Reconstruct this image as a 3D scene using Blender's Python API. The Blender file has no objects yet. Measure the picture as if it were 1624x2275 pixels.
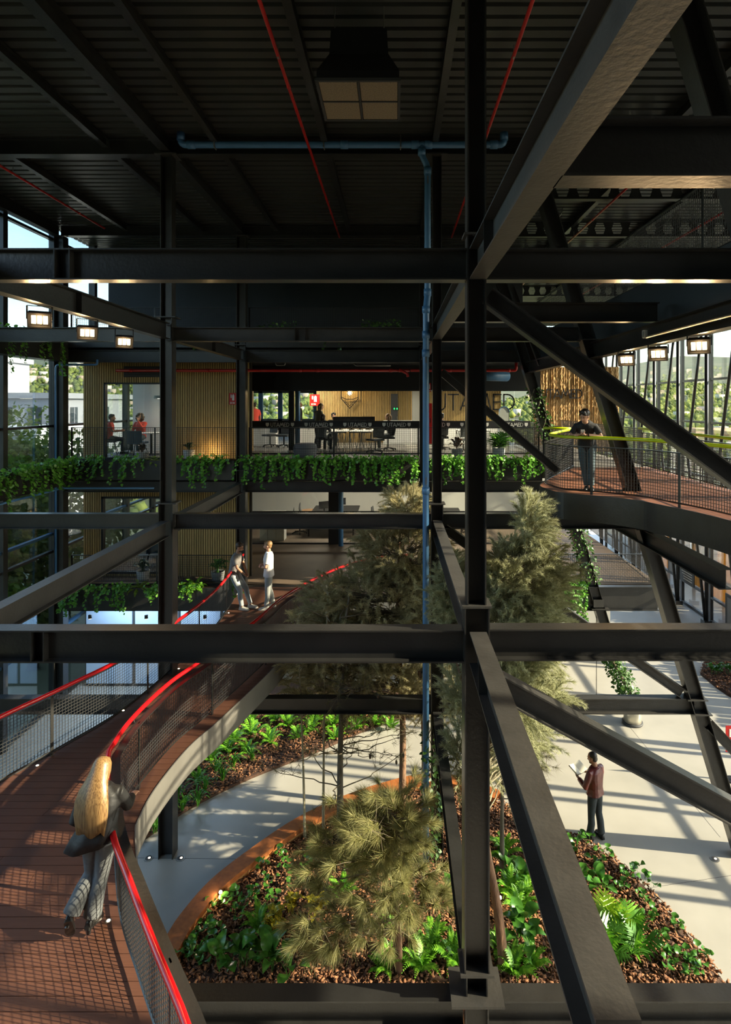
import bpy, math, random
import numpy as np
from mathutils import Vector, Matrix
random.seed(7)
rng = np.random.default_rng(7)
SC = bpy.context.scene
COL = SC.collection
PI = math.pi

# ---------------------------------------------------------------- camera
F, CX, CY, CZ = 1300.0, 878.0, 895.0, 9.0      # focal length and vanishing point in pixels of the 1624x2275 frame, eye height
cam_d = bpy.data.cameras.new('camera')
cam = bpy.data.objects.new('camera', cam_d)
COL.objects.link(cam)
cam.location = (0, 0, CZ)
cam.rotation_euler = (PI / 2, 0, 0)
cam_d.sensor_fit = 'VERTICAL'
cam_d.sensor_height = 36.0
cam_d.sensor_width = 36.0
cam_d.lens = F / 2275 * 36.0
cam_d.shift_x = (812 - CX) / 2275
cam_d.shift_y = (CY - 1137.5) / 2275
cam_d.clip_start = 0.05
cam_d.clip_end = 4000
SC.camera = cam

# ---------------------------------------------------------------- world, sun, exposure
SUN_DIR = Vector((-1.0, 0.17, -0.51)).normalized()
wd = bpy.data.worlds.new('world')
SC.world = wd
wd.use_nodes = True
nt = wd.node_tree
nt.nodes.clear()
wo = nt.nodes.new('ShaderNodeOutputWorld')
bg = nt.nodes.new('ShaderNodeBackground')
sky = nt.nodes.new('ShaderNodeTexSky')
sky.sky_type = 'NISHITA'
sky.sun_disc = False
sky.sun_elevation = math.asin(-SUN_DIR.z)
sky.sun_rotation = math.atan2(-SUN_DIR.x, -SUN_DIR.y)
sky.air_density = 1.2
sky.dust_density = 1.0
tc = nt.nodes.new('ShaderNodeTexCoord')
mp = nt.nodes.new('ShaderNodeMapping')
mp.inputs['Scale'].default_value = (1.5, 1.5, 7.0)
nz = nt.nodes.new('ShaderNodeTexNoise')
nz.inputs['Scale'].default_value = 2.2
nz.inputs['Detail'].default_value = 7
rp = nt.nodes.new('ShaderNodeValToRGB')
rp.color_ramp.elements[0].position = 0.42
rp.color_ramp.elements[1].position = 0.75
rp.color_ramp.elements[1].color = (0.6, 0.6, 0.6, 1)
mx = nt.nodes.new('ShaderNodeMixRGB')
mx.inputs['Color2'].default_value = (1.5, 1.6, 1.7, 1)
nt.links.new(tc.outputs['Generated'], mp.inputs['Vector'])
nt.links.new(mp.outputs['Vector'], nz.inputs['Vector'])
nt.links.new(nz.outputs['Fac'], rp.inputs['Fac'])
nt.links.new(rp.outputs['Color'], mx.inputs['Fac'])
nt.links.new(sky.outputs['Color'], mx.inputs['Color1'])
nt.links.new(mx.outputs['Color'], bg.inputs['Color'])
bg.inputs['Strength'].default_value = 0.64
nt.links.new(bg.outputs['Background'], wo.inputs['Surface'])

sun_d = bpy.data.lights.new('sun', 'SUN')
sun_d.energy = 13.0
sun_d.angle = 0.009
sun_d.color = (1.0, 0.83, 0.60)
sun = bpy.data.objects.new('sun', sun_d)
COL.objects.link(sun)
sun.location = (40, -5, 25)
sun.rotation_euler = SUN_DIR.to_track_quat('-Z', 'Y').to_euler()

SC.view_settings.view_transform = 'Standard'
SC.view_settings.look = 'None'
SC.view_settings.gamma = 1.0
SC.view_settings.use_curve_mapping = False
SC.view_settings.exposure = 0.32
try:
    SC.cycles.max_bounces = 6
    SC.cycles.diffuse_bounces = 4
    SC.cycles.glossy_bounces = 3
    SC.cycles.transmission_bounces = 2
    SC.cycles.transparent_max_bounces = 16
    SC.cycles.adaptive_threshold = 0.03
    SC.cycles.caustics_reflective = False
    SC.cycles.caustics_refractive = False
    SC.cycles.sample_clamp_indirect = 6.0
except Exception:
    pass

# ---------------------------------------------------------------- helpers
def W(px, py, Y):
    """the point at depth Y that the photograph shows at pixel (px, py)"""
    return Vector(((px - CX) / F * Y, Y, CZ - (py - CY) / F * Y))

def G(px, py, z):
    """the point at height z that the photograph shows at pixel (px, py)"""
    Y = (CZ - z) * F / (py - CY)
    return Vector(((px - CX) / F * Y, Y, z))

MATS = {}
def mat(name, col, rough=0.5, metal=0.0, var=0.0, vscale=6.0, stretch=(1, 1, 1), bump=0.0, bscale=40.0, island=None, col2=None,
        emit=None, estr=0.0, coat=0.0, trans=0.0, spec=0.5):
    m = bpy.data.materials.new(name)
    m.use_nodes = True
    t = m.node_tree
    b = t.nodes['Principled BSDF']
    b.inputs['Base Color'].default_value = (*col, 1)
    b.inputs['Roughness'].default_value = rough
    b.inputs['Metallic'].default_value = metal
    b.inputs['Specular IOR Level'].default_value = spec
    if coat:
        b.inputs['Coat Weight'].default_value = coat
        b.inputs['Coat Roughness'].default_value = 0.15
    if emit:
        b.inputs['Emission Color'].default_value = (*emit, 1)
        b.inputs['Emission Strength'].default_value = estr
    vec = None
    if var or bump:
        tcn = t.nodes.new('ShaderNodeTexCoord')
        mpn = t.nodes.new('ShaderNodeMapping')
        mpn.inputs['Scale'].default_value = stretch
        t.links.new(tcn.outputs['Object'], mpn.inputs['Vector'])
        vec = mpn.outputs['Vector']
    src = None
    if var or island is not None:
        mixn = t.nodes.new('ShaderNodeMixRGB')
        c2 = col2 if col2 else tuple(c * (1 - var) for c in col)
        mixn.inputs['Color1'].default_value = (*col, 1)
        mixn.inputs['Color2'].default_value = (*c2, 1)
        fac = None
        if var:
            n = t.nodes.new('ShaderNodeTexNoise')
            n.inputs['Scale'].default_value = vscale
            n.inputs['Detail'].default_value = 5
            t.links.new(vec, n.inputs['Vector'])
            r = t.nodes.new('ShaderNodeValToRGB')
            r.color_ramp.elements[0].position = 0.32
            r.color_ramp.elements[1].position = 0.68
            t.links.new(n.outputs['Fac'], r.inputs['Fac'])
            fac = r.outputs['Color']
        if island is not None:
            g = t.nodes.new('ShaderNodeNewGeometry')
            if fac is None:
                fac = g.outputs['Random Per Island']
            else:
                mm = t.nodes.new('ShaderNodeMath')
                mm.operation = 'MULTIPLY_ADD'
                mm.inputs[1].default_value = island
                t.links.new(g.outputs['Random Per Island'], mm.inputs[0])
                ms = t.nodes.new('ShaderNodeMath')
                ms.operation = 'MULTIPLY'
                ms.inputs[1].default_value = 1 - island
                t.links.new(fac, ms.inputs[0])
                t.links.new(ms.outputs[0], mm.inputs[2])
                fac = mm.outputs[0]
        t.links.new(fac, mixn.inputs['Fac'])
        t.links.new(mixn.outputs['Color'], b.inputs['Base Color'])
        src = mixn.outputs['Color']
    if bump:
        n2 = t.nodes.new('ShaderNodeTexNoise')
        n2.inputs['Scale'].default_value = bscale
        n2.inputs['Detail'].default_value = 4
        t.links.new(vec, n2.inputs['Vector'])
        bp = t.nodes.new('ShaderNodeBump')
        bp.inputs['Strength'].default_value = bump
        bp.inputs['Distance'].default_value = 0.02
        t.links.new(n2.outputs['Fac'], bp.inputs['Height'])
        t.links.new(bp.outputs['Normal'], b.inputs['Normal'])
    if trans:
        tr = t.nodes.new('ShaderNodeBsdfTranslucent')
        if src:
            t.links.new(src, tr.inputs['Color'])
        else:
            tr.inputs['Color'].default_value = (*col, 1)
        ms2 = t.nodes.new('ShaderNodeMixShader')
        ms2.inputs['Fac'].default_value = trans
        out = t.nodes['Material Output']
        t.links.new(b.outputs['BSDF'], ms2.inputs[1])
        t.links.new(tr.outputs['BSDF'], ms2.inputs[2])
        t.links.new(ms2.outputs['Shader'], out.inputs['Surface'])
    MATS[name] = m
    return m

def glass_mat(name, tint, refl=0.06, rough=0.0):
    m = bpy.data.materials.new(name)
    m.use_nodes = True
    t = m.node_tree
    t.nodes.clear()
    out = t.nodes.new('ShaderNodeOutputMaterial')
    tr = t.nodes.new('ShaderNodeBsdfTransparent')
    tr.inputs['Color'].default_value = (*tint, 1)
    gl = t.nodes.new('ShaderNodeBsdfGlossy')
    gl.inputs['Roughness'].default_value = rough
    lw = t.nodes.new('ShaderNodeLayerWeight')
    lw.inputs['Blend'].default_value = 0.25
    mul = t.nodes.new('ShaderNodeMath')
    mul.operation = 'MULTIPLY_ADD'
    mul.inputs[1].default_value = 0.5
    mul.inputs[2].default_value = refl
    mul.use_clamp = True
    t.links.new(lw.outputs['Fresnel'], mul.inputs[0])
    mx_ = t.nodes.new('ShaderNodeMixShader')
    t.links.new(mul.outputs[0], mx_.inputs['Fac'])
    t.links.new(tr.outputs['BSDF'], mx_.inputs[1])
    t.links.new(gl.outputs['BSDF'], mx_.inputs[2])
    t.links.new(mx_.outputs['Shader'], out.inputs['Surface'])
    MATS[name] = m
    return m

mat('steel', (0.026, 0.0255, 0.0245), 0.36, var=0.35, vscale=3, bump=0.12, bscale=25, coat=0.15)
mat('fascia', (0.20, 0.19, 0.17), 0.5, var=0.15, vscale=2)
mat('steel_lit', (0.046, 0.044, 0.041), 0.42, var=0.3, vscale=4, bump=0.12, bscale=30)  # paler copy of steel, light on the members put into its colour
mat('black', (0.008, 0.008, 0.009), 0.5)
mat('deckmetal', (0.048, 0.049, 0.046), 0.42, var=0.2, vscale=2)
mat('darkwall', (0.014, 0.017, 0.021), 0.55, var=0.2, vscale=2)
mat('wire', (0.045, 0.045, 0.045), 0.45)
mat('red', (0.66, 0.008, 0.012), 0.22, coat=0.4)
mat('firered', (0.50, 0.012, 0.010), 0.35)
mat('lime', (0.50, 0.62, 0.0), 0.3, coat=0.3)
mat('bluepipe', (0.07, 0.19, 0.38), 0.38, var=0.15, vscale=3)
mat('bluesteel', (0.03, 0.09, 0.17), 0.45)
mat('bracket', (0.30, 0.29, 0.26), 0.4, metal=0.8)
mat('concrete', (0.43, 0.41, 0.36), 0.42, var=0.16, vscale=0.9, bump=0.02, bscale=60)
mat('slabfloor', (0.13, 0.092, 0.062), 0.6, var=0.25, vscale=1.4)
mat('slabgrey', (0.23, 0.215, 0.195), 0.55, var=0.25, vscale=1.4)
mat('deckboard', (0.150, 0.062, 0.036), 0.55, var=0.4, vscale=5, stretch=(0.6, 14, 14), island=0.5, col2=(0.095, 0.038, 0.022), bump=0.1, bscale=60)
mat('balconydeck', (0.25, 0.098, 0.052), 0.55, var=0.35, vscale=3, stretch=(0.7, 9, 9))
mat('kerbwood', (0.42, 0.135, 0.035), 0.55, var=0.35, vscale=4, stretch=(3, 3, 9), bump=0.1, bscale=30)
mat('kerbedge', (0.55, 0.32, 0.12), 0.6)
mat('woodwall', (0.60, 0.40, 0.15), 0.62, var=0.45, vscale=7, stretch=(9, 9, 0.6), island=0.35)
mat('woodgroove', (0.03, 0.02, 0.01), 0.8)
mat('barkwall', (0.66, 0.40, 0.16), 0.8, var=0.5, vscale=6, stretch=(7, 7, 1.2), bump=1.0, bscale=14)
mat('soil', (0.075, 0.035, 0.018), 0.9, var=0.4, vscale=10, bump=0.6, bscale=25)
mat('chip', (0.36, 0.155, 0.065), 0.8, island=1.0, col2=(0.075, 0.032, 0.016))
mat('white', (0.78, 0.77, 0.74), 0.55)
mat('offwhite', (0.55, 0.54, 0.50), 0.6)
mat('screen', (0.01, 0.01, 0.012), 0.25)
mat('darkgrey', (0.05, 0.052, 0.056), 0.6)
mat('midgrey', (0.16, 0.165, 0.175), 0.7)
mat('potwhite', (0.52, 0.51, 0.48), 0.6)
mat('potgrey', (0.25, 0.25, 0.24), 0.6)
mat('potsteel', (0.62, 0.58, 0.48), 0.28, metal=0.6)
mat('pothos', (0.20, 0.46, 0.055), 0.38, island=1.0, col2=(0.06, 0.21, 0.022), trans=0.3)
mat('ivy', (0.095, 0.20, 0.040), 0.4, island=1.0, col2=(0.03, 0.085, 0.016), trans=0.2)
mat('fern', (0.24, 0.52, 0.035), 0.45, island=1.0, col2=(0.060, 0.22, 0.014), trans=0.3)
mat('fernyellow', (0.34, 0.46, 0.045), 0.5, island=1.0, col2=(0.15, 0.26, 0.02), trans=0.3)
mat('broadleaf', (0.085, 0.25, 0.035), 0.30, var=0.35, vscale=8, trans=0.25)
mat('darkleaf', (0.028, 0.075, 0.022), 0.32, var=0.3, vscale=8, trans=0.1)
mat('limeleaf', (0.42, 0.62, 0.05), 0.38, var=0.2, vscale=6, trans=0.35)
mat('croton', (0.70, 0.52, 0.04), 0.32, var=0.9, vscale=16, col2=(0.045, 0.11, 0.02), trans=0.2)
mat('crotonred', (0.16, 0.05, 0.022), 0.35, var=0.8, vscale=12, col2=(0.04, 0.06, 0.02), trans=0.1)
mat('plume', (0.74, 0.66, 0.40), 0.75, island=1.0, col2=(0.32, 0.29, 0.14), trans=0.5)
mat('plumegreen', (0.66, 0.66, 0.42), 0.75, island=1.0, col2=(0.30, 0.31, 0.16), trans=0.5)
mat('needle', (0.50, 0.46, 0.19), 0.6, island=1.0, col2=(0.16, 0.18, 0.065), trans=0.35)
mat('needledark', (0.22, 0.20, 0.085), 0.65, island=1.0, col2=(0.04, 0.045, 0.02), trans=0.25)
mat('barkgrey', (0.16, 0.135, 0.10), 0.85, var=0.5, vscale=14, stretch=(1, 1, 0.3), bump=0.6, bscale=30)
mat('barkbrown', (0.27, 0.15, 0.085), 0.85, var=0.5, vscale=16, stretch=(1, 1, 0.35), bump=0.8, bscale=26)
mat('twig', (0.13, 0.105, 0.07), 0.8)
mat('twigpale', (0.34, 0.30, 0.20), 0.8)
mat('skin', (0.55, 0.30, 0.20), 0.5)
mat('skintan', (0.42, 0.21, 0.125), 0.5)
mat('hairdark', (0.018, 0.013, 0.010), 0.45)
mat('hairbrown', (0.06, 0.033, 0.018), 0.5)
mat('hairsandy', (0.30, 0.17, 0.075), 0.5)
mat('hairblond', (0.37, 0.225, 0.09), 0.42, var=0.55, vscale=11, stretch=(9, 9, 0.22), col2=(0.12, 0.06, 0.021))
mat('eyeblack', (0.01, 0.01, 0.01), 0.2)
mat('teeblack', (0.016, 0.016, 0.018), 0.8, var=0.3, vscale=9, bump=0.6, bscale=9)
mat('teegrey', (0.22, 0.20, 0.19), 0.85, var=0.2, vscale=9, bump=0.6, bscale=9)
mat('teewhite', (0.70, 0.67, 0.66), 0.85, bump=0.6, bscale=9)
mat('leathermaroon', (0.165, 0.034, 0.030), 0.34, var=0.4, vscale=6, bump=0.7, bscale=9)
mat('jacketblack', (0.012, 0.012, 0.013), 0.6, var=0.3, vscale=6, bump=0.6, bscale=8)
mat('denimgrey', (0.145, 0.155, 0.16), 0.85, var=0.3, vscale=8, bump=0.6, bscale=11)
mat('denimdark', (0.040, 0.052, 0.060), 0.85, var=0.3, vscale=8, bump=0.6, bscale=11)
mat('denimblue', (0.085, 0.13, 0.155), 0.85, var=0.45, vscale=5, bump=0.6, bscale=11)
mat('jeanslight', (0.46, 0.50, 0.53), 0.85, var=0.15, vscale=8, bump=0.6, bscale=11)
mat('trouserlight', (0.44, 0.45, 0.43), 0.85, var=0.15, vscale=8, bump=0.6, bscale=11)
mat('shoewhite', (0.66, 0.64, 0.58), 0.6)
mat('shoeblack', (0.014, 0.014, 0.014), 0.3)
mat('shirtred', (0.62, 0.06, 0.035), 0.8)
mat('shirtolive', (0.14, 0.12, 0.06), 0.8)
mat('paper', (0.80, 0.76, 0.62), 0.7)
mat('chairblue', (0.035, 0.12, 0.24), 0.6)
mat('grillemesh', (0.34, 0.27, 0.18), 0.7, var=0.5, vscale=60)
mat('skylitwhite', (0.60, 0.74, 0.92), 0.35, var=0.15, vscale=1.5)  # pale panels, the blue of skylight put into their colour
mat('facadewhite', (0.55, 0.54, 0.54), 0.8)
mat('facadegrey', (0.30, 0.30, 0.31), 0.8)
mat('facadetan', (0.62, 0.36, 0.20), 0.8)
mat('winglass', (0.035, 0.045, 0.055), 0.15)
mat('hill', (0.085, 0.105, 0.05), 0.95, var=0.7, vscale=0.035, col2=(0.15, 0.145, 0.08))
mat('hillfar', (0.17, 0.21, 0.20), 0.95, var=0.4, vscale=0.01)
mat('treeout', (0.34, 0.38, 0.07), 0.7, island=1.0, col2=(0.10, 0.14, 0.03), trans=0.4)
mat('fencewood', (0.72, 0.48, 0.17), 0.75, island=1.0, col2=(0.34, 0.21, 0.08), trans=0.6)
mat('townwhite', (0.62, 0.58, 0.50), 0.9, island=1.0, col2=(0.36, 0.26, 0.18))
mat('lampglow', (1, 0.8, 0.5), 0.5, emit=(1.0, 0.72, 0.34), estr=14.0)
mat('spotglow', (1, 0.85, 0.6), 0.5, emit=(1.0, 0.80, 0.52), estr=9.0)
mat('softglow', (1, 0.85, 0.6), 0.5, emit=(1.0, 0.86, 0.66), estr=6.0)
mat('exitgreen', (0.0, 0.3, 0.08), 0.5, emit=(0.05, 0.9, 0.25), estr=1.2)
glass_mat('glass', (0.93, 0.96, 0.95), 0.03)
glass_mat('glassblue', (0.84, 0.91, 0.94), 0.05)
glass_mat('glassoffice', (0.86, 0.88, 0.86), 0.03)

class MB:
    """collects geometry for one mesh object"""
    def __init__(self):
        self.v = []
        self.f = []
    def add(self, vs, fs):
        o = len(self.v)
        self.v.extend([tuple(p) for p in vs])
        self.f.extend([tuple(i + o for i in q) for q in fs])
        return self
    def box(self, c, s, m=None):
        x, y, z = s[0] / 2, s[1] / 2, s[2] / 2
        vs = [Vector(p) for p in ((-x, -y, -z), (x, -y, -z), (x, y, -z), (-x, y, -z), (-x, -y, z), (x, -y, z), (x, y, z), (-x, y, z))]
        c = Vector(c)
        vs = [(m @ p if m else p) + c for p in vs]
        return self.add(vs, [(0, 3, 2, 1), (4, 5, 6, 7), (0, 1, 5, 4), (1, 2, 6, 5), (2, 3, 7, 6), (3, 0, 4, 7)])
    def span(self, a, b):
        a, b = Vector(a), Vector(b)
        return self.box((a + b) / 2, [abs(b[i] - a[i]) for i in range(3)])
    def bar(self, a, b, w, h, up=(0, 0, 1)):
        """rectangular bar from a to b"""
        a, b = Vector(a), Vector(b)
        d = (b - a)
        L = d.length
        if L < 1e-6:
            return self
        d.normalize()
        u = Vector(up)
        u = u - d * u.dot(d)
        if u.length < 1e-4:
            u = Vector((1, 0, 0)) - d * d.x
        u.normalize()
        s = d.cross(u)
        m = Matrix((s, d, u)).transposed()
        return self.box((a + b) / 2, (w, L, h), m)
    def ngon(self, c, r, n, z0, z1, r2=None):
        r2 = r if r2 is None else r2
        c = Vector(c)
        vs = []
        for k in range(n):
            a = 2 * PI * k / n
            vs.append(c + Vector((r * math.cos(a), r * math.sin(a), z0)))
        for k in range(n):
            a = 2 * PI * k / n
            vs.append(c + Vector((r2 * math.cos(a), r2 * math.sin(a), z1)))
        fs = [tuple(range(n - 1, -1, -1)), tuple(range(n, 2 * n))] + [(k, (k + 1) % n, n + (k + 1) % n, n + k) for k in range(n)]
        return self.add(vs, fs)
    def lathe(self, c, prof, n=20):
        c = Vector(c)
        vs, fs = [], []
        for r, z in prof:
            for k in range(n):
                a = 2 * PI * k / n
                vs.append(c + Vector((r * math.cos(a), r * math.sin(a), z)))
        for i in range(len(prof) - 1):
            for k in range(n):
                k2 = (k + 1) % n
                fs.append((i * n + k, i * n + k2, (i + 1) * n + k2, (i + 1) * n + k))
        fs.append(tuple(range(n - 1, -1, -1)))
        fs.append(tuple((len(prof) - 1) * n + k for k in range(n)))
        return self.add(vs, fs)
    def tube(self, pts, rad, n=8, caps=True):
        pts = [Vector(p) for p in pts]
        if not hasattr(rad, '__len__'):
            rad = [rad] * len(pts)
        vs, fs = [], []
        ref = None
        for i, p in enumerate(pts):
            a = pts[max(i - 1, 0)]
            b = pts[min(i + 1, len(pts) - 1)]
            d = (b - a)
            d = d.normalized() if d.length > 1e-9 else Vector((0, 0, 1))
            if ref is None:
                ref = Vector((0, 0, 1)) if abs(d.z) < 0.9 else Vector((1, 0, 0))
            u = ref - d * ref.dot(d)
            if u.length < 1e-5:
                u = Vector((1, 0, 0)) - d * d.x
            u.normalize()
            ref = u
            s = d.cross(u)
            r = rad[i]
            ru, rs = (r if hasattr(r, '__len__') else (r, r))
            for k in range(n):
                t = 2 * PI * k / n
                vs.append(p + u * (ru * math.cos(t)) + s * (rs * math.sin(t)))
        for i in range(len(pts) - 1):
            for k in range(n):
                k2 = (k + 1) % n
                fs.append((i * n + k, i * n + k2, (i + 1) * n + k2, (i + 1) * n + k))
        if caps:
            fs.append(tuple(range(n - 1, -1, -1)))
            fs.append(tuple((len(pts) - 1) * n + k for k in range(n)))
        return self.add(vs, fs)
    def ellipsoid(self, c, r, m=None, nu=12, nv=8):
        c = Vector(c)
        vs, fs = [], []
        def pt(a, b):
            p = Vector((r[0] * math.cos(a) * math.cos(b), r[1] * math.sin(a) * math.cos(b), r[2] * math.sin(b)))
            return (m @ p if m else p) + c
        for j in range(1, nv):
            b = -PI / 2 + PI * j / nv
            for k in range(nu):
                vs.append(pt(2 * PI * k / nu, b))
        lo, hi = len(vs), len(vs) + 1
        vs.append(pt(0, -PI / 2))
        vs.append(pt(0, PI / 2))
        for j in range(nv - 2):
            for k in range(nu):
                k2 = (k + 1) % nu
                fs.append((j * nu + k, j * nu + k2, (j + 1) * nu + k2, (j + 1) * nu + k))
        for k in range(nu):
            k2 = (k + 1) % nu
            fs.append((lo, k2, k))
            fs.append((hi, (nv - 2) * nu + k, (nv - 2) * nu + k2))
        return self.add(vs, fs)
    def loft(self, rings):
        """rings: lists of equal length, closed with end faces"""
        n = len(rings[0])
        vs = [p for r in rings for p in r]
        fs = []
        for i in range(len(rings) - 1):
            for k in range(n):
                k2 = (k + 1) % n
                fs.append((i * n + k, i * n + k2, (i + 1) * n + k2, (i + 1) * n + k))
        fs.append(tuple(range(n - 1, -1, -1)))
        fs.append(tuple((len(rings) - 1) * n + k for k in range(n)))
        return self.add(vs, fs)
    def mesh(self, name, m, smooth=False):
        me = bpy.data.meshes.new(name)
        me.from_pydata(self.v, [], self.f)
        me.materials.append(MATS[m] if isinstance(m, str) else m)
        if smooth:
            me.polygons.foreach_set('use_smooth', [True] * len(me.polygons))
        me.update()
        return me
    def build(self, name, m, parent=None, smooth=False):
        return link(name, self.mesh(name, m, smooth), parent)

def link(name, me, parent=None, local=False):
    o = bpy.data.objects.new(name, me)
    COL.objects.link(o)
    if parent is not None:
        o.parent = parent
        if not local:      # vertices are in world space, the parent is an unrotated thing
            o.matrix_parent_inverse = Matrix.Translation(-parent.location)
    return o

def tag(o, label=None, cat=None, group=None, kind=None):
    if label:
        o['label'] = label
    if cat:
        o['category'] = cat
    if group:
        o['group'] = group
    if kind:
        o['kind'] = kind
    return o

def thing(name, label, cat, loc=(0, 0, 0), rotz=0.0, group=None):
    o = bpy.data.objects.new(name, None)
    o.empty_display_size = 0.1
    COL.objects.link(o)
    o.location = loc
    o.rotation_euler = (0, 0, rotz)
    return tag(o, label, cat, group, 'thing')

def structure(name, mb, m, label, cat=None, smooth=False):
    o = mb.build(name, m, None, smooth)
    return tag(o, label, cat or name.split('_')[0], None, 'structure')

def unit(v):
    return v / np.linalg.norm(v, axis=-1, keepdims=True)

def ordinal(n):
    return '%d%s' % (n, 'th' if 10 <= n % 100 <= 20 else {1: 'st', 2: 'nd', 3: 'rd'}.get(n % 10, 'th'))

def np_mesh(name, tv, tf, M, m, smooth=False):
    """one mesh from many copies of a small template: tv (n,3), tf list of tuples of equal length, M (N,3,4)"""
    tv = np.asarray(tv, float)
    n, N, k = len(tv), len(M), len(tf[0])
    V = np.einsum('aij,nj->ani', M[:, :, :3], tv) + M[:, None, :, 3]
    Fa = (np.asarray(tf)[None] + (np.arange(N) * n)[:, None, None]).reshape(-1, k)
    me = bpy.data.meshes.new(name)
    me.vertices.add(N * n)
    me.vertices.foreach_set('co', V.reshape(-1).astype(np.float32))
    me.loops.add(Fa.size)
    me.loops.foreach_set('vertex_index', Fa.reshape(-1).astype(np.int32))
    me.polygons.add(len(Fa))
    me.polygons.foreach_set('loop_start', (np.arange(len(Fa)) * k).astype(np.int32))
    me.polygons.foreach_set('loop_total', np.full(len(Fa), k, np.int32))
    if smooth:
        me.polygons.foreach_set('use_smooth', np.ones(len(Fa), bool))
    me.materials.append(MATS[m])
    me.update(calc_edges=True)
    me.validate()
    return me

def frames(pos, d, up=None, scale=1.0, roll=None):
    """(N,3,4) matrices whose local +Y runs along d"""
    pos = np.asarray(pos, float)
    d = np.asarray(d, float)
    d = d / np.linalg.norm(d, axis=1, keepdims=True)
    if up is None:
        up = np.tile([0.0, 0.0, 1.0], (len(d), 1))
    up = up + rng.normal(0, 1e-3, up.shape)
    x = np.cross(d, up)
    x /= np.linalg.norm(x, axis=1, keepdims=True)
    z = np.cross(x, d)
    if roll is not None:
        c, s = np.cos(roll)[:, None], np.sin(roll)[:, None]
        x, z = x * c + z * s, z * c - x * s
    sc = np.broadcast_to(np.asarray(scale, float).reshape(-1, 1) if hasattr(scale, '__len__') else np.array([[scale]]), (len(d), 1))
    M = np.stack([x * sc, d * sc, z * sc, pos], axis=2)
    return M

def ibeam(name, label, p0, p1, h=0.32, w=0.18, tf=0.016, tw=0.012, up=(0, 0, 1), plates=(), cat='beam', m='steel', pm='steel'):
    """rolled steel I-section whose centre line runs from p0 to p1"""
    p0, p1 = Vector(p0), Vector(p1)
    d = (p1 - p0).normalized()
    u = Vector(up)
    u = (u - d * u.dot(d)).normalized()
    s = d.cross(u)
    H, B, T = h / 2, w / 2, tw / 2
    prof = [(-B, -H), (B, -H), (B, -H + tf), (T, -H + tf), (T, H - tf), (B, H - tf), (B, H), (-B, H), (-B, H - tf), (-T, H - tf), (-T, -H + tf), (-B, -H + tf)]
    mb = MB()
    vs = [p + s * a + u * b for p in (p0, p1) for a, b in prof]
    n = 12
    fs = [(k, (k + 1) % n, n + (k + 1) % n, n + k) for k in range(n)]
    for o in (0, n):
        q = [(o + 0, o + 1, o + 2, o + 11), (o + 10, o + 3, o + 4, o + 9), (o + 8, o + 5, o + 6, o + 7)]
        fs += [tuple(reversed(x)) for x in q] if o == 0 else q
    mb.add(vs, fs)
    o = mb.build(name, m)
    tag(o, label, cat, None, 'thing')
    L = (p1 - p0).length
    for t in plates:
        q = MB()
        c = p0 + d * (t * L)
        mm = Matrix((s, d, u)).transposed()
        for sg in (-1, 1):
            q.box(c + s * (sg * (B + T) / 2), (B - T, 0.012, h - 2 * tf), mm)
        q.build('stiffener_plate', pm, o)
    return o
# ---------------------------------------------------------------- grid and levels
D0, D1, D2 = 6.047, 11.67, 17.30                 # depth of the three frame lines
XA, XB, XC = -9.88, -4.53, 0.83                  # column lines
L1, L2, L3 = 3.60, 7.25, 10.90                   # floor levels
ZR = 14.25                                       # underside of the roof sheeting
def XL(z):                                       # leaning columns
    return 3.83 + (10.25 - z) * 0.30
UPB, UPT = 10.256, 10.577                        # upper chord
LOB, LOT = 6.37, 6.68                            # lower chord
BAB, BAT = 2.60, 2.90                            # base chord
UMB, UMT, LMB, LMT, BMB, BMT = 10.22, 10.50, 6.50, 6.80, 2.83, 3.14   # the same chords on the middle frame

# ---------------------------------------------------------------- ground, terrain
structure('floor', MB().span((-10.3, -3, -0.3), (14, 40, 0.0)), 'concrete', 'pale polished concrete floor of the atrium')

def terrain():
    mb = MB()
    rs = [0, 24, 34, 50, 75, 110, 160, 220, 300, 400, 520, 680, 900, 1300]
    na = 96
    vs, fs = [], []
    for i, r in enumerate(rs):
        for k in range(na):
            a = 2 * PI * k / na
            if r <= 24:
                z = -0.45
            elif r <= 110:
                t = (r - 24) / 86
                z = -0.45 - 13 * t * t * (3 - 2 * t)
            else:
                t = (r - 110) / 700
                z = -13.45 + 62 * t ** 1.15 * (1 + 0.22 * math.sin(3 * a + 1) + 0.12 * math.sin(7 * a) + 0.10 * math.sin(13 * a + r * 0.01) + 0.05 * math.sin(29 * a))
            vs.append((2 + r * math.cos(a), 15 + r * math.sin(a), z))
    for i in range(len(rs) - 1):
        for k in range(na):
            k2 = (k + 1) % na
            fs.append((i * na + k, (i + 1) * na + k, (i + 1) * na + k2, i * na + k2))
    mb.add(vs, fs)
    structure('terrain', mb, 'hill', 'wooded hillside beyond the glazing', 'hill', smooth=True)
    def height(x, y):
        r = math.hypot(x - 2, y - 15)
        a = math.atan2(y - 15, x - 2)
        if r <= 110:
            t = max(0, (r - 24) / 86)
            return -0.45 - 13 * t * t * (3 - 2 * t)
        t = (r - 110) / 700
        return -13.45 + 62 * t ** 1.15 * (1 + 0.22 * math.sin(3 * a + 1) + 0.12 * math.sin(7 * a) + 0.10 * math.sin(13 * a + r * 0.01) + 0.05 * math.sin(29 * a))
    return height
TERR = terrain()

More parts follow.
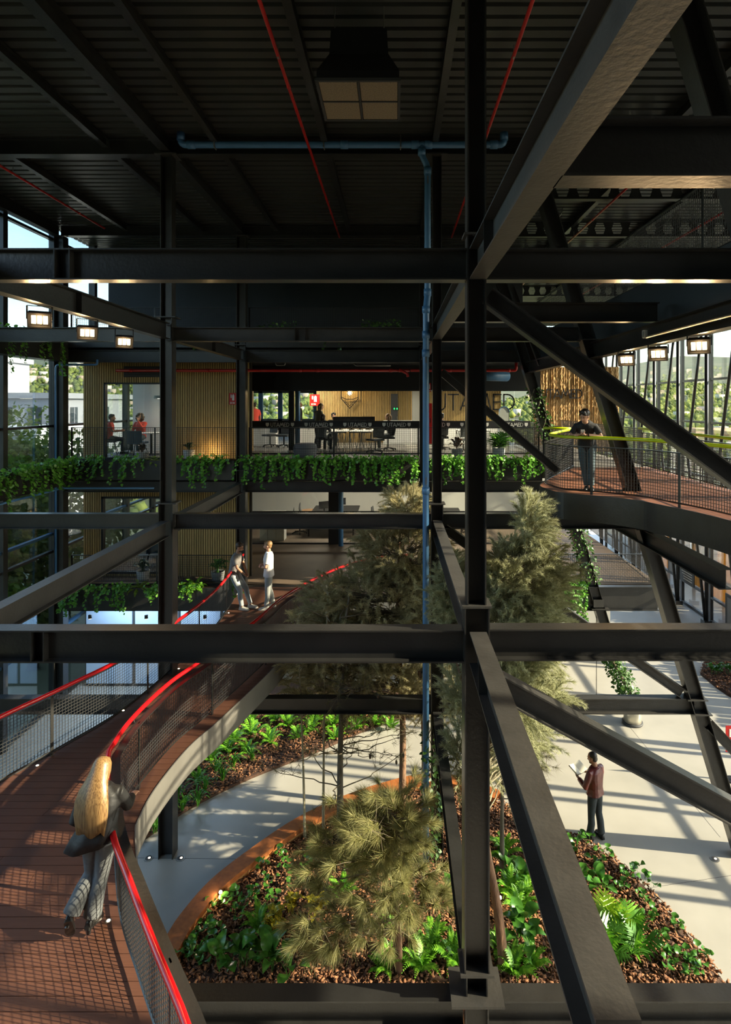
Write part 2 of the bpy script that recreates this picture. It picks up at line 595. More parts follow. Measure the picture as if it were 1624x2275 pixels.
# ---------------------------------------------------------------- roof sheeting: ribbed steel deck
def roof():
    mb = MB()
    x0, x1, y0, y1, p = -10.3, 13.6, -3.0, 40.0, 0.25
    prof = []
    y = y0
    while y < y1:
        prof += [(y, ZR), (y + 0.165, ZR), (y + 0.185, ZR + 0.06), (y + 0.235, ZR + 0.06)]
        y += p
    vs = [(x, a, b) for a, b in prof for x in (x0, x1)]
    fs = [(2 * i, 2 * i + 2, 2 * i + 3, 2 * i + 1) for i in range(len(prof) - 1)]
    mb.add(vs, fs)
    o = structure('ceiling', mb, 'deckmetal', 'black ribbed metal roof deck over the whole atrium')
    lid = MB().span((x0, y0, ZR + 0.08), (x1, y1, ZR + 0.3)).build('roof_slab', 'black', o)
    return o
roof()

structure('wall_rear', MB().span((-10.3, -3.2, -0.3), (14, -3.0, ZR + 0.3)), 'darkwall', 'dark rear wall of the atrium behind the viewer', 'wall')

# ---------------------------------------------------------------- steel frame: columns
def column(label, x, y, pieces, plates, m='steel'):
    """pieces: (z0, z1, size); plates: (z, sx, sy)"""
    t = thing('steel_column', label, 'column', (x, y, 0))
    for z0, z1, s in pieces:
        h, w = s, s
        mb = MB()
        T, Wd = 0.014, 0.011
        mb.span((x - h / 2, y - w / 2, z0), (x - h / 2 + T, y + w / 2, z1))
        mb.span((x + h / 2 - T, y - w / 2, z0), (x + h / 2, y + w / 2, z1))
        mb.span((x - h / 2 + T, y - Wd / 2, z0), (x + h / 2 - T, y + Wd / 2, z1))
        mb.build('shaft', m, t)
    for z, sx, sy in plates:
        MB().span((x - sx / 2, y - sy / 2, z - 0.012), (x + sx / 2, y + sy / 2, z + 0.012)).build('splice_plate', 'steel_lit', t)
    return t
column('nearest steel column, full height, with two bolted splice plates above the garden', XC, D0, [(0.0, 2.95, 0.24), (2.97, 3.2, 0.22), (3.22, 6.92, 0.255), (6.94, 10.57, 0.195), (10.57, ZR - 0.01, 0.195)],
       [(2.96, 0.53, 0.42), (3.21, 0.34, 0.30), (6.93, 0.30, 0.26), (10.72, 0.26, 0.24)])
column('steel column rising through the footbridge deck with splice plates at each storey', XB, D1, [(0.0, 7.0, 0.285), (7.03, 10.68, 0.235), (10.71, 13.9, 0.225)],
       [(7.015, 0.42, 0.34), (10.695, 0.40, 0.32), (13.91, 0.42, 0.36)])
column('steel column beside the tall blue downpipe', XC, D1, [(0.0, 7.0, 0.24), (7.0, 13.9, 0.18)], [(7.0, 0.32, 0.28), (13.91, 0.4, 0.34)])
column('steel column in the far corner by the left glass facade', XA, D2, [(0.0, 13.9, 0.28)], [(7.02, 0.36, 0.34), (3.3, 0.36, 0.34)])
column('steel column between the slatted meeting room and the glazed office', XB, D2, [(0.0, 13.9, 0.27)], [(10.7, 0.42, 0.36), (7.02, 0.42, 0.36), (13.91, 0.42, 0.36)])
column('steel column behind the blue downpipe at the planter edge', XC, D2, [(0.0, 13.9, 0.22)], [(10.7, 0.34, 0.3), (13.91, 0.4, 0.34)])

def lean_column(label, y, z0, z1, s=0.27):
    o = ibeam('leaning_column', label, (XL(z0), y, z0), (XL(z1), y, z1), h=s, w=s * 0.95, up=(1, 0, 0), cat='column')
    return o
lean_column('leaning steel column at the upper right edge in front of the roof', D0, 3.0, ZR - 0.07)
o = lean_column('leaning steel column that passes through the balcony with the lime handrail', D1, 0.06, ZR - 0.07)
for zz in (10.25, 6.5, 3.13, 2.84):
    MB().box((XL(zz), D1, zz), (0.40, 0.30, 0.02)).build('splice_plate', 'steel_lit', o)
o = lean_column('leaning steel column wrapped in ivy beside the bark-clad wall', D2, 2.3, ZR - 0.07, 0.29)
MB().box((XL(2.95), D2 - 0.02, 2.95), (0.52, 0.34, 0.02)).build('splice_plate', 'steel_lit', o)
MB().box((XL(3.15), D2 - 0.16, 3.12), (0.30, 0.02, 0.22)).build('gusset_plate', 'steel_lit', o)

# ---------------------------------------------------------------- steel frame: beams across the view
def xbeam(label, x0, x1, y, zb, zt, w=0.18, plates=(), m='steel'):
    return ibeam('steel_beam', label, (x0, y, (zb + zt) / 2), (x1, y, (zb + zt) / 2), h=zt - zb, w=w, plates=plates, m=m)
def ybeam(label, x, y0, y1, zb, zt, w=0.172, plates=(), m='steel'):
    return ibeam('steel_beam', label, (x, y0, (zb + zt) / 2), (x, y1, (zb + zt) / 2), h=zt - zb, w=w, plates=plates, m=m)

xbeam('nearest upper cross beam, left of the main column', XB + 0.1, XC - 0.1, D0, UPB, UPT, plates=(0.185, 0.215))
xbeam('nearest upper cross beam, right of the main column', XC + 0.1, XL(10.4) - 0.1, D0, UPB, UPT)
xbeam('nearest lower cross beam over the red handrails, left of the main column', XB + 0.1, XC - 0.13, D0, LOB - 0.02, LOT, plates=(0.14, 0.165))
xbeam('nearest lower cross beam right of the main column, above the reading man', XC + 0.13, XL(6.5) - 0.1, D0, LOB, LOT + 0.012)
xbeam('base cross beam at the bottom edge, left of the main column', -3.0, XC - 0.13, D0, BAB, BAT + 0.01, w=0.19)
xbeam('base cross beam at the bottom edge, right of the main column', XC + 0.13, XL(2.75) - 0.1, D0, BAB, BAT + 0.01, w=0.19)
xbeam('short heavy cross beam high at the upper right, nearest the camera', XC + 0.09, 5.2, 3.33, UPB - 0.0, UPT + 0.01, w=0.19)
xbeam('free-ended cross beam just under the near upper beam on the right', XC + 0.09, 4.09, 9.13, UPB, UPT - 0.02, w=0.17)

xbeam('middle upper cross beam behind the left floodlights', XA, XB - 0.12, D1, UMB, UMT)
xbeam('middle upper cross beam lit by the floodlights in front of the top planter', XB + 0.12, XC - 0.1, D1, UMB, UMT, plates=(0.47, 0.51), m='steel_lit')
xbeam('middle upper cross beam between the blue downpipe and a leaning column', XC + 0.1, XL(10.4) - 0.12, D1, UMB, UMT)
xbeam('middle lower cross beam at the left edge by the glass facade', XA, XB - 0.15, D1, LMB, LMT)
xbeam('middle lower cross beam above the two men talking', XB + 0.15, XC - 0.12, D1, LMB, LMT)
xbeam('middle lower cross beam under the tip of the balcony', XC + 0.12, XL(6.5) - 0.12, D1, LMB, LMT)
xbeam('middle base cross beam passing under the footbridge at the left', XA, XB - 0.15, D1, BMB, BMT)
xbeam('middle base cross beam in front of the fern bed', XB + 0.15, XC - 0.12, D1, BMB, BMT)
xbeam('middle base cross beam in front of the ivy planter', XC + 0.12, XL(2.75) - 0.12, D1, BMB, BMT, m='steel_lit')

xbeam('far upper cross beam over the slatted meeting room', XA + 0.15, XB - 0.13, D2, UPB - 0.06, UPT - 0.02)
xbeam('far upper cross beam over the glazed office', XB + 0.13, XC - 0.11, D2, UPB - 0.06, UPT - 0.02)
xbeam('far upper cross beam right of the blue downpipe', XC + 0.11, XL(10.4) - 0.12, D2, UPB - 0.06, UPT - 0.02)
xbeam('far lower cross beam under the vines at the meeting room', XA + 0.15, XB - 0.13, D2, LOB, LOT)
xbeam('far lower cross beam under the vines at the office', XB + 0.13, XC - 0.11, D2, LOB, LOT)
xbeam('far lower cross beam under the vines right of the downpipe', XC + 0.11, XL(6.5) - 0.12, D2, LOB, LOT)

xbeam('roof cross beam carrying the blue drain pipe', XA, 3.1, D1, 13.92, ZR - 0.01, w=0.2)
xbeam('roof cross beam over the far balcony wall', XA, 3.0, D2, 13.92, ZR - 0.03, w=0.2)
# ---------------------------------------------------------------- steel frame: beams running away from the camera
ybeam('upper long beam on the left carrying three floodlights', XB, 3.0, D1 - 0.12, UPB, UPT, plates=(0.62,))
ybeam('upper long beam on the left between the middle and far frames', XB, D1 + 0.12, D2 - 0.14, UPB, UPT - 0.02, plates=(0.5,))
ybeam('lower long beam on the left slanting into the picture over the bridge', XB, 3.0, D1 - 0.15, LOB, LOT, m='steel_lit')
ybeam('lower long beam on the left running back to the vines', XB, D1 + 0.15, D2 - 0.14, LOB, LOT, m='steel_lit')
ybeam('overhead long beam at the top right coming toward the camera', XC + 0.012, 1.2, D0 - 0.1, UPB, UPT, m='steel_lit', plates=(0.8,))
ybeam('upper long beam behind the main column', XC, D0 + 0.1, D1 - 0.1, UPB, UPT, m='steel_lit')
ybeam('upper long beam from the blue downpipe back to the office', XC, D1 + 0.1, D2 - 0.12, UPB, UPT)
ybeam('long beam with striped shadows descending to the bottom edge', XC + 0.01, 2.2, D0 - 0.12, LOB - 0.02, LOT, m='steel_lit', plates=(0.83,))
ybeam('lower long beam between the two tree crowns', XC, D0 + 0.13, D1 - 0.12, LOB, LOT, m='steel_lit')
ybeam('lower long beam from the downpipe back to the planter', XC, D1 + 0.12, D2 - 0.12, LOB, LOT)
ybeam('base long beam running between the tree trunks', XC, D0 + 0.22, D1 - 0.12, BAB, BAT)
ybeam('roof girder on the left column line', XB, -1.0, D2 - 0.05, 13.95, ZR - 0.02, w=0.19)
ybeam('long girder on the right carrying three floodlights', 3.95, 4.0, D2 + 0.1, 9.88, 10.20, w=0.2)
ybeam('long girder under the balcony deck on the right', 4.97, 8.8, D2, 6.19, 6.50, w=0.2)
for x, lab in ((-7.9, 'far left'), (-5.73, 'left of the left column line'), (-3.5, 'right of the left column line'), (-1.37, 'beside the ventilation box'), (0.78, 'on the main column line'),
               (2.95, 'above the overhead long beam'), (5.1, 'over the right wing'), (7.3, 'at the outer right wing')):
    if x < 4:
        ybeam('roof joist under the metal deck, ' + lab + ', front bay', x, -1.0, D1 - 0.1, 14.05, ZR - 0.02, w=0.12)
        ybeam('roof joist under the metal deck, ' + lab + ', rear bay', x, D1 + 0.1, D2 - 0.1, 14.05, ZR - 0.02, w=0.12)
    else:
        ybeam('roof joist under the metal deck, ' + lab, x, -1.0, 30, 14.05, ZR - 0.02, w=0.12)
ybeam('roof edge beam above the left glass facade', -9.95, 3.0, D2, 13.9, ZR - 0.02, w=0.2)

# ---------------------------------------------------------------- braces
def brace(label, x0, z0, x1, z1, y, h=0.19, w=0.17, m='steel'):
    return ibeam('steel_brace', label, (x0, y, z0), (x1, y, z1), h=h, w=w, cat='brace', m=m)
brace('long upper brace sloping down to the right from the main column', 0.95, 10.10, 6.2, 6.22, D0, 0.185, 0.17)
brace('long lower brace sloping down to the right above the reading man', 0.97, 6.15, 6.4, 3.19, D0, 0.23, 0.17, m='steel_lit')
brace('thin brace in front of the office lettering, sloping to the balcony', 0.92, 9.62, 3.25, 7.62, D1, 0.15, 0.13)
brace('brace sloping through the tree crown to the base joint', 0.98, 6.50, 5.72, 3.22, D1, 0.19, 0.17, m='steel_lit')
brace('brace at the right edge running down from the base joint', 6.25, 2.60, 8.6, 0.1, D1, 0.21, 0.17, m='steel_lit')
brace('brace seen between the leaning columns under the high gallery', 3.2, 12.2, 4.05, 9.95, D2 - 1.2, 0.15, 0.13)

# ---------------------------------------------------------------- castellated roof beams on the right
def castellated(label, y, x0, x1, zb, zt):
    t = thing('castellated_beam', label, 'beam', (x0, y, zb))
    p, hw, q, hh = 0.49, 0.155, 0.095, 0.165
    zc = (zb + zt) / 2 + 0.02
    mb = MB()
    n = int((x1 - x0) / p)
    for i in range(n):
        a = x0 + i * p
        b = a + p
        c = (a + b) / 2
        mb.add([(a, y, zc), (c - hw, y, zc), (c - q, y, zc + hh), (c - q, y, zt), (a, y, zt)], [(0, 1, 2, 3, 4)])
        mb.add([(c - q, y, zc + hh), (c + q, y, zc + hh), (c + q, y, zt), (c - q, y, zt)], [(0, 1, 2, 3)])
        mb.add([(b, y, zc), (b, y, zt), (c + q, y, zt), (c + q, y, zc + hh), (c + hw, y, zc)], [(0, 1, 2, 3, 4)])
        mb.add([(a, y, zc), (a, y, zb), (c - q, y, zb), (c - q, y, zc - hh), (c - hw, y, zc)], [(0, 1, 2, 3, 4)])
        mb.add([(c - q, y, zc - hh), (c - q, y, zb), (c + q, y, zb), (c + q, y, zc - hh)], [(0, 1, 2, 3)])
        mb.add([(b, y, zc), (c + hw, y, zc), (c + q, y, zc - hh), (c + q, y, zb), (b, y, zb)], [(0, 1, 2, 3, 4)])
    mb.build('web', 'steel', t)
    MB().span((x0, y - 0.09, zb - 0.015), (x1, y + 0.09, zb)).build('bottom_flange', 'steel_lit', t)
    MB().span((x0, y - 0.09, zt), (x1, y + 0.09, zt + 0.015)).build('top_flange', 'steel', t)
for y, lab in ((10.9, 'nearest'), (13.76, 'second'), (16.85, 'third'), (19.9, 'fourth'), (23.0, 'fifth'), (26.2, 'farthest')):
    castellated(lab + ' black castellated beam with hexagonal holes under the right roof', y, 3.2 if y < 17 else 4.4, 13.2, 13.78, ZR - 0.04)

# ---------------------------------------------------------------- upper floors at the back
structure('floor_second', MB().span((-9.9, 17.45, 6.75), (4.9, 34, L2)), 'slabgrey', 'second storey walkway and office floor behind the planter', 'floor')
structure('floor_first', MB().span((-9.9, 17.45, 3.2), (7.9, 34, L1)), 'slabfloor', 'first storey floor behind the two men', 'floor')
structure('floor_third', MB().span((-9.9, 17.45, 10.25), (4.3, 34, L3)), 'darkwall', 'dark third storey floor slab at the back', 'floor')
structure('wall_high', MB().span((-9.9, 20.2, L3), (4.4, 20.4, ZR + 0.05)), 'darkwall', 'dark blank wall behind the high gallery', 'wall')
structure('floor_gallery', MB().span((4.3, 5.0, 10.55), (6.9, 33, 11.0)), 'darkwall', 'dark high gallery floor on the right under the roof', 'floor')
MBg = MB().span((4.28, 5.0, 10.21), (4.32, 18.3, 11.05))
structure('trim_1', MBg, 'darkwall', 'dark fascia panel above the right floodlight girder', 'trim')
structure('floor_walkway', MB().span((4.85, 15.9, 7.0), (6.95, 26, L2 - 0.005)), 'slabgrey', 'grey walkway floor leading from balcony to bark wall', 'floor')
# soffit and bulkheads
structure('wall_bulkhead', MB().span((-5.2, 19.75, 9.42), (4.9, 19.95, 10.25)), 'black', 'black bulkhead over the office glazing', 'wall')

# ---------------------------------------------------------------- planters along the slab edges
def planter(label, a, b):
    t = thing('edge_planter', label, 'planter', a)
    ax, ay, az = a
    bx, by, bz = b
    th = 0.02
    mb = MB()
    mb.span((ax, ay, az), (bx, ay + th, bz)).span((ax, by - th, az), (bx, by, bz)).span((ax, ay, az), (ax + th, by, bz)).span((bx - th, ay, az), (bx, by, bz)).span((ax, ay, az), (bx, by, az + th))
    mb.build('trough', 'steel', t)
    MB().span((ax + th, ay + th, az + th), (bx - th, by - th, bz - 0.06)).build('soil', 'soil', t)
planter('long black planter edging the second storey before the meeting room', (XA + 0.2, 17.10, 6.72), (XB - 0.16, 17.44, L2 + 0.06))
planter('long black planter edging the second storey before the office', (XB + 0.16, 17.10, 6.72), (XC - 0.14, 17.44, L2 + 0.06))
planter('black planter edging the second storey before the big letters', (XC + 0.14, 17.10, 6.72), (4.30, 17.44, L2 + 0.06))
planter('black planter along the left glass facade at second storey', (-9.95, 9.0, 6.62), (-9.55, 17.1, L2 + 0.02))
planter('black planter along the left glass facade at third storey', (-9.95, 9.0, 10.2), (-9.55, 17.1, 10.82))
planter('black planter edging the first storey below the slatted wall', (XA + 0.2, 17.0, 2.95), (XB - 0.16, 17.44, L1 + 0.02))
planter('dark planter edging the third storey gallery', (XB + 0.16, 17.12, 10.62), (XC - 0.14, 17.44, L3 + 0.02))
planter('dark planter edging the third storey above the meeting room', (XA + 0.2, 17.12, 10.62), (XB - 0.16, 17.44, L3 + 0.02))
ibeam('edge_girder', 'dark edge girder of the first storey on the right', (XC + 0.2, 17.28, 3.24), (7.75, 17.28, 3.24), h=0.70, w=0.2, cat='girder')
ibeam('edge_girder', 'dark edge girder of the first storey behind the trees', (XB + 0.16, 17.28, 3.24), (XC - 0.14, 17.28, 3.24), h=0.70, w=0.2, cat='girder')

# ---------------------------------------------------------------- slatted timber walls
def slat_wall(name, label, x0, x1, y, z0, z1, holes=(), pitch=0.072, facing=-1):
    """ribbed timber wall at depth y with rectangular holes (x0,x1,z0,z1)"""
    back = MB()
    xs = sorted({x0, x1} | {v for h in holes for v in h[:2]})
    for a, b in zip(xs[:-1], xs[1:]):
        segs = [(z0, z1)]
        for h in holes:
            if h[0] <= a + 1e-6 and h[1] >= b - 1e-6:
                segs = [s for q in segs for s in ((q[0], h[2]), (h[3], q[1])) if s[1] - s[0] > 1e-3]
        for s in segs:
            back.span((a, y, s[0]), (b, y + 0.1, s[1]))
    w = structure(name, back, 'woodgroove', label, 'wall')
    rib = MB()
    n = int((x1 - x0) / pitch)
    for i in range(n):
        c = x0 + (i + 0.5) * pitch
        segs = [(z0, z1)]
        for h in holes:
            if h[0] - 0.02 < c < h[1] + 0.02:
                segs = [s for q in segs for s in ((q[0], h[2]), (h[3], q[1])) if s[1] - s[0] > 1e-3]
        for s in segs:
            rib.span((c - pitch * 0.36, y - 0.028, s[0]), (c + pitch * 0.36, y, s[1]))
    tag(rib.build('slat_cladding', 'woodwall', w), kind='stuff')
    return w
YM = 18.25                                     # face of the meeting room walls
slat_wall('wall_meeting', 'timber slatted wall of the second storey meeting room', XA + 0.16, XB + 0.05, YM, L2, 10.25, holes=((-9.07, -7.02, L2, 9.63),))
slat_wall('wall_lower_meeting', 'timber slatted wall of the first storey meeting room', XA + 0.16, XB + 0.05, YM, L1, 6.75, holes=((-9.15, -7.18, L1 + 0.08, 6.08),))
slat_wall('wall_office', 'timber slatted wall with the shield emblem inside the office', -3.5, 0.75, 26.0, L2, 9.9)
slat_wall('wall_lettering', 'timber slatted wall with the big letters inside the office', 1.45, 4.7, 26.0, L2, 9.9)
structure('wall_meeting_return', MB().span((-5.3, YM + 0.1, L2), (-5.2, 21.5, 10.25)), 'woodwall', 'timber end wall between the meeting room and the office', 'wall')
structure('wall_meeting_back', MB().span((-9.6, 21.4, L2), (-5.3, 21.5, 10.25)), 'white', 'white back wall of the meeting room', 'wall')
structure('wall_lower_back', MB().span((-9.8, 28, L1), (7.9, 28.1, 6.75)), 'offwhite', 'pale back wall of the first storey office', 'wall')
structure('wall_ground_back', MB().span((-4.3, 21.5, 0), (7.9, 21.7, 3.2)), 'offwhite', 'pale wall at the back of the ground floor', 'wall')
wg = structure('wall_ground_left', MB().span((-9.85, 18.6, 0), (-4.3, 18.75, 3.2)), 'darkgrey', 'pale panelled wall coloured with blue skylight at the back left of the ground floor', 'wall')
for xa, xb in ((-9.8, -8.35), (-8.25, -6.9), (-6.8, -5.55), (-5.45, -4.35)):
    MB().span((xa, 18.56, 0.1), (xb, 18.6, 3.15)).build('panel', 'skylitwhite', wg)
structure('wall_lower_return', MB().span((-5.5, YM + 0.1, L1), (-5.4, 22.0, 6.75)), 'woodwall', 'timber end wall of the first storey meeting room', 'wall')

def bark_wall():
    x0, x1, y, z0, z1 = 5.85, 9.35, 24.5, L2 - 0.3, 10.5
    nx, nz = 110, 50
    vs, fs = [], []
    ph = [random.uniform(-0.03, 0.03) for _ in range(nx + 1)]
    for j in range(nz + 1):
        for i in range(nx + 1):
            d = ph[i] + random.uniform(-0.018, 0.018)
            vs.append((x0 + (x1 - x0) * i / nx, y - 0.05 + d, z0 + (z1 - z0) * j / nz))
    for j in range(nz):
        for i in range(nx):
            a = j * (nx + 1) + i
            fs.append((a, a + 1, a + nx + 2, a + nx + 1))
    mb = MB().add(vs, fs)
    mb.span((x0, y, z0), (x1, y + 0.3, z1))
    structure('wall_bark', mb, 'barkwall', 'rough bark-clad wall with dark letters at the walkway end', 'wall')
bark_wall()

# ---------------------------------------------------------------- glazing
def pane(name, parent, a, b, m='glass'):
    """one sheet of glass, its thin axis given by a and b"""
    return MB().span(a, b).build(name, m, parent)
def frame_thing(name, label, cat, loc, kind='structure'):
    t = thing(name, label, cat, loc)
    t['kind'] = kind
    return t
# meeting room window, second storey
t = frame_thing('window_1', 'tall meeting room window with black frame in the slatted wall', 'window', (-8.05, YM, L2))
fr = MB()
for a, b in (((-9.07, YM - 0.05, L2), (-9.02, YM + 0.1, 9.63)), ((-7.07, YM - 0.05, L2), (-7.02, YM + 0.1, 9.63)), ((-9.07, YM - 0.05, 9.58), (-7.02, YM + 0.1, 9.63)), ((-9.07, YM - 0.05, L2), (-7.02, YM + 0.1, L2 + 0.05))):
    fr.span(a, b)
fr.build('window_frame', 'black', t)
pane('pane', t, (-9.02, YM + 0.02, L2 + 0.05), (-7.85, YM + 0.03, 9.58), 'glassoffice')
pane('pane', t, (-7.84, YM + 0.02, L2 + 0.05), (-7.07, YM + 0.03, 9.58), 'glassoffice')
# lower meeting room window
t = frame_thing('window_2', 'tall first storey window reflecting trees in the slatted wall', 'window', (-8.15, YM, L1))
fr = MB()
for a, b in (((-9.15, YM - 0.05, L1 + 0.08), (-9.09, YM + 0.1, 6.08)), ((-7.24, YM - 0.05, L1 + 0.08), (-7.18, YM + 0.1, 6.08)), ((-9.15, YM - 0.05, 6.02), (-7.18, YM + 0.1, 6.08)), ((-9.15, YM - 0.05, L1 + 0.08), (-7.18, YM + 0.1, L1 + 0.14))):
    fr.span(a, b)
fr.build('window_frame', 'black', t)
pane('pane', t, (-9.09, YM + 0.02, L1 + 0.14), (-7.24, YM + 0.03, 6.02), 'glassoffice')
# office glazing, second storey: seven panes with joints
YG = 19.9
t = frame_thing('window_3', 'long frameless glass front of the second storey office', 'window', (0.2, YG, L2))
xs = [-5.2, -4.4, -3.2, -1.95, -0.7, 0.55, 1.75, 2.9, 4.05, 4.85]
for a, b in zip(xs[:-1], xs[1:]):
    pane('pane', t, (a + 0.012, YG, L2 + 0.05), (b - 0.012, YG + 0.012, 9.42), 'glassoffice')
MB().span((-5.2, YG - 0.03, L2), (4.9, YG + 0.04, L2 + 0.05)).build('sill', 'black', t)
MB().span((-5.2, YG - 0.03, 9.40), (4.9, YG + 0.04, 9.43)).build('head_rail', 'black', t)
# first storey office glazing
Y1G = 22.4
t = frame_thing('window_4', 'glass front of the first storey office behind the men', 'window', (0.2, Y1G, L1))
xs = [-5.9, -2.55, -2.15, 0.6, 3.2, 5.6]
for i, (a, b) in enumerate(zip(xs[:-1], xs[1:])):
    if i == 1:
        MB().span((a, Y1G - 0.05, L1), (b, Y1G + 0.3, 6.75)).build('mullion', 'black', t)
    else:
        pane('pane', t, (a, Y1G, L1 + 0.05), (b, Y1G + 0.012, 6.7), 'glassoffice')
MB().span((-5.95, Y1G - 0.04, L1), (5.6, Y1G + 0.05, L1 + 0.05)).build('sill', 'black', t)
# far facade of the second storey office with blue columns
t = frame_thing('window_5', 'far office facade with blue columns looking onto the town', 'window', (-6, 33.0, L2))
for x in (-8.6, -7.7, -6.6, -5.6, -4.6, -3.7, -2.7):
    MB().span((x, 32.9, L2), (x + 0.24, 33.1, 10.2)).build('mullion', 'bluesteel', t)
MB().span((-9.9, 32.9, L2), (-2.5, 33.1, L2 + 0.85)).build('parapet', 'darkgrey', t)
MB().span((-9.9, 32.9, 9.55), (-2.5, 33.1, 10.25)).build('header', 'darkwall', t)
for a in (-8.36, -7.46, -6.36, -5.36, -4.36, -3.46):
    pane('pane', t, (a, 33.0, L2 + 0.85), (a + 0.75, 33.01, 9.55), 'glassblue')
structure('wall_office_end', MB().span((-2.5, 30.0, L2), (4.9, 30.2, 10.2)), 'offwhite', 'pale end wall deep in the office', 'wall')
structure('ceiling_office', MB().span((-5.15, 19.96, 9.95), (4.85, 33, 10.0)), 'darkgrey', 'dark office ceiling', 'ceiling')

# left facade
t = frame_thing('window_6', 'tall glass facade along the left side', 'window', (-10.12, 12, 0))
ys = [3.0, 5.4, 7.8, 10.2, 12.6, 15.05, 17.35, 19.6, 22.0, 24.4, 27, 30, 33]
for y in ys:
    MB().span((-10.22, y - 0.09, 0), (-10.02, y + 0.09, ZR)).build('mullion', 'steel', t)
for z in (0.08, 2.2, 3.2, 4.63, 5.14, 6.7, 8.32, 10.35, 13.82):
    MB().span((-10.18, 3.0, z - 0.035), (-10.06, 33, z + 0.035)).build('transom', 'bluesteel' if z in (5.14, 2.2) else 'steel', t)
for a, b in zip(ys[:-1], ys[1:]):
    for z0, z1 in ((0.1, 3.2), (3.2, 6.7), (6.7, 10.35), (10.35, 13.82), (13.82, ZR)):
        pane('pane', t, (-10.125, a + 0.09, z0), (-10.115, b - 0.09, z1), 'glassblue')

# right facade
XF = 13.0
t = frame_thing('window_7', 'tall glass facade on the right with steel mullions', 'window', (XF, 18, 0))
yy = [0.1 + 2.4 * k for k in range(16)]
for y in yy:
    MB().span((XF - 0.06, y - 0.075, 0), (XF + 0.06, y + 0.075, ZR)).build('mullion', 'steel', t)
for z in (0.06, 1.0, 3.5, 5.9, 8.18, 9.97, 12.2):
    MB().span((XF - 0.05, 0, z - 0.045), (XF + 0.05, 36.2, z + 0.045)).build('transom', 'steel', t)
for a, b in zip(yy[:-1], yy[1:]):
    for z0, z1 in ((0.1, 3.5), (3.5, 8.18), (8.18, 12.2), (12.2, ZR)):
        pane('pane', t, (XF - 0.005, a + 0.075, z0), (XF + 0.005, b - 0.075, z1), 'glass')
for i, y in enumerate(yy):
    y = y - 0.32
    if y < 6:
        continue
    p = thing('facade_post', 'slim steel pipe post before the right glass facade, %s from the far end' % ordinal(16 - i), 'post', (XF - 0.35, y, 0), group='pipe posts along the right facade')
    MB().tube([(XF - 0.35, y, 0), (XF - 0.35, y, ZR - 0.02)], 0.075, 10).build('pipe', 'steel', p, True)
    MB().tube([(XF - 0.38, y + 0.02, 0.05), (XF - 0.75, y + 0.75, 6.9)], 0.06, 8).build('lower_strut', 'steel', p, True)
    MB().tube([(XF - 0.75, y + 0.75, 6.9), (XF - 0.38, y - 0.15, ZR - 0.3)], 0.06, 8).build('upper_strut', 'steel', p, True)
    MB().box((XF - 0.36, y, 0.09), (0.3, 0.32, 0.18)).build('foot', 'steel', p)
# ---------------------------------------------------------------- railings
def resample(path, step):
    path = [Vector(p) for p in path]
    out = [path[0]]
    for a, b in zip(path[:-1], path[1:]):
        n = max(1, int(round((b - a).length / step)))
        for k in range(1, n + 1):
            out.append(a.lerp(b, k / n))
    return out

def smooth_path(pts, n=8):
    """Catmull-Rom through the points"""
    P = [Vector(p) for p in pts]
    P = [P[0] * 2 - P[1]] + P + [P[-1] * 2 - P[-2]]
    out = []
    for i in range(1, len(P) - 2):
        p0, p1, p2, p3 = P[i - 1:i + 3]
        for k in range(n):
            t = k / n
            out.append(0.5 * ((2 * p1) + (p2 - p0) * t + (2 * p0 - 5 * p1 + 4 * p2 - p3) * t * t + (3 * p1 - p0 - 3 * p2 + p3) * t ** 3))
    out.append(P[-2])
    return out

def side_normals(path):
    out = []
    for i in range(len(path)):
        d = path[min(i + 1, len(path) - 1)] - path[max(i - 1, 0)]
        d.z = 0
        d.normalize()
        out.append(Vector((-d.y, d.x, 0)))
    return out

def arclen(path):
    s = [0.0]
    for a, b in zip(path[:-1], path[1:]):
        s.append(s[-1] + (b - a).length)
    return np.array(s)

def at_len(path, S, s):
    i = int(np.clip(np.searchsorted(S, s) - 1, 0, len(path) - 2))
    t = (s - S[i]) / max(S[i + 1] - S[i], 1e-9)
    return path[i].lerp(path[i + 1], t)

def wire_panel(path, S, s0, s1, z0, z1, cell, r):
    mb = MB()
    n = max(1, int(round((s1 - s0) / cell)))
    for k in range(n + 1):
        p = at_len(path, S, s0 + (s1 - s0) * k / n)
        x, y, z = p
        vs = [(x + a * r, y + b * r, z + c) for c in (z0, z1) for a, b in ((-1, -1), (1, -1), (1, 1), (-1, 1))]
        mb.add(vs, [(0, 1, 5, 4), (1, 2, 6, 5), (2, 3, 7, 6), (3, 0, 4, 7)])
    m = max(1, int(round((z1 - z0) / cell)))
    seg = max(1, int((s1 - s0) / 0.25))
    pts = [at_len(path, S, s0 + (s1 - s0) * k / seg) for k in range(seg + 1)]
    for j in range(m + 1):
        zz = z0 + (z1 - z0) * j / m
        mb.tube([p + Vector((0, 0, zz)) for p in pts], r, 4, caps=False)
    return mb

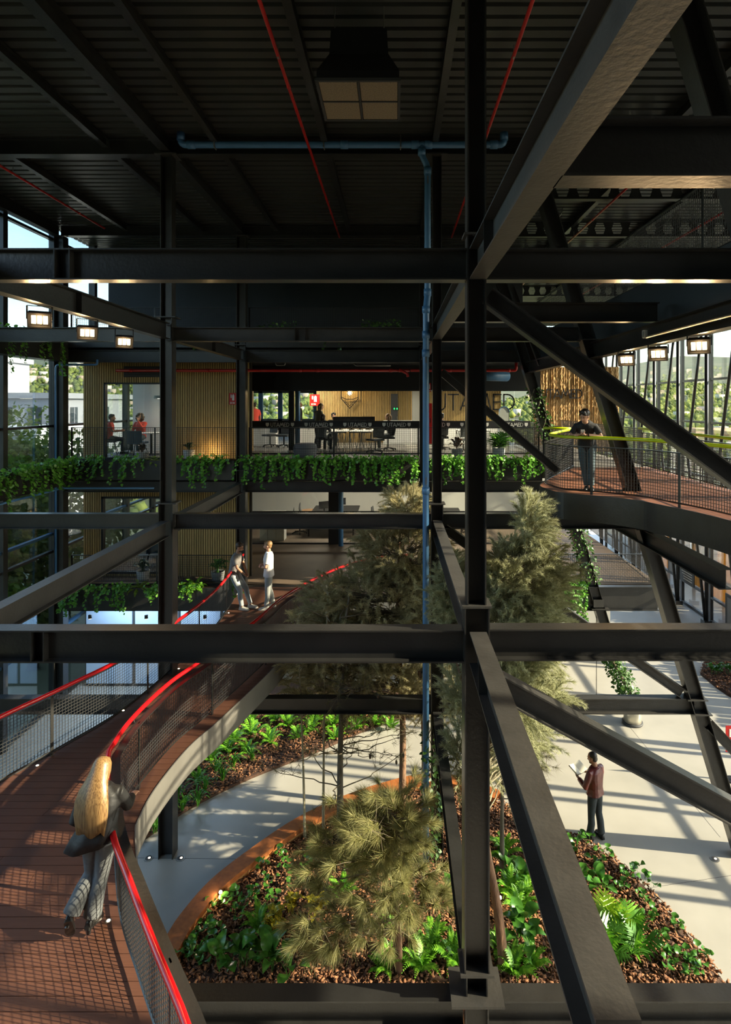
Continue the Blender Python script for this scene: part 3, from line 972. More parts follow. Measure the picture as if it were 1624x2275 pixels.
def railing(label, path, H=0.95, post_every=1.9, hand=None, hand_r=0.032, hand_h=1.03, hand_off=0.09, cell=0.05, wire=0.0036, cap_w=0.05, name='mesh_railing', posts=True, z0=0.07):
    path = [Vector(p) for p in path]
    S = arclen(path)
    L = S[-1]
    t = thing(name, label, 'railing', path[len(path) // 2])
    n = max(1, int(round(L / post_every)))
    cuts = [L * k / n for k in range(n + 1)]
    for a, b in zip(cuts[:-1], cuts[1:]):
        wire_panel(path, S, a + 0.02, b - 0.02, z0, H - 0.02, cell, wire).build('mesh_panel', 'wire', t)
    nrm = side_normals(path)
    def off(i, h, d):
        return path[i] + Vector((0, 0, h)) + nrm[i] * d
    mb = MB()
    for i in range(len(path) - 1):
        mb.add([off(i, H, cap_w / 2), off(i, H, -cap_w / 2), off(i + 1, H, -cap_w / 2), off(i + 1, H, cap_w / 2),
                off(i, H - 0.012, cap_w / 2), off(i, H - 0.012, -cap_w / 2), off(i + 1, H - 0.012, -cap_w / 2), off(i + 1, H - 0.012, cap_w / 2)],
               [(0, 1, 2, 3), (7, 6, 5, 4), (0, 3, 7, 4), (1, 5, 6, 2)])
    mb.build('top_rail', 'steel', t)
    MB().tube([p + Vector((0, 0, z0)) for p in path], 0.014, 4).build('bottom_rail', 'steel', t)
    if posts:
        for s in cuts:
            p = at_len(path, S, min(max(s, 0.01), L - 0.01))
            i = int(np.clip(np.searchsorted(S, s), 0, len(path) - 1))
            MB().bar(p, p + Vector((0, 0, H)), 0.05, 0.014, up=nrm[i]).build('post', 'steel', t)
            if hand:
                MB().tube([p + Vector((0, 0, H - 0.03)), p + nrm[i] * hand_off * 0.8 + Vector((0, 0, H + 0.0)), p + nrm[i] * hand_off + Vector((0, 0, hand_h))], 0.009, 6).build('bracket', 'steel', t)
    if hand:
        MB().tube([off(i, hand_h, hand_off) for i in range(len(path))], hand_r, 12).build('handrail', hand, t, True)
    return t

# ---------------------------------------------------------------- footbridge
red_r = [(835, 1240), (745, 1265), (640, 1320), (570, 1378), (460, 1460), (380, 1515), (300, 1590), (255, 1650), (240, 1690), (247, 1830), (290, 1960), (340, 2090), (390, 2210), (415, 2275)]
red_l = [(0, 1592), (140, 1527), (280, 1457), (395, 1378), (470, 1320), (512, 1272)]
HZ = L1 + 1.0
R = [G(x, y, HZ) for x, y in red_r]
R = [Vector((0.35, 16.95, HZ))] + R + [Vector((-1.05, 3.55, HZ)), Vector((-0.75, 3.0, HZ))]
Lf = [Vector((-6.9, 5.2, HZ)), Vector((-6.35, 6.4, HZ))] + [G(x, y, HZ) for x, y in red_l] + [Vector((-4.42, 17.0, HZ))]
R = smooth_path(R, 6)
Lf = smooth_path(Lf, 6)
for p in R + Lf:
    p.z = L1
Ry = np.array([p.y for p in R][::-1])
Rx = np.array([p.x for p in R][::-1])
Ly = np.array([p.y for p in Lf])
Lx = np.array([p.x for p in Lf])
nr = side_normals(R)             # R runs toward the camera
nl = side_normals(Lf)            # Lf runs away from the camera
# which side of each line is inside the deck
rail_r = [p + n * 0.0 for p, n in zip(R, nr)]
edge_r = [p + n * (0.30 if n.x > 0 else -0.30) for p, n in zip(R, nr)]
edge_l = [p + n * (0.12 if n.x < 0 else -0.12) for p, n in zip(Lf, nl)]
Ey = np.array([p.y for p in edge_r][::-1]); Ex = np.array([p.x for p in edge_r][::-1])
Fy = np.array([p.y for p in edge_l]); Fx = np.array([p.x for p in edge_l])
order = np.argsort(Ey)
Ey, Ex = Ey[order], Ex[order]
def deck_right(y):
    return float(np.interp(y, Ey, Ex))
def deck_left(y):
    return float(np.interp(y, Fy, Fx)) if y > Fy[0] else float(Fx[0] - (Fy[0] - y) * 0.3)

bridge = thing('footbridge', 'curved footbridge with reddish board deck and steel edge plate', 'bridge', (-3.5, 9.0, L1))
y, row = 3.0, 0
while y < 17.14:
    y2 = min(y + 0.137, 17.15)
    a0, a1, b0, b1 = deck_left(y), deck_left(y2), deck_right(y), deck_right(y2)
    w = b0 - a0
    cuts = [0.0, 1.0]
    if row % 2 == 0:
        cuts = [0.0, min(0.8, max(0.2, random.uniform(0.25, 0.75))), 1.0]
    for c0, c1 in zip(cuts[:-1], cuts[1:]):
        g = 0.0025 / w
        q = []
        for z in (L1 - 0.025, L1):
            for (aa, bb, yv, s) in ((a0, b0, y, c0 + g), (a0, b0, y, c1 - g), (a1, b1, y2 - 0.007, c1 - g), (a1, b1, y2 - 0.007, c0 + g)):
                q.append((aa + (bb - aa) * s, yv, z))
        MB().add(q, [(0, 3, 2, 1), (4, 5, 6, 7), (0, 1, 5, 4), (1, 2, 6, 5), (2, 3, 7, 6), (3, 0, 4, 7)]).build('deck_board', 'deckboard', bridge)
    y += 0.137
    row += 1
def strip(pts, z0, z1, th, nrmls):
    mb = MB()
    for i in range(len(pts) - 1):
        a, b = pts[i], pts[i + 1]
        na, nb = nrmls[i] * th, nrmls[i + 1] * th
        lo, hi = Vector((0, 0, z0)), Vector((0, 0, z1))
        mb.add([a + lo, b + lo, b + hi, a + hi, a + na + lo, b + nb + lo, b + nb + hi, a + na + hi],
               [(0, 1, 2, 3), (7, 6, 5, 4), (3, 2, 6, 7), (0, 4, 5, 1)])
    return mb
strip(edge_r, -0.42, 0.012, 0.016, side_normals(edge_r)).build('edge_plate', 'fascia', bridge)
strip(edge_l, -0.42, 0.012, 0.016, side_normals(edge_l)).build('edge_plate', 'steel_lit', bridge)
# underside plate
ys = np.linspace(3.0, 17.1, 48)
mb = MB()
for a, b in zip(ys[:-1], ys[1:]):
    mb.add([(deck_left(a) + 0.02, a, L1 - 0.30), (deck_right(a) - 0.02, a, L1 - 0.30), (deck_right(b) - 0.02, b, L1 - 0.30), (deck_left(b) + 0.02, b, L1 - 0.30)], [(0, 1, 2, 3)])
mb.build('soffit', 'steel', bridge)
mb = MB()
for yv in np.arange(3.3, 17, 1.2):
    mb.span((deck_left(yv) + 0.03, yv - 0.05, L1 - 0.28), (deck_right(yv) - 0.03, yv + 0.05, L1 - 0.03))
mb.build('cross_joists', 'steel', bridge)

inward = [n * (-1 if n.x > 0 else 1) for n in nr]
sgn_r = 1 if inward[10].dot(nr[10]) > 0 else -1
railing('garden-side bridge railing with glossy red handrail beside the blond woman', [p + n * (0.08 if n.x > 0 else -0.08) for p, n in zip(R, nr)], hand='red', hand_off=0.085 * sgn_r, hand_h=1.0, H=0.93, post_every=2.05, cap_w=0.11, name='bridge_railing')
sgn_l = 1 if nl[6].x > 0 else -1
railing('facade-side bridge railing with glossy red handrail behind the man in grey', [p - n * 0.06 * sgn_l for p, n in zip(Lf, nl)], hand='red', hand_off=0.07 * sgn_l, hand_h=1.0, H=0.93, post_every=2.05, cap_w=0.06, name='bridge_railing')

def deck_light(px, py, z, label):
    p = G(px, py, z)
    t = thing('deck_light', label, 'light', (p.x, p.y, z), group='small round lights let into the floors')
    MB().ngon(p, 0.032, 14, 0.0, 0.004).build('ring', 'bracket', t)
    MB().ngon(p, 0.018, 12, 0.004, 0.006).build('lens', 'spotglow', t)
for x, y, lab in ((83, 1701, 'left of the blond woman'), (274, 1579, 'beyond the woman by the facade railing'), (397, 1486, 'beside the column on the bridge'), (241, 2046, 'by the heel of the blond woman'), (508, 1362, 'in front of the man in grey'), (527, 1320, 'behind the man in grey')):
    deck_light(x, y, L1, 'small round deck light ' + lab)

# ---------------------------------------------------------------- balcony on the right
front = [(1213, 1086), (1240, 1094), (1278, 1098), (1357, 1105), (1422, 1113), (1461, 1121), (1539, 1137), (1624, 1158)]
fe = [G(x, y, L2) for x, y in front]
fe = [Vector((3.6, 13.6, L2)), Vector((3.22, 12.8, L2)), Vector((3.05, 12.3, L2))] + fe + [Vector((5.25, 6.8, L2)), Vector((5.5, 4.6, L2))]
fe = smooth_path(fe, 5)
backl = [Vector((4.85, 15.85, L2))]
poly = backl + fe + [Vector((6.75, 4.6, L2)), Vector((6.72, 8.5, L2)), Vector((6.75, 12.0, L2)), Vector((6.9, 15.9, L2))]
balc = thing('balcony', 'brown decked balcony tongue with dark curved edge plate on the right', 'balcony', (5.2, 11, L2 - 0.45))
n = len(poly)
mb = MB()
vs = [(p.x, p.y, L2) for p in poly] + [(p.x, p.y, L2 - 0.06) for p in poly]
mb.add(vs, [tuple(range(n)), tuple(range(2 * n - 1, n - 1, -1))] + [(k, n + k, n + (k + 1) % n, (k + 1) % n) for k in range(n)])
mb.build('deck', 'balconydeck', balc)
ol = [backl[0]] + fe
strip(ol, -0.50, 0.01, -0.016, side_normals(ol)).build('edge_plate', 'steel', balc)
mb = MB()
mb.add([(p.x, p.y, L2 - 0.42) for p in poly], [tuple(range(n - 1, -1, -1))])
mb.build('soffit', 'steel', balc)

inn = side_normals(fe)
sg = 1 if inn[12].y > 0 else -1
fr_path = [p + m_ * (0.10 * sg) for p, m_ in zip(fe, inn)]
fr_path = [Vector((4.80, 15.75, L2))] + fr_path[1:]
railing('balcony railing with lime handrail the man in black leans on', fr_path, hand='lime', hand_off=0.10 * sg, hand_h=1.08, H=0.92, post_every=1.7, cell=0.055, wire=0.0042, name='balcony_railing')
bk = [Vector((6.55, 4.6, L2)), Vector((6.55, 8.5, L2)), Vector((6.58, 12.0, L2)), Vector((6.72, 15.9, L2)), Vector((6.78, 20, L2)), Vector((6.85, 24.2, L2))]
railing('outer balcony railing with lime handrail before the glass facade', resample(bk[:4], 0.5), hand='lime', hand_off=0.10, hand_h=1.06, H=0.95, post_every=1.7, cell=0.055, wire=0.0042, name='balcony_railing')
railing('dark walkway railing in front of the bark-clad wall', resample([Vector((6.72, 15.95, L2)), Vector((6.85, 24.2, L2))], 0.6), H=1.05, post_every=1.4, cell=0.055, wire=0.0042, name='walkway_railing')
railing('short lime railing behind the man in black where the walkway starts', resample([Vector((4.1, 16.2, L2)), Vector((4.8, 16.0, L2))], 0.3), hand='lime', hand_off=0.03, hand_h=1.05, H=0.95, post_every=0.7, cell=0.055, wire=0.0042, name='walkway_railing')
railing('dark walkway railing beside the leaning ivy column', resample([Vector((4.9, 17.4, L2)), Vector((4.95, 24.2, L2))], 0.6), H=1.05, post_every=1.6, cell=0.055, wire=0.0042, name='walkway_railing')

# ---------------------------------------------------------------- railings at the back
def xrail(label, x0, x1, y, z, H=0.98, cell=0.055, wire=0.0034, post_every=2.3):
    railing(label, resample([Vector((x0, y, z)), Vector((x1, y, z))], 0.6), H=H, cell=cell, wire=wire, post_every=post_every, name='gallery_railing')
xrail('dark gallery railing before the meeting room with two people', XA + 0.2, XB - 0.16, 17.5, L2, 1.02)
xrail('dark gallery railing before the glazed office', XB + 0.16, XC - 0.13, 17.5, L2, 1.02)
xrail('dark gallery railing before the big office letters', XC + 0.13, 4.3, 17.5, L2, 1.02)
xrail('first storey railing below the slatted wall', XA + 0.2, XB - 0.05, 17.5, L1, 0.85)
xrail('first storey railing on the right behind the trees', 1.0, 7.75, 17.36, L1, 0.92)
xrail('dark railing of the top gallery above the meeting room', XA + 0.2, XB - 0.16, 17.48, L3, 0.95)
xrail('dark railing of the top gallery above the office', XB + 0.16, XC - 0.13, 17.48, L3, 0.95)
xrail('dark railing of the top gallery right of the downpipe', XC + 0.13, 4.2, 17.48, L3, 0.95)
railing('tall mesh railing of the high gallery under the right roof', resample([Vector((4.36, 5.0, 11.02)), Vector((4.36, 18.2, 11.02))], 0.6), H=1.08, cell=0.06, wire=0.004, post_every=3.1, name='gallery_railing')
railing('mesh railing along the outer side of the first storey walkway', resample([Vector((7.8, 17.4, L1)), Vector((8.3, 26, L1))], 0.6), H=0.95, cell=0.055, wire=0.0042, post_every=1.5, name='walkway_railing')

# ---------------------------------------------------------------- garden beds
isl_px = [(385, 2110), (420, 2055), (480, 1985), (560, 1920), (660, 1850), (760, 1800), (860, 1765), (940, 1747), (1020, 1753), (1110, 1785)]
isl_a = [G(x, y, 0) for x, y in isl_px]
isl_b = [G(x, y, 0) for x, y in ((1180, 1815), (1250, 1848), (1350, 1900), (1450, 1988), (1530, 2080), (1600, 2170))]
isl_b += [Vector((5.25, 8.0, 0)), Vector((4.9, 6.4, 0)), Vector((3.6, 5.2, 0))]
isl_c = [Vector((0.5, 4.8, 0)), Vector((-2.4, 5.6, 0)), Vector((-3.5, 7.2, 0)), Vector((-3.72, 8.4, 0)), Vector((-3.74, 9.1, 0))]
isl = smooth_path(isl_c + isl_a + isl_b, 4)
lb_px = [(420, 1800), (560, 1730), (700, 1675), (800, 1630), (890, 1600), (960, 1585)]
lb = smooth_path([Vector((-8.2, 10.4, 0)), Vector((-6.6, 11.0, 0)), Vector((-5.4, 11.75, 0))] + [G(x, y, 0) for x, y in lb_px], 4)
lbed = lb + [Vector((2.2, 18.6, 0)), Vector((-5.0, 19.2, 0)), Vector((-9.0, 15.0, 0)), Vector((-9.2, 12.0, 0))]
def bed(label, poly, z, loc):
    t = thing('garden_bed', label, 'garden bed', loc)
    n = len(poly)
    c = sum(poly, Vector()) / n
    mb = MB()
    ring2 = [p.lerp(c, 0.08) for p in poly]
    vs = [(p.x, p.y, 0.004) for p in poly] + [(p.x, p.y, z) for p in ring2]
    mb.add(vs, [(k, (k + 1) % n, n + (k + 1) % n, n + k) for k in range(n)] + [tuple(range(n, 2 * n))])
    mb.build('soil', 'soil', t)
    return t
def inside(px, py, poly):
    r = np.zeros(len(px), bool)
    n = len(poly)
    for i in range(n):
        x1, y1, x2, y2 = poly[i].x, poly[i].y, poly[(i + 1) % n].x, poly[(i + 1) % n].y
        if y1 == y2:
            continue
        c = ((y1 > py) != (y2 > py)) & (px < (x2 - x1) * (py - y1) / (y2 - y1) + x1)
        r ^= c
    return r
CHIP = [(-.5, -.5, -.25), (.5, -.38, -.25), (.42, .5, -.25), (-.44, .36, -.25), (-.4, -.42, .25), (.45, -.5, .2), (.5, .4, .25), (-.5, .44, .15)]
CHIPF = [(0, 3, 2, 1), (4, 5, 6, 7), (0, 1, 5, 4), (1, 2, 6, 5), (2, 3, 7, 6), (3, 0, 4, 7)]
def mulch(parent, poly, N, box, z):
    x = rng.uniform(box[0], box[1], N)
    y = rng.uniform(box[2], box[3], N)
    k = inside(x, y, poly)
    x, y = x[k], y[k]
    n = len(x)
    d = rng.normal(0, 1, (n, 3))
    d[:, 2] *= 0.28
    M = frames(np.stack([x, y, z + rng.uniform(-0.005, 0.035, n)], 1), d, up=np.tile([0, 0, 1.0], (n, 1)) + rng.normal(0, 0.35, (n, 3)))
    M[:, :, 0] *= rng.uniform(0.018, 0.05, n)[:, None]
    M[:, :, 1] *= rng.uniform(0.035, 0.11, n)[:, None]
    M[:, :, 2] *= rng.uniform(0.006, 0.013, n)[:, None]
    me = np_mesh('bark_chips', CHIP, CHIPF, M, 'chip')
    tag(link('bark_chips', me, parent), kind='stuff')
b1 = bed('large garden island of bark mulch edged with orange timber', isl, 0.07, (0.7, 9.5, 0))
mulch(b1, isl, 30000, (-3.9, 5.4, 7.9, 14.0), 0.075)
b2 = bed('fern bed of bark mulch behind the curving path', lbed, 0.06, (-3.5, 15, 0))
mulch(b2, lbed, 16000, (-6.5, 1.8, 10.8, 17.5), 0.062)
p3 = smooth_path([Vector((10.1, 19.4, 0)), Vector((10.2, 18.0, 0)), Vector((10.9, 16.6, 0)), Vector((12.0, 15.8, 0)), Vector((12.4, 18, 0)), Vector((12.2, 20.5, 0)), Vector((10.8, 20.4, 0))], 3)
b3 = bed('small planted bed at the right edge near the facade', p3, 0.06, (11, 18, 0))
mulch(b3, p3, 3500, (9.9, 12.5, 15.7, 20.6), 0.062)

# timber kerb of the island
kp = smooth_path([Vector((-3.6, 7.8, 0)), Vector((-3.74, 8.7, 0))] + isl_a, 6)
kn = side_normals(kp)
kerb = thing('timber_kerb', 'curved orange timber kerb between the path and the garden island', 'kerb', (-2.0, 12.0, 0))
c0 = Vector((0.5, 9.5, 0))
mb, me_ = MB(), MB()
for i in range(len(kp) - 1):
    q = []
    for j in (i, i + 1):
        nn = kn[j] if kn[j].dot(c0 - kp[j]) > 0 else -kn[j]
        o_, i_ = kp[j] - nn * 0.12, kp[j] + nn * 0.20
        q += [o_, o_ + Vector((0, 0, 0.22)), i_ + Vector((0, 0, 0.22)), i_]
    mb.add(q, [(0, 1, 5, 4), (1, 2, 6, 5), (2, 3, 7, 6)])
    p0, p1 = q[3], q[7]
    me_.add([p0 + Vector((0, 0, 0.10)), p1 + Vector((0, 0, 0.10)), p1 + Vector((0, 0, 0.125)), p0 + Vector((0, 0, 0.125)),
             p0 + (c0 - p0).normalized() * 0.02 + Vector((0, 0, 0.10)), p1 + (c0 - p1).normalized() * 0.02 + Vector((0, 0, 0.10)), p1 + (c0 - p1).normalized() * 0.02 + Vector((0, 0, 0.125)), p0 + (c0 - p0).normalized() * 0.02 + Vector((0, 0, 0.125))],
            [(3, 2, 6, 7), (4, 5, 6, 7), (7, 6, 5, 4)])
q = []
for e in (kp[0], kp[-1]):
    pass
mb.build('kerb_board', 'kerbwood', kerb)
me_.build('lower_edge', 'kerbedge', kerb)

# round lights and joints let into the concrete
for x, y, lab in ((330, 1907, 'left of the bridge column foot'), (401, 1907, 'right of the bridge column foot'), (1588, 1909, 'on the concrete beside the bark bed')):
    p = G(x, y, 0)
    t = thing('floor_uplight', 'round floor uplight ' + lab, 'light', (p.x, p.y, 0), group='round uplights in the concrete')
    MB().ngon(p, 0.085, 20, 0.0, 0.008).build('ring', 'bracket', t)
    MB().ngon(p, 0.062, 18, 0.008, 0.011).build('glass_disc', 'darkgrey', t)
    MB().ngon(p + Vector((0.015, 0.0, 0)), 0.022, 12, 0.011, 0.014).build('lens', 'spotglow', t)
jm = MB()
for a, b in (((300, 1906), (900, 1912)), ((1360, 1985), (1624, 1945)), ((1395, 1610), (1600, 1860))):
    jm.bar(G(a[0], a[1], 0.001), G(b[0], b[1], 0.001), 0.006, 0.002)
structure('trim_2', jm, 'darkgrey', 'thin dark saw joints in the concrete floor', 'trim')
# ---------------------------------------------------------------- pipes
def pipe(name, label, pts, r, m, cat='pipe', couplers=(), hangers=(), n=12, cm=None):
    t = thing(name, label, cat, pts[0])
    MB().tube(pts, r, n).build('pipe_run', m, t, True)
    for c, d in couplers:
        c, d = Vector(c), Vector(d).normalized()
        MB().tube([c - d * r * 1.1, c + d * r * 1.1], r * 1.2, n).build('coupling', cm or m, t, True)
    for c in hangers:
        c = Vector(c)
        MB().box(c + Vector((0, 0, r + 0.06)), (0.012, 0.012, 0.14)).box(c, (0.02, r * 2.3, r * 2.3)).build('clamp', 'bracket', t)
    return t
def rounded(pts, rad=0.12, n=4):
    P = [Vector(p) for p in pts]
    out = [P[0]]
    for i in range(1, len(P) - 1):
        a, b, c = P[i - 1], P[i], P[i + 1]
        u, v = (a - b).normalized(), (c - b).normalized()
        r = min(rad, (a - b).length * 0.45, (c - b).length * 0.45)
        for k in range(n + 1):
            t = k / n
            out.append((b + u * r).lerp(b, t).lerp(b.lerp(b + v * r, t), t))
    out.append(P[-1])
    return out
yb, zb_ = 11.38, 14.02
px_ = lambda x: (x - CX) / F * yb
xl, xr, xm = px_(402), px_(1120), px_(937)
pipe('blue_drain_pipe', 'horizontal blue drain pipe slung under the roof beam', rounded([(xl, yb, ZR - 0.01), (xl, yb, zb_), (xr, yb, zb_), (xr, yb, ZR - 0.01)], 0.14), 0.066, 'bluepipe',
     couplers=[((xl, yb, zb_ + 0.16), (0, 0, 1)), ((xl + 0.2, yb, zb_), (1, 0, 0)), ((px_(765), yb, zb_), (1, 0, 0)), ((xm - 0.13, yb, zb_), (1, 0, 0)), ((xm + 0.13, yb, zb_), (1, 0, 0)), ((xr - 0.2, yb, zb_), (1, 0, 0)), ((xr, yb, zb_ + 0.16), (0, 0, 1))],
     hangers=[(px_(478), yb, zb_), (px_(720), yb, zb_), (px_(890), yb, zb_)])
zz = lambda y, Y=11.38: CZ - (y - CY) / F * Y
xd = px_(950)
xj = px_(946)
pipe('blue_downpipe', 'tall blue downpipe dropping in front of the column into the garden', rounded([(xm, yb, zb_ - 0.02), (xm, yb, zz(345)), (xd, yb, zz(370)), (xd, yb, zz(655)), (xj, yb - 0.1, zz(690)), (xj, yb - 0.1, zz(740)), (xj, yb, zz(775)), (xj, yb, 0.1)], 0.1), 0.062, 'bluepipe',
     couplers=[((xm, yb, zz(338)), (0, 0, 1)), ((xd, yb, zz(380)), (0, 0, 1)), ((xd, yb, zz(650)), (0, 0, 1)), ((xj, yb - 0.1, zz(690)), (0, 0, 1)), ((xj, yb - 0.1, zz(745)), (0, 0, 1)), ((xj, yb, zz(785)), (0, 0, 1)), ((xj, yb, zz(1090)), (0, 0, 1))],
     hangers=[(xd, yb, zz(402)), (xj, yb, zz(799)), (xj, yb, zz(1068))])
for x, lab, y0, y1 in ((-1.64, 'left of the ventilation box', 2, D2 - 0.1), (1.66, 'right of the main column', 2, D2 - 0.1), (-8.1, 'near the left facade', 9, 16.3), (5.07, 'through the castellated beams', 2, 24), (8.1, 'over the high gallery mesh', 6, 28)):
    zp = 13.86 if x < 4 else 13.70
    pipe('sprinkler_pipe', 'thin red sprinkler pipe under the roof, ' + lab, [(x, y0, zp), (x, y1, zp)], 0.026, 'firered',
         hangers=[(x, y, zp) for y in np.arange(8.2, y1, 2.1)], couplers=[((x, y, zp), (0, 1, 0)) for y in np.arange(9, y1, 3.0)])
zf = 9.99
pipe('fire_main', 'red fire main running above the slatted meeting room wall', [(W(258, 822, 17.9).x, 17.9, zf), (W(910, 822, 17.9).x, 17.9, zf)], 0.045, 'firered',
     couplers=[((W(x, 822, 17.9).x, 17.9, zf), (1, 0, 0)) for x in (290, 462, 667, 706, 868, 890)])
pipe('fire_main', 'red fire main running above the office letters', rounded([(W(912, 822, 17.9).x, 17.9, zf), (3.55, 17.9, zf), (3.7, 17.9, zf), (3.7, 17.9, 10.24)], 0.1), 0.045, 'firered',
     couplers=[((W(x, 822, 17.9).x, 17.9, zf), (1, 0, 0)) for x in (1000, 1130)])
t = pipe('fire_branch', 'short red branch pipe hanging from the fire main', rounded([(W(890, 822, 17.9).x, 17.85, zf), (W(905, 830, 17.9).x, 17.8, zf - 0.1), (W(906, 830, 17.9).x, 17.8, zf - 0.2)], 0.05), 0.04, 'firered')
pipe('conduit', 'grey conduit above the fire main over the office', rounded([(W(785, 800, 17.8).x, 17.8, 10.2), (W(790, 810, 17.8).x, 17.8, 10.13), (W(868, 812, 17.8).x, 17.8, 10.13)], 0.06), 0.018, 'bracket')
pipe('conduit', 'grey looped conduit above the far meeting room edge', rounded([(W(612, 802, 17.8).x, 17.8, 10.22), (W(614, 812, 17.8).x, 17.8, 10.14), (W(632, 812, 17.8).x, 17.8, 10.14), (W(634, 802, 17.8).x, 17.8, 10.22)], 0.06), 0.018, 'bracket')
pipe('fire_main', 'red fire main under the second storey vines', [(W(265, 1088, 17.7).x, 17.7, zz(1088, 17.7)), (W(1200, 1088, 17.7).x, 17.7, zz(1088, 17.7))], 0.035, 'firered')
pipe('blue_water_pipe', 'thin blue water pipe in the corner by the left facade', rounded([(-9.75, 12.0, 6.5), (-9.75, 16.9, 6.5), (-9.75, 17.0, 6.52), (-7.0, 17.0, 6.52)], 0.1), 0.03, 'bluepipe')
pipe('blue_water_pipe', 'thin blue water pipe high in the left corner', rounded([(-9.8, 16.9, 3.6), (-9.8, 16.9, 10.1), (-8.6, 16.9, 10.1), (-8.6, 16.9, 10.25)], 0.1), 0.03, 'bluepipe')
pipe('blue_pipe', 'blue pipe column inside the second storey office', [(-3.60, 21.6, L2), (-3.60, 21.6, 9.94)], 0.09, 'bluepipe')
pipe('blue_pipe', 'blue pipe column at the first storey office glass', [(-2.05, 22.1, L1), (-2.05, 22.1, 6.75)], 0.09, 'bluepipe')
column('black steel column inside the second storey office', -3.82, 21.6, [(L2, 9.94, 0.2)], [])
t = thing('air_duct', 'teal round duct end above the office letters', 'duct', (2.9, 18.6, 9.85))
MB().tube([(2.75, 18.3, 9.86), (3.6, 18.9, 9.86)], 0.17, 16).build('duct', 'bluepipe', t, True)

# ---------------------------------------------------------------- ventilation box under the roof
def vent_box():
    x0, x1, y0, y1, z = -1.0, 0.05, 7.45, 8.48, 13.1
    t = thing('ventilation_box', 'black ventilation box with square mesh grille under the roof', 'vent', ((x0 + x1) / 2, (y0 + y1) / 2, z))
    mb = MB()
    mb.loft([[(x0, y0, z + 0.02), (x1, y0, z + 0.02), (x1, y1, z + 0.02), (x0, y1, z + 0.02)], [(x0, y0, z + 0.14), (x1, y0, z + 0.14), (x1, y1, z + 0.14), (x0, y1, z + 0.14)],
             [(x0 + 0.14, y0 + 0.18, z + 0.45), (x1 - 0.14, y0 + 0.18, z + 0.45), (x1 - 0.14, y1 - 0.1, z + 0.45), (x0 + 0.14, y1 - 0.1, z + 0.45)],
             [(x0 + 0.16, y0 + 0.2, z + 0.8), (x1 - 0.16, y0 + 0.2, z + 0.8), (x1 - 0.16, y1 - 0.12, z + 0.8), (x0 + 0.16, y1 - 0.12, z + 0.8)]])
    mb.build('hood', 'black', t)
    xm_, ym_ = (x0 + x1) / 2, (y0 + y1) / 2
    for a, b in ((x0, xm_), (xm_, x1)):
        for c, d in ((y0, ym_), (ym_, y1)):
            MB().span((a + 0.02, c + 0.02, z), (b - 0.02, d - 0.02, z + 0.02)).build('filter_mesh', 'grillemesh', t)
    fr = MB()
    for a, b in (((x0 - .02, y0 - .02), (x1 + .02, y0 + .015)), ((x0 - .02, y1 - .015), (x1 + .02, y1 + .02)), ((x0 - .02, y0), (x0 + .015, y1)), ((x1 - .015, y0), (x1 + .02, y1)), ((xm_ - .012, y0), (xm_ + .012, y1)), ((x0, ym_ - .012), (x1, ym_ + .012))):
        fr.span((a[0], a[1], z - 0.01), (b[0], b[1], z + 0.03))
    fr.build('grille_frame', 'darkgrey', t)
    for x in (x0 + 0.2, x1 - 0.2):
        for y in (y0 + 0.3, y1 - 0.2):
            MB().tube([(x, y, z + 0.8), (x, y, ZR)], 0.008, 6).build('hanger_rod', 'bracket', t)
vent_box()

# ---------------------------------------------------------------- floodlights
def floodlight(label, px, py, X, aim, ztop):
    Y = X * F / (px - CX)
    c = W(px, py, Y)
    t = thing('floodlight', label, 'floodlight', (c.x, c.y, c.z))
    d = Vector(aim).normalized()
    s = d.cross(Vector((0, 0, 1))).normalized()
    u = s.cross(d)
    m = Matrix((s, d, u)).transposed()
    MB().box(c - d * 0.03, (0.25, 0.07, 0.19), m).build('housing', 'black', t)
    for k in (-1, 0, 1):
        MB().box(c + d * 0.012 + s * (0.066 * k), (0.05, 0.014, 0.105), m).build('lamp_cell', 'lampglow', t)
    fr = MB()
    for a, b in (((0, 0.092), (0.27, 0.02)), ((0, -0.092), (0.27, 0.02)), ((0.128, 0), (0.02, 0.19)), ((-0.128, 0), (0.02, 0.19))):
        fr.box(c + d * 0.02 + s * a[0] + u * a[1], (b[0], 0.05, b[1]), m)
    fr.build('bezel', 'black', t)
    fins = MB()
    for k in range(7):
        fins.box(c - d * 0.085 + s * (0.034 * (k - 3)), (0.008, 0.045, 0.15), m)
    fins.build('cooling_fins', 'black', t)
    br = MB()
    top = Vector((c.x, c.y, ztop))
    for k in (-1, 1):
        br.bar(c + s * 0.14 * k, top + s * 0.14 * k, 0.03, 0.006)
    br.bar(top - s * 0.14, top + s * 0.14, 0.03, 0.006)
    br.build('bracket', 'black', t)
    ld = bpy.data.lights.new('floodlight_beam', 'SPOT')
    ld.energy = 75
    ld.color = (1.0, 0.66, 0.32)
    ld.spot_size = 2.4
    ld.spot_blend = 0.6
    ld.shadow_soft_size = 0.08
    lo = bpy.data.objects.new('floodlight_beam', ld)
    COL.objects.link(lo)
    lo.parent = t
    lo.location = d * 0.06
    lo.rotation_euler = d.to_track_quat('-Z', 'Y').to_euler()
    pd = bpy.data.lights.new('floodlight_spill', 'POINT')
    pd.energy = 5
    pd.color = (1.0, 0.62, 0.28)
    pd.shadow_soft_size = 0.05
    po = bpy.data.objects.new('floodlight_spill', pd)
    COL.objects.link(po)
    po.parent = t
    po.location = d * 0.10
floodlight('nearest floodlight under the left long beam', 88, 710, XB - 0.09, (0.55, -1, -0.55), UPB)
floodlight('middle floodlight under the left long beam', 194, 739, XB - 0.09, (0.55, -1, -0.55), UPB)
floodlight('farthest floodlight under the left long beam', 276, 759, XB - 0.09, (0.55, -1, -0.55), UPB)
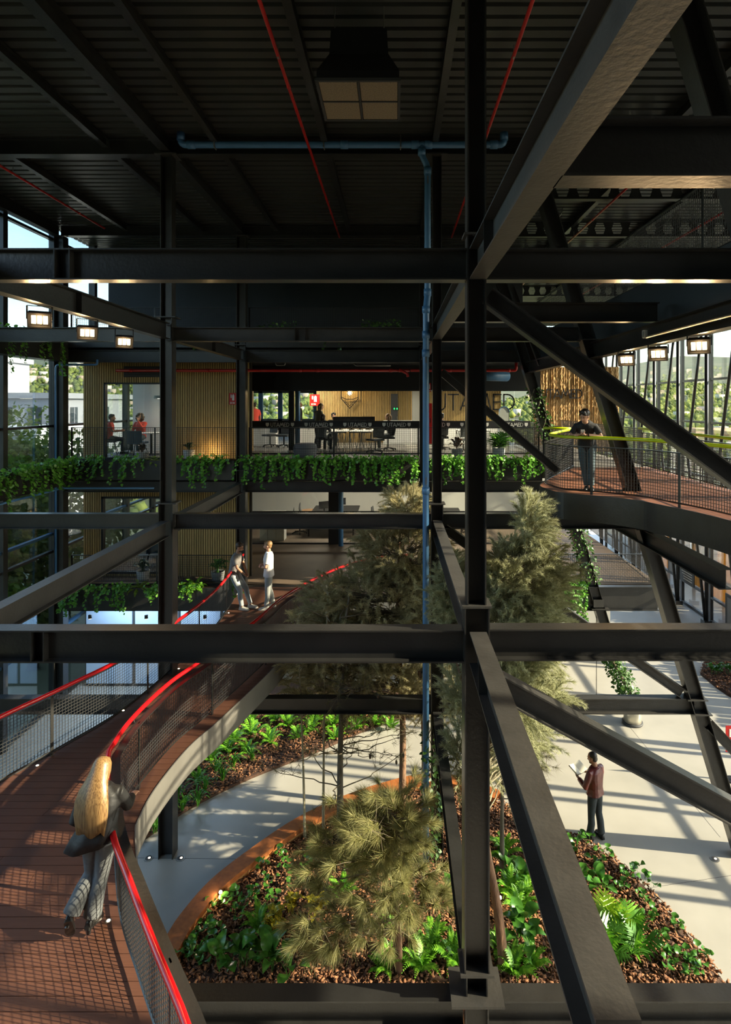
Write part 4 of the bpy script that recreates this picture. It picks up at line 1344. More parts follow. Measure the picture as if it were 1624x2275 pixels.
floodlight('farthest floodlight under the right girder', 1392, 799, 3.98, (-0.62, -1, -0.6), 9.88)
floodlight('middle floodlight under the right girder', 1462, 786, 3.98, (-0.62, -1, -0.6), 9.88)
floodlight('nearest floodlight under the right girder', 1553, 768, 3.98, (-0.62, -1, -0.6), 9.88)
pipe('conduit', 'pale conduit along the right floodlight girder', [(3.83, 8.9, 10.0), (3.83, 4.2, 10.0)], 0.02, 'bracket')
t = thing('junction_box', 'small pale junction box on the right floodlight girder', 'box', (3.82, 8.95, 10.05))
MB().box((3.82, 8.95, 10.05), (0.05, 0.08, 0.12)).build('box_body', 'offwhite', t)
MB().box((3.79, 8.95, 10.05), (0.012, 0.06, 0.09)).build('box_lid', 'potgrey', t)
for y, lab in ((11.6, 'nearer the camera'), (15.2, 'farther along the roof')):
    t = thing('track_spotlight', 'black cylinder spotlight under the right roof, ' + lab, 'spotlight', (4.2, y, 13.6))
    MB().tube([(4.2, y, 13.55), (4.2, y - 0.06, 13.75)], 0.06, 12).build('barrel', 'black', t, True)
    MB().tube([(4.2, y - 0.06, 13.75), (4.3, y - 0.05, 13.9), (4.35, y, 14.05)], 0.012, 6).build('cable_arm', 'bracket', t, True)

for k, px in enumerate((200, 325, 455)):
    p = W(px, 1374, 17.1)
    t = thing('downlight', ('left', 'middle', 'right')[k] + ' small black downlight under the first storey planter', 'spotlight', p)
    MB().tube([p + Vector((0, 0, 0.1)), p], 0.05, 12).build('barrel', 'black', t, True)
    MB().tube([p, p - Vector((0, 0, 0.006))], 0.04, 12).build('lens', 'spotglow', t)
# garden spotlights
def garden_spot(label, px, py, z):
    p = G(px, py, z)
    t = thing('garden_spotlight', label, 'spotlight', (p.x, p.y, 0.07))
    MB().tube([(p.x, p.y, 0.05), (p.x, p.y, z - 0.03)], 0.01, 6).build('spike', 'black', t)
    d = Vector((0.1, -0.75, 0.6)).normalized()
    MB().tube([p - d * 0.09, p], 0.035, 12).build('barrel', 'black', t, True)
    MB().tube([p, p + d * 0.006], 0.028, 12).build('lens', 'spotglow', t)
    ld = bpy.data.lights.new('garden_spot_glow', 'POINT')
    ld.energy = 5
    ld.color = (1, 0.8, 0.5)
    ld.shadow_soft_size = 0.03
    lo = bpy.data.objects.new('garden_spot_glow', ld)
    COL.objects.link(lo)
    lo.parent = t
    lo.location = Vector((p.x, p.y, z)) + d * 0.05 - t.location
garden_spot('glowing garden spotlight beside the orange kerb', 490, 1982, 0.25)
garden_spot('glowing garden spotlight between trunk and slanted beam', 1111, 1994, 0.25)
garden_spot('glowing spotlight in the distant bed by the ivy column', 1325, 1292, L1 + 0.12)

# ---------------------------------------------------------------- lettering
def arc(cx, cy, rx, ry, a0, a1, n=8):
    return [(cx + rx * math.cos(math.radians(a0 + (a1 - a0) * k / n)), cy + ry * math.sin(math.radians(a0 + (a1 - a0) * k / n))) for k in range(n + 1)]
GLYPH = {
    'U': (0.72, [[(0.06, 1), (0.06, 0.36)] + arc(0.36, 0.36, 0.30, 0.36, 180, 360) + [(0.66, 1)]]),
    'T': (0.62, [[(0, 0.96), (0.62, 0.96)], [(0.31, 0.96), (0.31, 0)]]),
    'A': (0.78, [[(0.0, 0), (0.39, 1), (0.78, 0)], [(0.13, 0.26), (0.65, 0.26)]]),
    'M': (0.98, [[(0.0, 0), (0.24, 1), (0.49, 0.28), (0.74, 1), (0.98, 0)]]),
    'E': (0.52, [[(0.52, 0.96), (0.05, 0.96), (0.05, 0.04), (0.52, 0.04)], [(0.05, 0.5), (0.46, 0.5)]]),
    'D': (0.74, [[(0.05, 0.04), (0.05, 0.96), (0.26, 0.96)] + arc(0.26, 0.5, 0.44, 0.46, 90, -90) + [(0.05, 0.04)]]),
    'X': (0.6, [[(0, 0), (0.6, 1)], [(0, 1), (0.6, 0)]]),
    'I': (0.1, [[(0.05, 0), (0.05, 1)]]),
    'N': (0.66, [[(0.05, 0), (0.05, 1), (0.61, 0), (0.61, 1)]]),
    'O': (0.8, [arc(0.4, 0.5, 0.36, 0.46, 0, 360, 14)]),
    'R': (0.6, [[(0.05, 0), (0.05, 0.96), (0.3, 0.96)] + arc(0.3, 0.72, 0.26, 0.24, 90, -90) + [(0.05, 0.48)], [(0.3, 0.48), (0.58, 0)]]),
    'S': (0.55, [arc(0.28, 0.73, 0.24, 0.23, 20, 270, 8) + arc(0.28, 0.27, 0.24, 0.23, 90, -160, 8)]),
}
def letters(parent, text, origin, right, up, h, m, th=0.11, depth=0.01, gap=0.14):
    origin, right, up = Vector(origin), Vector(right), Vector(up)
    nrm = right.cross(up)
    x = 0.0
    for ch in text:
        if ch == ' ':
            x += 0.4
            continue
        w, strokes = GLYPH[ch]
        mb = MB()
        for st in strokes:
            for a, b in zip(st[:-1], st[1:]):
                pa = origin + right * ((x + a[0]) * h) + up * (a[1] * h)
                pb = origin + right * ((x + b[0]) * h) + up * (b[1] * h)
                e = (pb - pa).normalized() * th * h * 0.32
                mb.bar(pa - e, pb + e, th * h, depth, up=nrm)
        mb.build('letter', m, parent)
        x += w + gap
    return x - gap
def word_width(text, gap=0.14):
    return sum(GLYPH[c][0] + gap for c in text) - gap
def shield(parent, c, right, up, h, m, depth=0.01, name='shield'):
    c, right, up = Vector(c), Vector(right), Vector(up)
    n = right.cross(up)
    pts = [(-0.42, 0.5), (0.42, 0.5), (0.42, -0.1), (0.22, -0.36), (0, -0.5), (-0.22, -0.36), (-0.42, -0.1)]
    mb = MB()
    f = [c + right * (a * h) + up * (b * h) + n * depth for a, b in pts]
    g = [p - n * depth for p in f]
    k = len(pts)
    mb.add(f + g, [tuple(range(k - 1, -1, -1)), tuple(range(k, 2 * k))] + [(i, (i + 1) % k, k + (i + 1) % k, k + i) for i in range(k)])
    return mb.build(name, m, parent)
RX, UP = Vector((1, 0, 0)), Vector((0, 0, 1))
NRM = Vector((0, -1, 0))
# band with repeated logo on the office glass
t = thing('glass_band', 'black logo band stuck along the second storey office glass', 'decal', (0.2, YG, 8.2))
z0b, z1b = zz(952, YG), zz(935, YG)
MB().span((-4.95, YG - 0.012, z0b), (4.6, YG - 0.004, z1b)).build('band', 'black', t)
hh = 0.125
for pxc in (622, 708, 794, 881, 968, 1054, 1141):
    xc = W(pxc, 943, YG).x
    zc = (z0b + z1b) / 2
    wv = word_width('UTAMED') * hh
    letters(t, 'UTAMED', (xc - wv / 2, YG - 0.017, zc - hh / 2), RX, UP, hh, 'offwhite', th=0.16, depth=0.006)
    shield(t, (xc - wv / 2 - 0.11, YG - 0.012, zc), RX, UP, 0.13, 'offwhite', 0.004)
    shield(t, (xc + wv / 2 + 0.11, YG - 0.012, zc), RX, UP, 0.13, 'offwhite', 0.004)
# band on first storey glass
t = thing('glass_band', 'black logo band stuck along the first storey office glass', 'decal', (-1, Y1G, 4.8))
MB().span((-5.8, Y1G - 0.012, 4.66), (5.5, Y1G - 0.004, 4.86)).build('band', 'black', t)
for xc in (-3.6, -1.6, 0.0, 1.6, 3.2):
    letters(t, 'UTAMED', (xc - 0.3, Y1G - 0.017, 4.70), RX, UP, 0.12, 'offwhite', th=0.16, depth=0.006)
# big letters
t = thing('wall_sign', 'big dark capital letters on the slatted wall inside the office', 'sign', (3.0, 25.9, 8.6))
hb = (911 - 875) / F * 25.9
letters(t, 'UTAMED', (W(966, 911, 25.9).x, 25.95, zz(911, 25.9)), RX, UP, hb, 'black', th=0.085, depth=0.03, gap=0.12)
t = thing('wall_sign', 'row of dark capital letters on the bark-clad wall', 'sign', (7.5, 24.4, 9.1))
hb = (885 - 865) / F * 24.35
letters(t, 'UTAMED', (W(1201, 885, 24.35).x, 24.36, zz(885, 24.35)), RX, UP, hb, 'black', th=0.115, depth=0.03, gap=0.06)
# shield emblem in the office
t = thing('shield_emblem', 'black outlined shield emblem with a glowing star on the slatted wall', 'emblem', (-2.0, 25.9, 9.0))
ec = W(777, 880, 25.85)
he, we = 44 / F * 25.85, 19 / F * 25.85
def outline(pts, th):
    mb = MB()
    for a, b in zip(pts[:-1], pts[1:]):
        pa, pb = ec + RX * a[0] + UP * a[1], ec + RX * b[0] + UP * b[1]
        mb.bar(pa, pb, th, 0.03, up=NRM)
    return mb
outline([(-we, he * 0.5), (-we, -he * 0.12), (0, -he * 0.62), (we, -he * 0.12), (we, he * 0.5), (-we, he * 0.5)], 0.035).build('outline', 'black', t)
outline([(-we, -he * 0.05), (-we * 0.4, -he * 0.16), (we * 0.4, -he * 0.16), (we, -he * 0.05)], 0.03).build('chevron', 'black', t)
outline([(-we * 0.6, -he * 0.22), (0, -he * 0.5), (we * 0.6, -he * 0.22)], 0.02).build('chevron', 'black', t)
sm = MB()
for k in range(8):
    a = PI * k / 4
    sm.bar(ec + UP * he * 0.16, ec + UP * he * 0.16 + RX * math.cos(a) * 0.11 + UP * math.sin(a) * 0.11, 0.02, 0.02, up=NRM)
sm.build('star', 'softglow', t)
ld = bpy.data.lights.new('emblem_glow', 'POINT')
ld.energy = 22
ld.color = (1, 0.66, 0.28)
ld.shadow_soft_size = 0.05
lo = bpy.data.objects.new('emblem_glow', ld)
COL.objects.link(lo)
lo.location = ec + Vector((0.05, -0.35, 0.25))

def sign(label, c, w, h, right=RX, rows=()):
    c = Vector(c)
    t = thing('fire_sign', label, 'sign', c)
    n = right.cross(UP)
    m = Matrix((right, -n, UP)).transposed()
    MB().box(c, (w, 0.01, h), m).build('sign_board', 'firered', t)
    mb = MB()
    f = c + n * 0.007
    mb.box(f + right * w * 0.08 + UP * h * 0.08, (w * 0.3, 0.004, h * 0.46), m)
    mb.box(f + right * w * 0.08 + UP * h * 0.34, (w * 0.14, 0.004, h * 0.1), m)
    mb.box(f - right * w * 0.22 + UP * h * 0.22, (w * 0.14, 0.004, h * 0.3), m)
    mb.build('extinguisher_symbol', 'white', t)
    letters(t, 'EXTIN', f - right * w * 0.36 - UP * h * 0.42, right, UP, h * 0.13, 'white', th=0.2, depth=0.004)
    return t
sign('red fire extinguisher sign on the slatted wall by the column', W(517, 886, YM - 0.04), 0.22, 0.36)
sign('red fire extinguisher sign on the office slatted wall', W(699, 889, 25.7), 0.42, 0.5)
sign('red fire sign left of the red hose cabinet', W(954, 861, 19.6), 0.10, 0.30)
sign('red fire sign right of the red hose cabinet', W(977, 861, 19.6), 0.10, 0.30)
sign('red fire extinguisher sign behind the leaning column at the right edge', Vector((8.05, 13.9, 0.0)) + Vector((0, 0, 1.02)), 0.40, 0.62)
t = thing('sign_stand', 'slim black post holding the red sign at the right edge', 'stand', (8.05, 13.95, 0))
MB().span((8.02, 13.93, 0), (8.08, 13.97, 0.72)).build('post', 'black', t)
MB().ngon((8.05, 13.95, 0), 0.16, 16, 0, 0.02).build('base', 'black', t)
t = thing('hose_cabinet', 'tall red fire hose cabinet behind the downpipe', 'cabinet', W(966, 1000, 19.6))
a, b = W(951, 985, 19.6), W(980, 896, 19.4)
MB().span((a.x, 19.4, a.z), (b.x, 19.7, b.z)).build('body', 'firered', t)
MB().span((a.x + 0.03, 19.38, a.z + 0.05), (b.x - 0.03, 19.4, b.z - 0.5)).build('door', 'firered', t)
MB().span((a.x + 0.05, 19.36, a.z + 0.7), (a.x + 0.07, 19.38, a.z + 0.85)).build('handle', 'black', t)
# air grille and thermostat on the slatted wall
t = thing('air_grille', 'dark rectangular air grille in the slatted wall above the window', 'grille', W(315, 827, YM - 0.03))
a, b = W(275, 838, YM - 0.03), W(356, 814, YM - 0.03)
MB().span((a.x, YM - 0.045, a.z), (b.x, YM - 0.02, b.z)).build('grille_frame', 'black', t)
for k in range(5):
    MB().span((a.x + 0.03, YM - 0.055, a.z + 0.04 + k * 0.058), (b.x - 0.03, YM - 0.045, a.z + 0.06 + k * 0.058)).build('louvre', 'darkgrey', t)
# ---------------------------------------------------------------- furniture
def office_chair(label, x, y, z, rz, m='darkgrey', group=None):
    t = thing('office_chair', label, 'chair', (x, y, z), rz, group)
    link('seat', MB().box((0, 0, 0.46), (0.46, 0.46, 0.07)).mesh('seat', m), t, True)
    link('backrest', MB().loft([[(-0.2, -0.22, 0.55), (0.2, -0.22, 0.55), (0.2, -0.18, 0.55), (-0.2, -0.18, 0.55)], [(-0.22, -0.27, 0.85), (0.22, -0.27, 0.85), (0.22, -0.23, 0.85), (-0.22, -0.23, 0.85)], [(-0.17, -0.25, 1.05), (0.17, -0.25, 1.05), (0.17, -0.22, 1.05), (-0.17, -0.22, 1.05)]]).mesh('backrest', m), t, True)
    link('stem', MB().tube([(0, 0, 0.08), (0, 0, 0.44)], 0.028, 8).mesh('stem', 'black'), t, True)
    mb = MB()
    for k in range(5):
        a = 2 * PI * k / 5
        mb.bar((0, 0, 0.1), (0.3 * math.cos(a), 0.3 * math.sin(a), 0.06), 0.04, 0.03)
        mb.ellipsoid((0.3 * math.cos(a), 0.3 * math.sin(a), 0.03), (0.03, 0.03, 0.03), nu=8, nv=6)
    link('star_base', mb.mesh('star_base', 'black'), t, True)
    return t
def trestle_desk(label, x0, x1, y0, y1, z, m='white'):
    t = thing('trestle_desk', label, 'desk', ((x0 + x1) / 2, (y0 + y1) / 2, z))
    MB().span((x0, y0, z + 0.71), (x1, y1, z + 0.74)).build('desk_top', m, t)
    for y in (y0 + 0.06, y1 - 0.06):
        mb = MB()
        n = 2
        w = (x1 - x0) / n
        for k in range(n):
            a, b = x0 + k * w + 0.03, x0 + (k + 1) * w - 0.03
            for p, q in (((a, 0.71), (a, 0)), ((b, 0.71), (b, 0)), ((a, 0.7), (a + w * 0.28, 0.0)), ((b, 0.7), (b - w * 0.28, 0.0)), ((a, 0.01), (b, 0.01)), ((a, 0.70), (b, 0.70))):
                mb.bar((p[0], y, z + p[1]), (q[0], y, z + q[1]), 0.022, 0.022, up=(0, 1, 0))
        mb.build('trestle', 'potwhite', t)
    return t
def monitor(label, x, y, z, rz):
    t = thing('monitor', label, 'monitor', (x, y, z), rz)
    link('screen', MB().box((0, 0, 0.34), (0.5, 0.03, 0.3)).mesh('screen', 'screen'), t, True)
    link('stand', MB().box((0, 0.03, 0.1), (0.05, 0.03, 0.2)).box((0, 0.02, 0.008), (0.22, 0.18, 0.016)).mesh('stand', 'black'), t, True)
    return t
trestle_desk('white trestle desk nearest the office glass', W(724, 960, 20.9).x, W(770, 960, 20.9).x + 0.03, 20.6, 22.6, L2)
trestle_desk('second white trestle desk at the office glass', W(776, 960, 20.9).x, W(824, 960, 20.9).x + 0.05, 20.6, 22.6, L2)
trestle_desk('white trestle desk behind the big letters column', 2.3, 3.5, 21.4, 22.4, L2)
for k, (px, y) in enumerate(((755, 22.0), (781, 22.1), (800, 22.0), (818, 22.2))):
    monitor(('first', 'second', 'third', 'fourth')[k] + ' dark monitor from the left on the white desks', W(px, 930, y).x, y, L2 + 0.74, 0.1)
office_chair('black office chair on the right of the white desks', W(834, 1000, 20.6).x, 20.45, L2, 0.6)
office_chair('black office chair under the woman at the desk end', W(862, 1000, 21.6).x, 21.6, L2, 1.7)
office_chair('black office chair in front of the blue pipe', W(600, 960, 23.3).x, 23.3, L2, 2.6)
office_chair('black office chair left of the blue pipe beside the cabinets', W(632, 960, 23.2).x, 23.1, L2, 2.9)
office_chair('dark chair behind the planter with the red-leafed plant', 2.4, 20.6, L2, 0.3)
office_chair('dark chair under the seated man at the letters', 1.35 + 0.4, 21.9, L2, 0.0)
def cabinet(label, x0, x1, y0, y1, z0, z1, n, m='white'):
    t = thing('low_cabinet', label, 'cabinet', ((x0 + x1) / 2, (y0 + y1) / 2, z0))
    MB().span((x0, y0, z0), (x1, y1, z1)).build('body', m, t)
    w = (x1 - x0) / n
    for k in range(n):
        d = MB().span((x0 + k * w + 0.01, y0 - 0.015, z0 + 0.05), (x0 + (k + 1) * w - 0.01, y0, z1 - 0.02)).build('door', m, t)
        MB().span((x0 + (k + 1) * w - 0.06, y0 - 0.03, z1 - 0.35), (x0 + (k + 1) * w - 0.045, y0 - 0.015, z1 - 0.22)).build('handle', 'darkgrey', d)
cabinet('long low white cabinet at the left end of the office', -7.4, -4.9, 24.0, 24.5, L2, L2 + 0.95, 4)
cabinet('low white cabinet behind the black office chairs', -4.2, -2.6, 25.2, 25.7, L2, L2 + 0.92, 3)
cabinet('white counter behind the seated woman', -0.5, 1.2, 24.6, 25.1, L2, L2 + 1.0, 3)
cabinet('white counter below the big letters', 1.6, 4.4, 24.4, 24.9, L2, L2 + 0.95, 5)
t = thing('pouf', 'round dark grey pouf on the second storey walkway', 'pouf', (W(678, 1015, 18.9).x, 18.9, L2))
pc = t.location
MB().lathe(pc, [(0.30, 0.0), (0.34, 0.03), (0.38, 0.18), (0.385, 0.30), (0.36, 0.40), (0.30, 0.44), (0.1, 0.45)], 24).build('cushion', 'midgrey', t, True)
MB().lathe(pc, [(0.386, 0.285), (0.390, 0.29), (0.390, 0.30), (0.386, 0.305)], 24).build('seam', 'darkgrey', t, True)
# paddle board leaning in the office
t = thing('paddle_board', 'pale paddle board with blue rim standing in the office', 'paddle board', (W(1120, 960, 21.5).x, 21.5, L2))
bc = t.location
mb, rb = MB(), MB()
pts = [(0.19 * math.cos(a), 1.42 + 0.19 * math.sin(a)) for a in np.linspace(0, PI, 11)] + [(-0.19, 0.0), (0.19, 0.0)]
f = [bc + Vector((a, 0, b)) for a, b in pts]
g = [p + Vector((0, 0.08, 0)) for p in f]
k = len(pts)
mb.add(f + g, [tuple(range(k)), tuple(range(2 * k - 1, k - 1, -1))])
mb.build('board_face', 'offwhite', t)
rb.add([p + Vector((0, -0.005, 0)) for p in f] + g, [(i, k + i, k + (i + 1) % k, (i + 1) % k) for i in range(k)])
rb.tube([p + Vector((0, -0.004, 0)) for p in f[:11]], 0.014, 6)
rb.build('rim', 'bluepipe', t)
# meeting room
t = thing('meeting_table', 'small white round table in the upper meeting room', 'table', (-8.3, 19.9, L2))
MB().ngon((-8.3, 19.9, L2), 0.5, 28, 0.71, 0.74).build('table_top', 'white', t)
MB().tube([(-8.3, 19.9, L2), (-8.3, 19.9, L2 + 0.71)], 0.04, 10).build('pedestal', 'black', t)
MB().ngon((-8.3, 19.9, L2), 0.28, 20, 0, 0.02).build('foot_plate', 'black', t)
def shell_chair(label, x, y, z, rz, m):
    t = thing('shell_chair', label, 'chair', (x, y, z), rz)
    link('seat_shell', MB().box((0, 0, 0.45), (0.5, 0.48, 0.06)).mesh('seat_shell', m), t, True)
    link('back_shell', MB().loft([[(-0.25, -0.24, 0.45), (0.25, -0.24, 0.45), (0.25, -0.19, 0.45), (-0.25, -0.19, 0.45)], [(-0.24, -0.30, 0.85), (0.24, -0.30, 0.85), (0.24, -0.26, 0.85), (-0.24, -0.26, 0.85)]]).mesh('back_shell', m), t, True)
    for sx in (-1, 1):
        for sy in (-1, 1):
            link('leg', MB().tube([(0.14 * sx, 0.14 * sy, 0.43), (0.26 * sx, 0.26 * sy, 0.0)], 0.014, 6).mesh('leg', 'black'), t, True)
    return t
shell_chair('blue shell chair with its back to the meeting room window', W(306, 1000, 19.1).x, 19.1, L2, 0.0, 'chairblue')
shell_chair('dark shell chair at the left of the meeting table', W(243, 1000, 19.9).x, 19.9, L2, -1.2, 'darkgrey')
t = thing('pendant_lamp', 'flat round black pendant lamp in the upper meeting room', 'lamp', (-7.75, 20.4, 9.2))
MB().ngon((-7.75, 20.4, 9.2), 0.62, 32, -0.05, 0.05).build('lamp_disc', 'black', t)
MB().tube([(-7.75, 20.4, 9.25), (-7.75, 20.4, 10.2)], 0.008, 6).build('cord', 'black', t)
MB().ngon((-7.75, 20.4, 9.2), 0.5, 28, -0.055, -0.05).build('diffuser', 'softglow', t)
# lower meeting room and first storey office
shell_chair('blue shell chair seen through the lower meeting room window', W(343, 1240, 19.6).x, 19.6, L1, 0.4, 'chairblue')
t = thing('meeting_table', 'white table in the lower meeting room', 'table', (-8.3, 21.0, L1))
MB().ngon((-8.3, 21.0, L1), 0.6, 28, 0.71, 0.74).build('table_top', 'white', t)
MB().tube([(-8.3, 21.0, L1), (-8.3, 21.0, L1 + 0.71)], 0.04, 10).build('pedestal', 'black', t)
def long_desk(label, x0, x1, y0, y1, z):
    t = thing('work_table', label, 'table', ((x0 + x1) / 2, (y0 + y1) / 2, z))
    MB().span((x0, y0, z + 0.70), (x1, y1, z + 0.74)).build('table_top', 'black', t)
    for x in (x0 + 0.1, x1 - 0.1):
        for y in (y0 + 0.08, y1 - 0.08):
            MB().span((x - 0.03, y - 0.03, z), (x + 0.03, y + 0.03, z + 0.70)).build('leg', 'black', t)
long_desk('long dark work table in the first storey office', -3.6, -1.6, 23.6, 26.6, L1)
long_desk('dark work table in the first storey office behind the tree', 0.6, 2.8, 23.8, 26.0, L1)
for k, (x, y, rz, lab) in enumerate(((-3.95, 24.2, -1.4, 'left side of the long dark table'), (-3.9, 25.4, -1.5, 'far left side of the long dark table'), (-1.2, 24.6, 1.4, 'right side of the long dark table'), (-0.2, 24.6, 2.2, 'aisle of the first storey office'), (0.3, 24.3, -1.2, 'left side of the table behind the tree'), (3.1, 24.5, 1.5, 'right side of the table behind the tree'))):
    office_chair('dark office chair at the ' + lab, x, y, L1, rz)
for k, (x, y) in enumerate(((-3.0, 24.8), (-2.4, 25.6), (1.4, 24.8))):
    monitor(('first', 'second', 'third')[k] + ' black monitor on the first storey tables', x, y, L1 + 0.74, 0.5)
t = thing('book_stack', 'stack of pale papers on the long dark table', 'papers', (-2.3, 24.3, L1 + 0.74))
for k in range(4):
    MB().box((-2.3 + 0.02 * (k % 2), 24.3, L1 + 0.755 + 0.03 * k), (0.32, 0.24, 0.026)).build('booklet', 'paper', t)
t = thing('side_table', 'small pale side table in the first storey office', 'table', (-3.9, 26.6, L1))
MB().ngon((-3.9, 26.6, L1), 0.35, 20, 0.5, 0.53).build('table_top', 'facadetan', t)
MB().tube([(-3.9, 26.6, L1), (-3.9, 26.6, L1 + 0.5)], 0.03, 8).build('stem', 'white', t)
cabinet('pale lockers inside the first storey office door', -5.3, -4.35, 22.9, 23.4, L1, L1 + 1.1, 3, 'offwhite')
# lights of the rooms
def room_light(name, x, y, z, sx, sy, e, col=(1, 0.88, 0.7)):
    ld = bpy.data.lights.new(name, 'AREA')
    ld.shape = 'RECTANGLE'
    ld.size, ld.size_y = sx, sy
    ld.energy = e
    ld.color = col
    o = bpy.data.objects.new(name, ld)
    COL.objects.link(o)
    o.location = (x, y, z)
    return o
for k, (x, y, z, lab, e) in enumerate(((-1.3, 22.5, 9.93, 'over the white trestle desks', 50), (-3.6, 25.0, 9.93, 'over the office chairs', 45), (2.8, 22.8, 9.93, 'over the letters end of the office', 45), (0.2, 28.2, 9.93, 'at the back of the office', 25),
                                       (-7.4, 21.4, 10.2, 'in the upper meeting room', 35), (-2.4, 24.6, 6.7, 'over the long dark table', 75), (1.8, 24.8, 6.7, 'over the table behind the tree', 75), (-7.5, 20.8, 6.7, 'in the lower meeting room', 20))):
    t = thing('ceiling_lamp', 'slim linear ceiling lamp ' + lab, 'lamp', (x, y, z))
    MB().box((x, y, z), (1.4, 0.12, 0.05)).build('housing', 'black', t)
    MB().box((x, y, z - 0.03), (1.36, 0.09, 0.012)).build('diffuser', 'softglow', t)
    room_light('ceiling_lamp_light', x, y, z - 0.05, 1.4, 0.4, e * 2.2)
for k, px in enumerate((750, 762, 772)):
    p = W(px, 859, 23.6)
    t = thing('track_spotlight', ('first', 'second', 'third')[k] + ' small warm spotlight above the shield emblem', 'spotlight', p)
    MB().tube([p, p + Vector((-0.05, 0.1, 0.12))], 0.035, 10).build('barrel', 'black', t, True)
    MB().ellipsoid(p, (0.035, 0.035, 0.035), nu=10, nv=6).build('bulb', 'spotglow', t)
t = thing('exit_light', 'small green exit light by the office door', 'light', W(876, 908, 25.8))
p = W(876, 908, 25.8)
MB().box(p, (0.06, 0.03, 0.08)).box(p + Vector((0.12, 0, 0)), (0.06, 0.03, 0.08)).build('lamp', 'exitgreen', t)
MB().box(p + Vector((0.06, 0.02, 0)), (0.24, 0.02, 0.14)).build('back_plate', 'black', t)
t = frame_thing('door_1', 'dark door beside the slatted emblem wall', 'door', W(878, 950, 25.9))
MB().span((W(868, 900, 25.9).x, 25.88, L2), (W(884, 900, 25.9).x, 25.96, 9.4)).build('door_leaf', 'darkgrey', t)
MB().span((W(882, 900, 25.9).x, 25.83, L2 + 1.0), (W(883, 900, 25.9).x, 25.88, L2 + 1.15)).build('door_handle', 'bracket', t)
for k, x in enumerate((-8.3, -6.0)):  # fill lamps added to brighten the ground floor panels
    t = thing('added_fill_lamp', ('left', 'right')[k] + ' added cool fill lamp under the first storey slab', 'lamp', (x, 17.75, 3.1))
    MB().box((x, 17.75, 3.12), (1.6, 0.1, 0.05)).build('housing', 'black', t)
    MB().box((x, 17.75, 3.09), (1.56, 0.08, 0.012)).build('diffuser', 'white', t)
    room_light('added_fill_light', x, 17.75, 3.07, 1.6, 0.2, 60, (0.55, 0.76, 1.0))
# warm wall washer in the upper planter
ld = bpy.data.lights.new('planter_washer', 'POINT')
ld.energy = 9
ld.color = (1, 0.7, 0.32)
ld.shadow_soft_size = 0.05
lo = bpy.data.objects.new('planter_washer', ld)
COL.objects.link(lo)
lo.location = W(468, 1005, 17.9)
# ---------------------------------------------------------------- leaf and needle templates
HEART = [(0, 0, 0), (-.40, .16, .05), (-.36, .60, .03), (0, 1.0, -.10), (.36, .60, .03), (.40, .16, .05), (0, .45, -.05)]
HEARTF = [(0, 6, 1), (1, 6, 2), (2, 6, 3), (3, 6, 4), (4, 6, 5), (5, 6, 0)]
NEED = [(-.5, 0, 0), (.5, 0, 0), (0, 1, 0)]
NEEDF = [(0, 1, 2)]

def frond_mesh(name, m, pairs=13, width=0.22, arch=0.5, pw=0.036, taper=0.8, split=False):
    """one feathered leaf along +Y, unit length"""
    mb = MB()
    N = 14
    def c(t):
        return Vector((0, t * (1 - 0.18 * t), 0.62 * arch * math.sin(t * 2.2) - 0.28 * t * t * arch))
    spine = [c(k / N) for k in range(N + 1)]
    for a, b, k in zip(spine[:-1], spine[1:], range(N)):
        w0, w1 = 0.010 * (1 - k / N) + 0.002, 0.010 * (1 - (k + 1) / N) + 0.002
        mb.add([a + Vector((-w0, 0, 0)), a + Vector((w0, 0, 0)), b + Vector((w1, 0, 0)), b + Vector((-w1, 0, 0))], [(0, 1, 2, 3)])
    for i in range(pairs):
        t = 0.14 + 0.84 * i / (pairs - 1)
        p = c(t)
        L = width * (math.sin(PI * min(1, 0.22 + t * 0.80)) ** 0.8 * taper + 0.06)
        for s in (-1, 1):
            d = Vector((s * 0.92, 0.42 + 0.3 * t, -0.10))
            d.normalize()
            w = pw * (1.1 - 0.5 * t)
            e = Vector((0, 1, 0)) * w
            q = p + d * L
            mid = p + d * L * 0.5 + Vector((0, 0, 0.012))
            mb.add([p - e, mid - e * 1.15, q, mid + e * 1.15, p + e], [(0, 1, 3, 4), (1, 2, 3)])
    return mb.mesh(name, m)

def blade_mesh(name, m, width=0.3, arch=0.5, stem=0.3, n=7, fold=0.12, wave=0.0):
    """one broad leaf with its stalk along +Y, unit length"""
    mb = MB()
    def c(t):
        return Vector((0, t * (1 - 0.2 * t), arch * (math.sin(t * 2.0) * 0.75 - 0.35 * t * t)))
    K = 4
    for k in range(K):
        a, b = c(stem * k / K), c(stem * (k + 1) / K)
        w = 0.014
        mb.add([a + Vector((-w, 0, 0)), a + Vector((w, 0, 0)), b + Vector((w, 0, 0)), b + Vector((-w, 0, 0))], [(0, 1, 2, 3)])
    rows = []
    for k in range(n + 1):
        u = k / n
        p = c(stem + (1 - stem) * u)
        w = width * 0.5 * (math.sin(PI * (u ** 0.8)) ** 0.75 if 0 < u < 1 else 0.0) + 0.003
        zf = fold * w * 2
        rows.append([p + Vector((-w, 0, zf + wave * math.sin(u * 19) * w)), p + Vector((-w * 0.5, 0, zf * 0.35)), p, p + Vector((w * 0.5, 0, zf * 0.35)), p + Vector((w, 0, zf - wave * math.sin(u * 17) * w))])
    vs = [v for r in rows for v in r]
    mb.add(vs, [(r * 5 + i, r * 5 + i + 1, (r + 1) * 5 + i + 1, (r + 1) * 5 + i) for r in range(n) for i in range(4)])
    return mb.mesh(name, m, True)

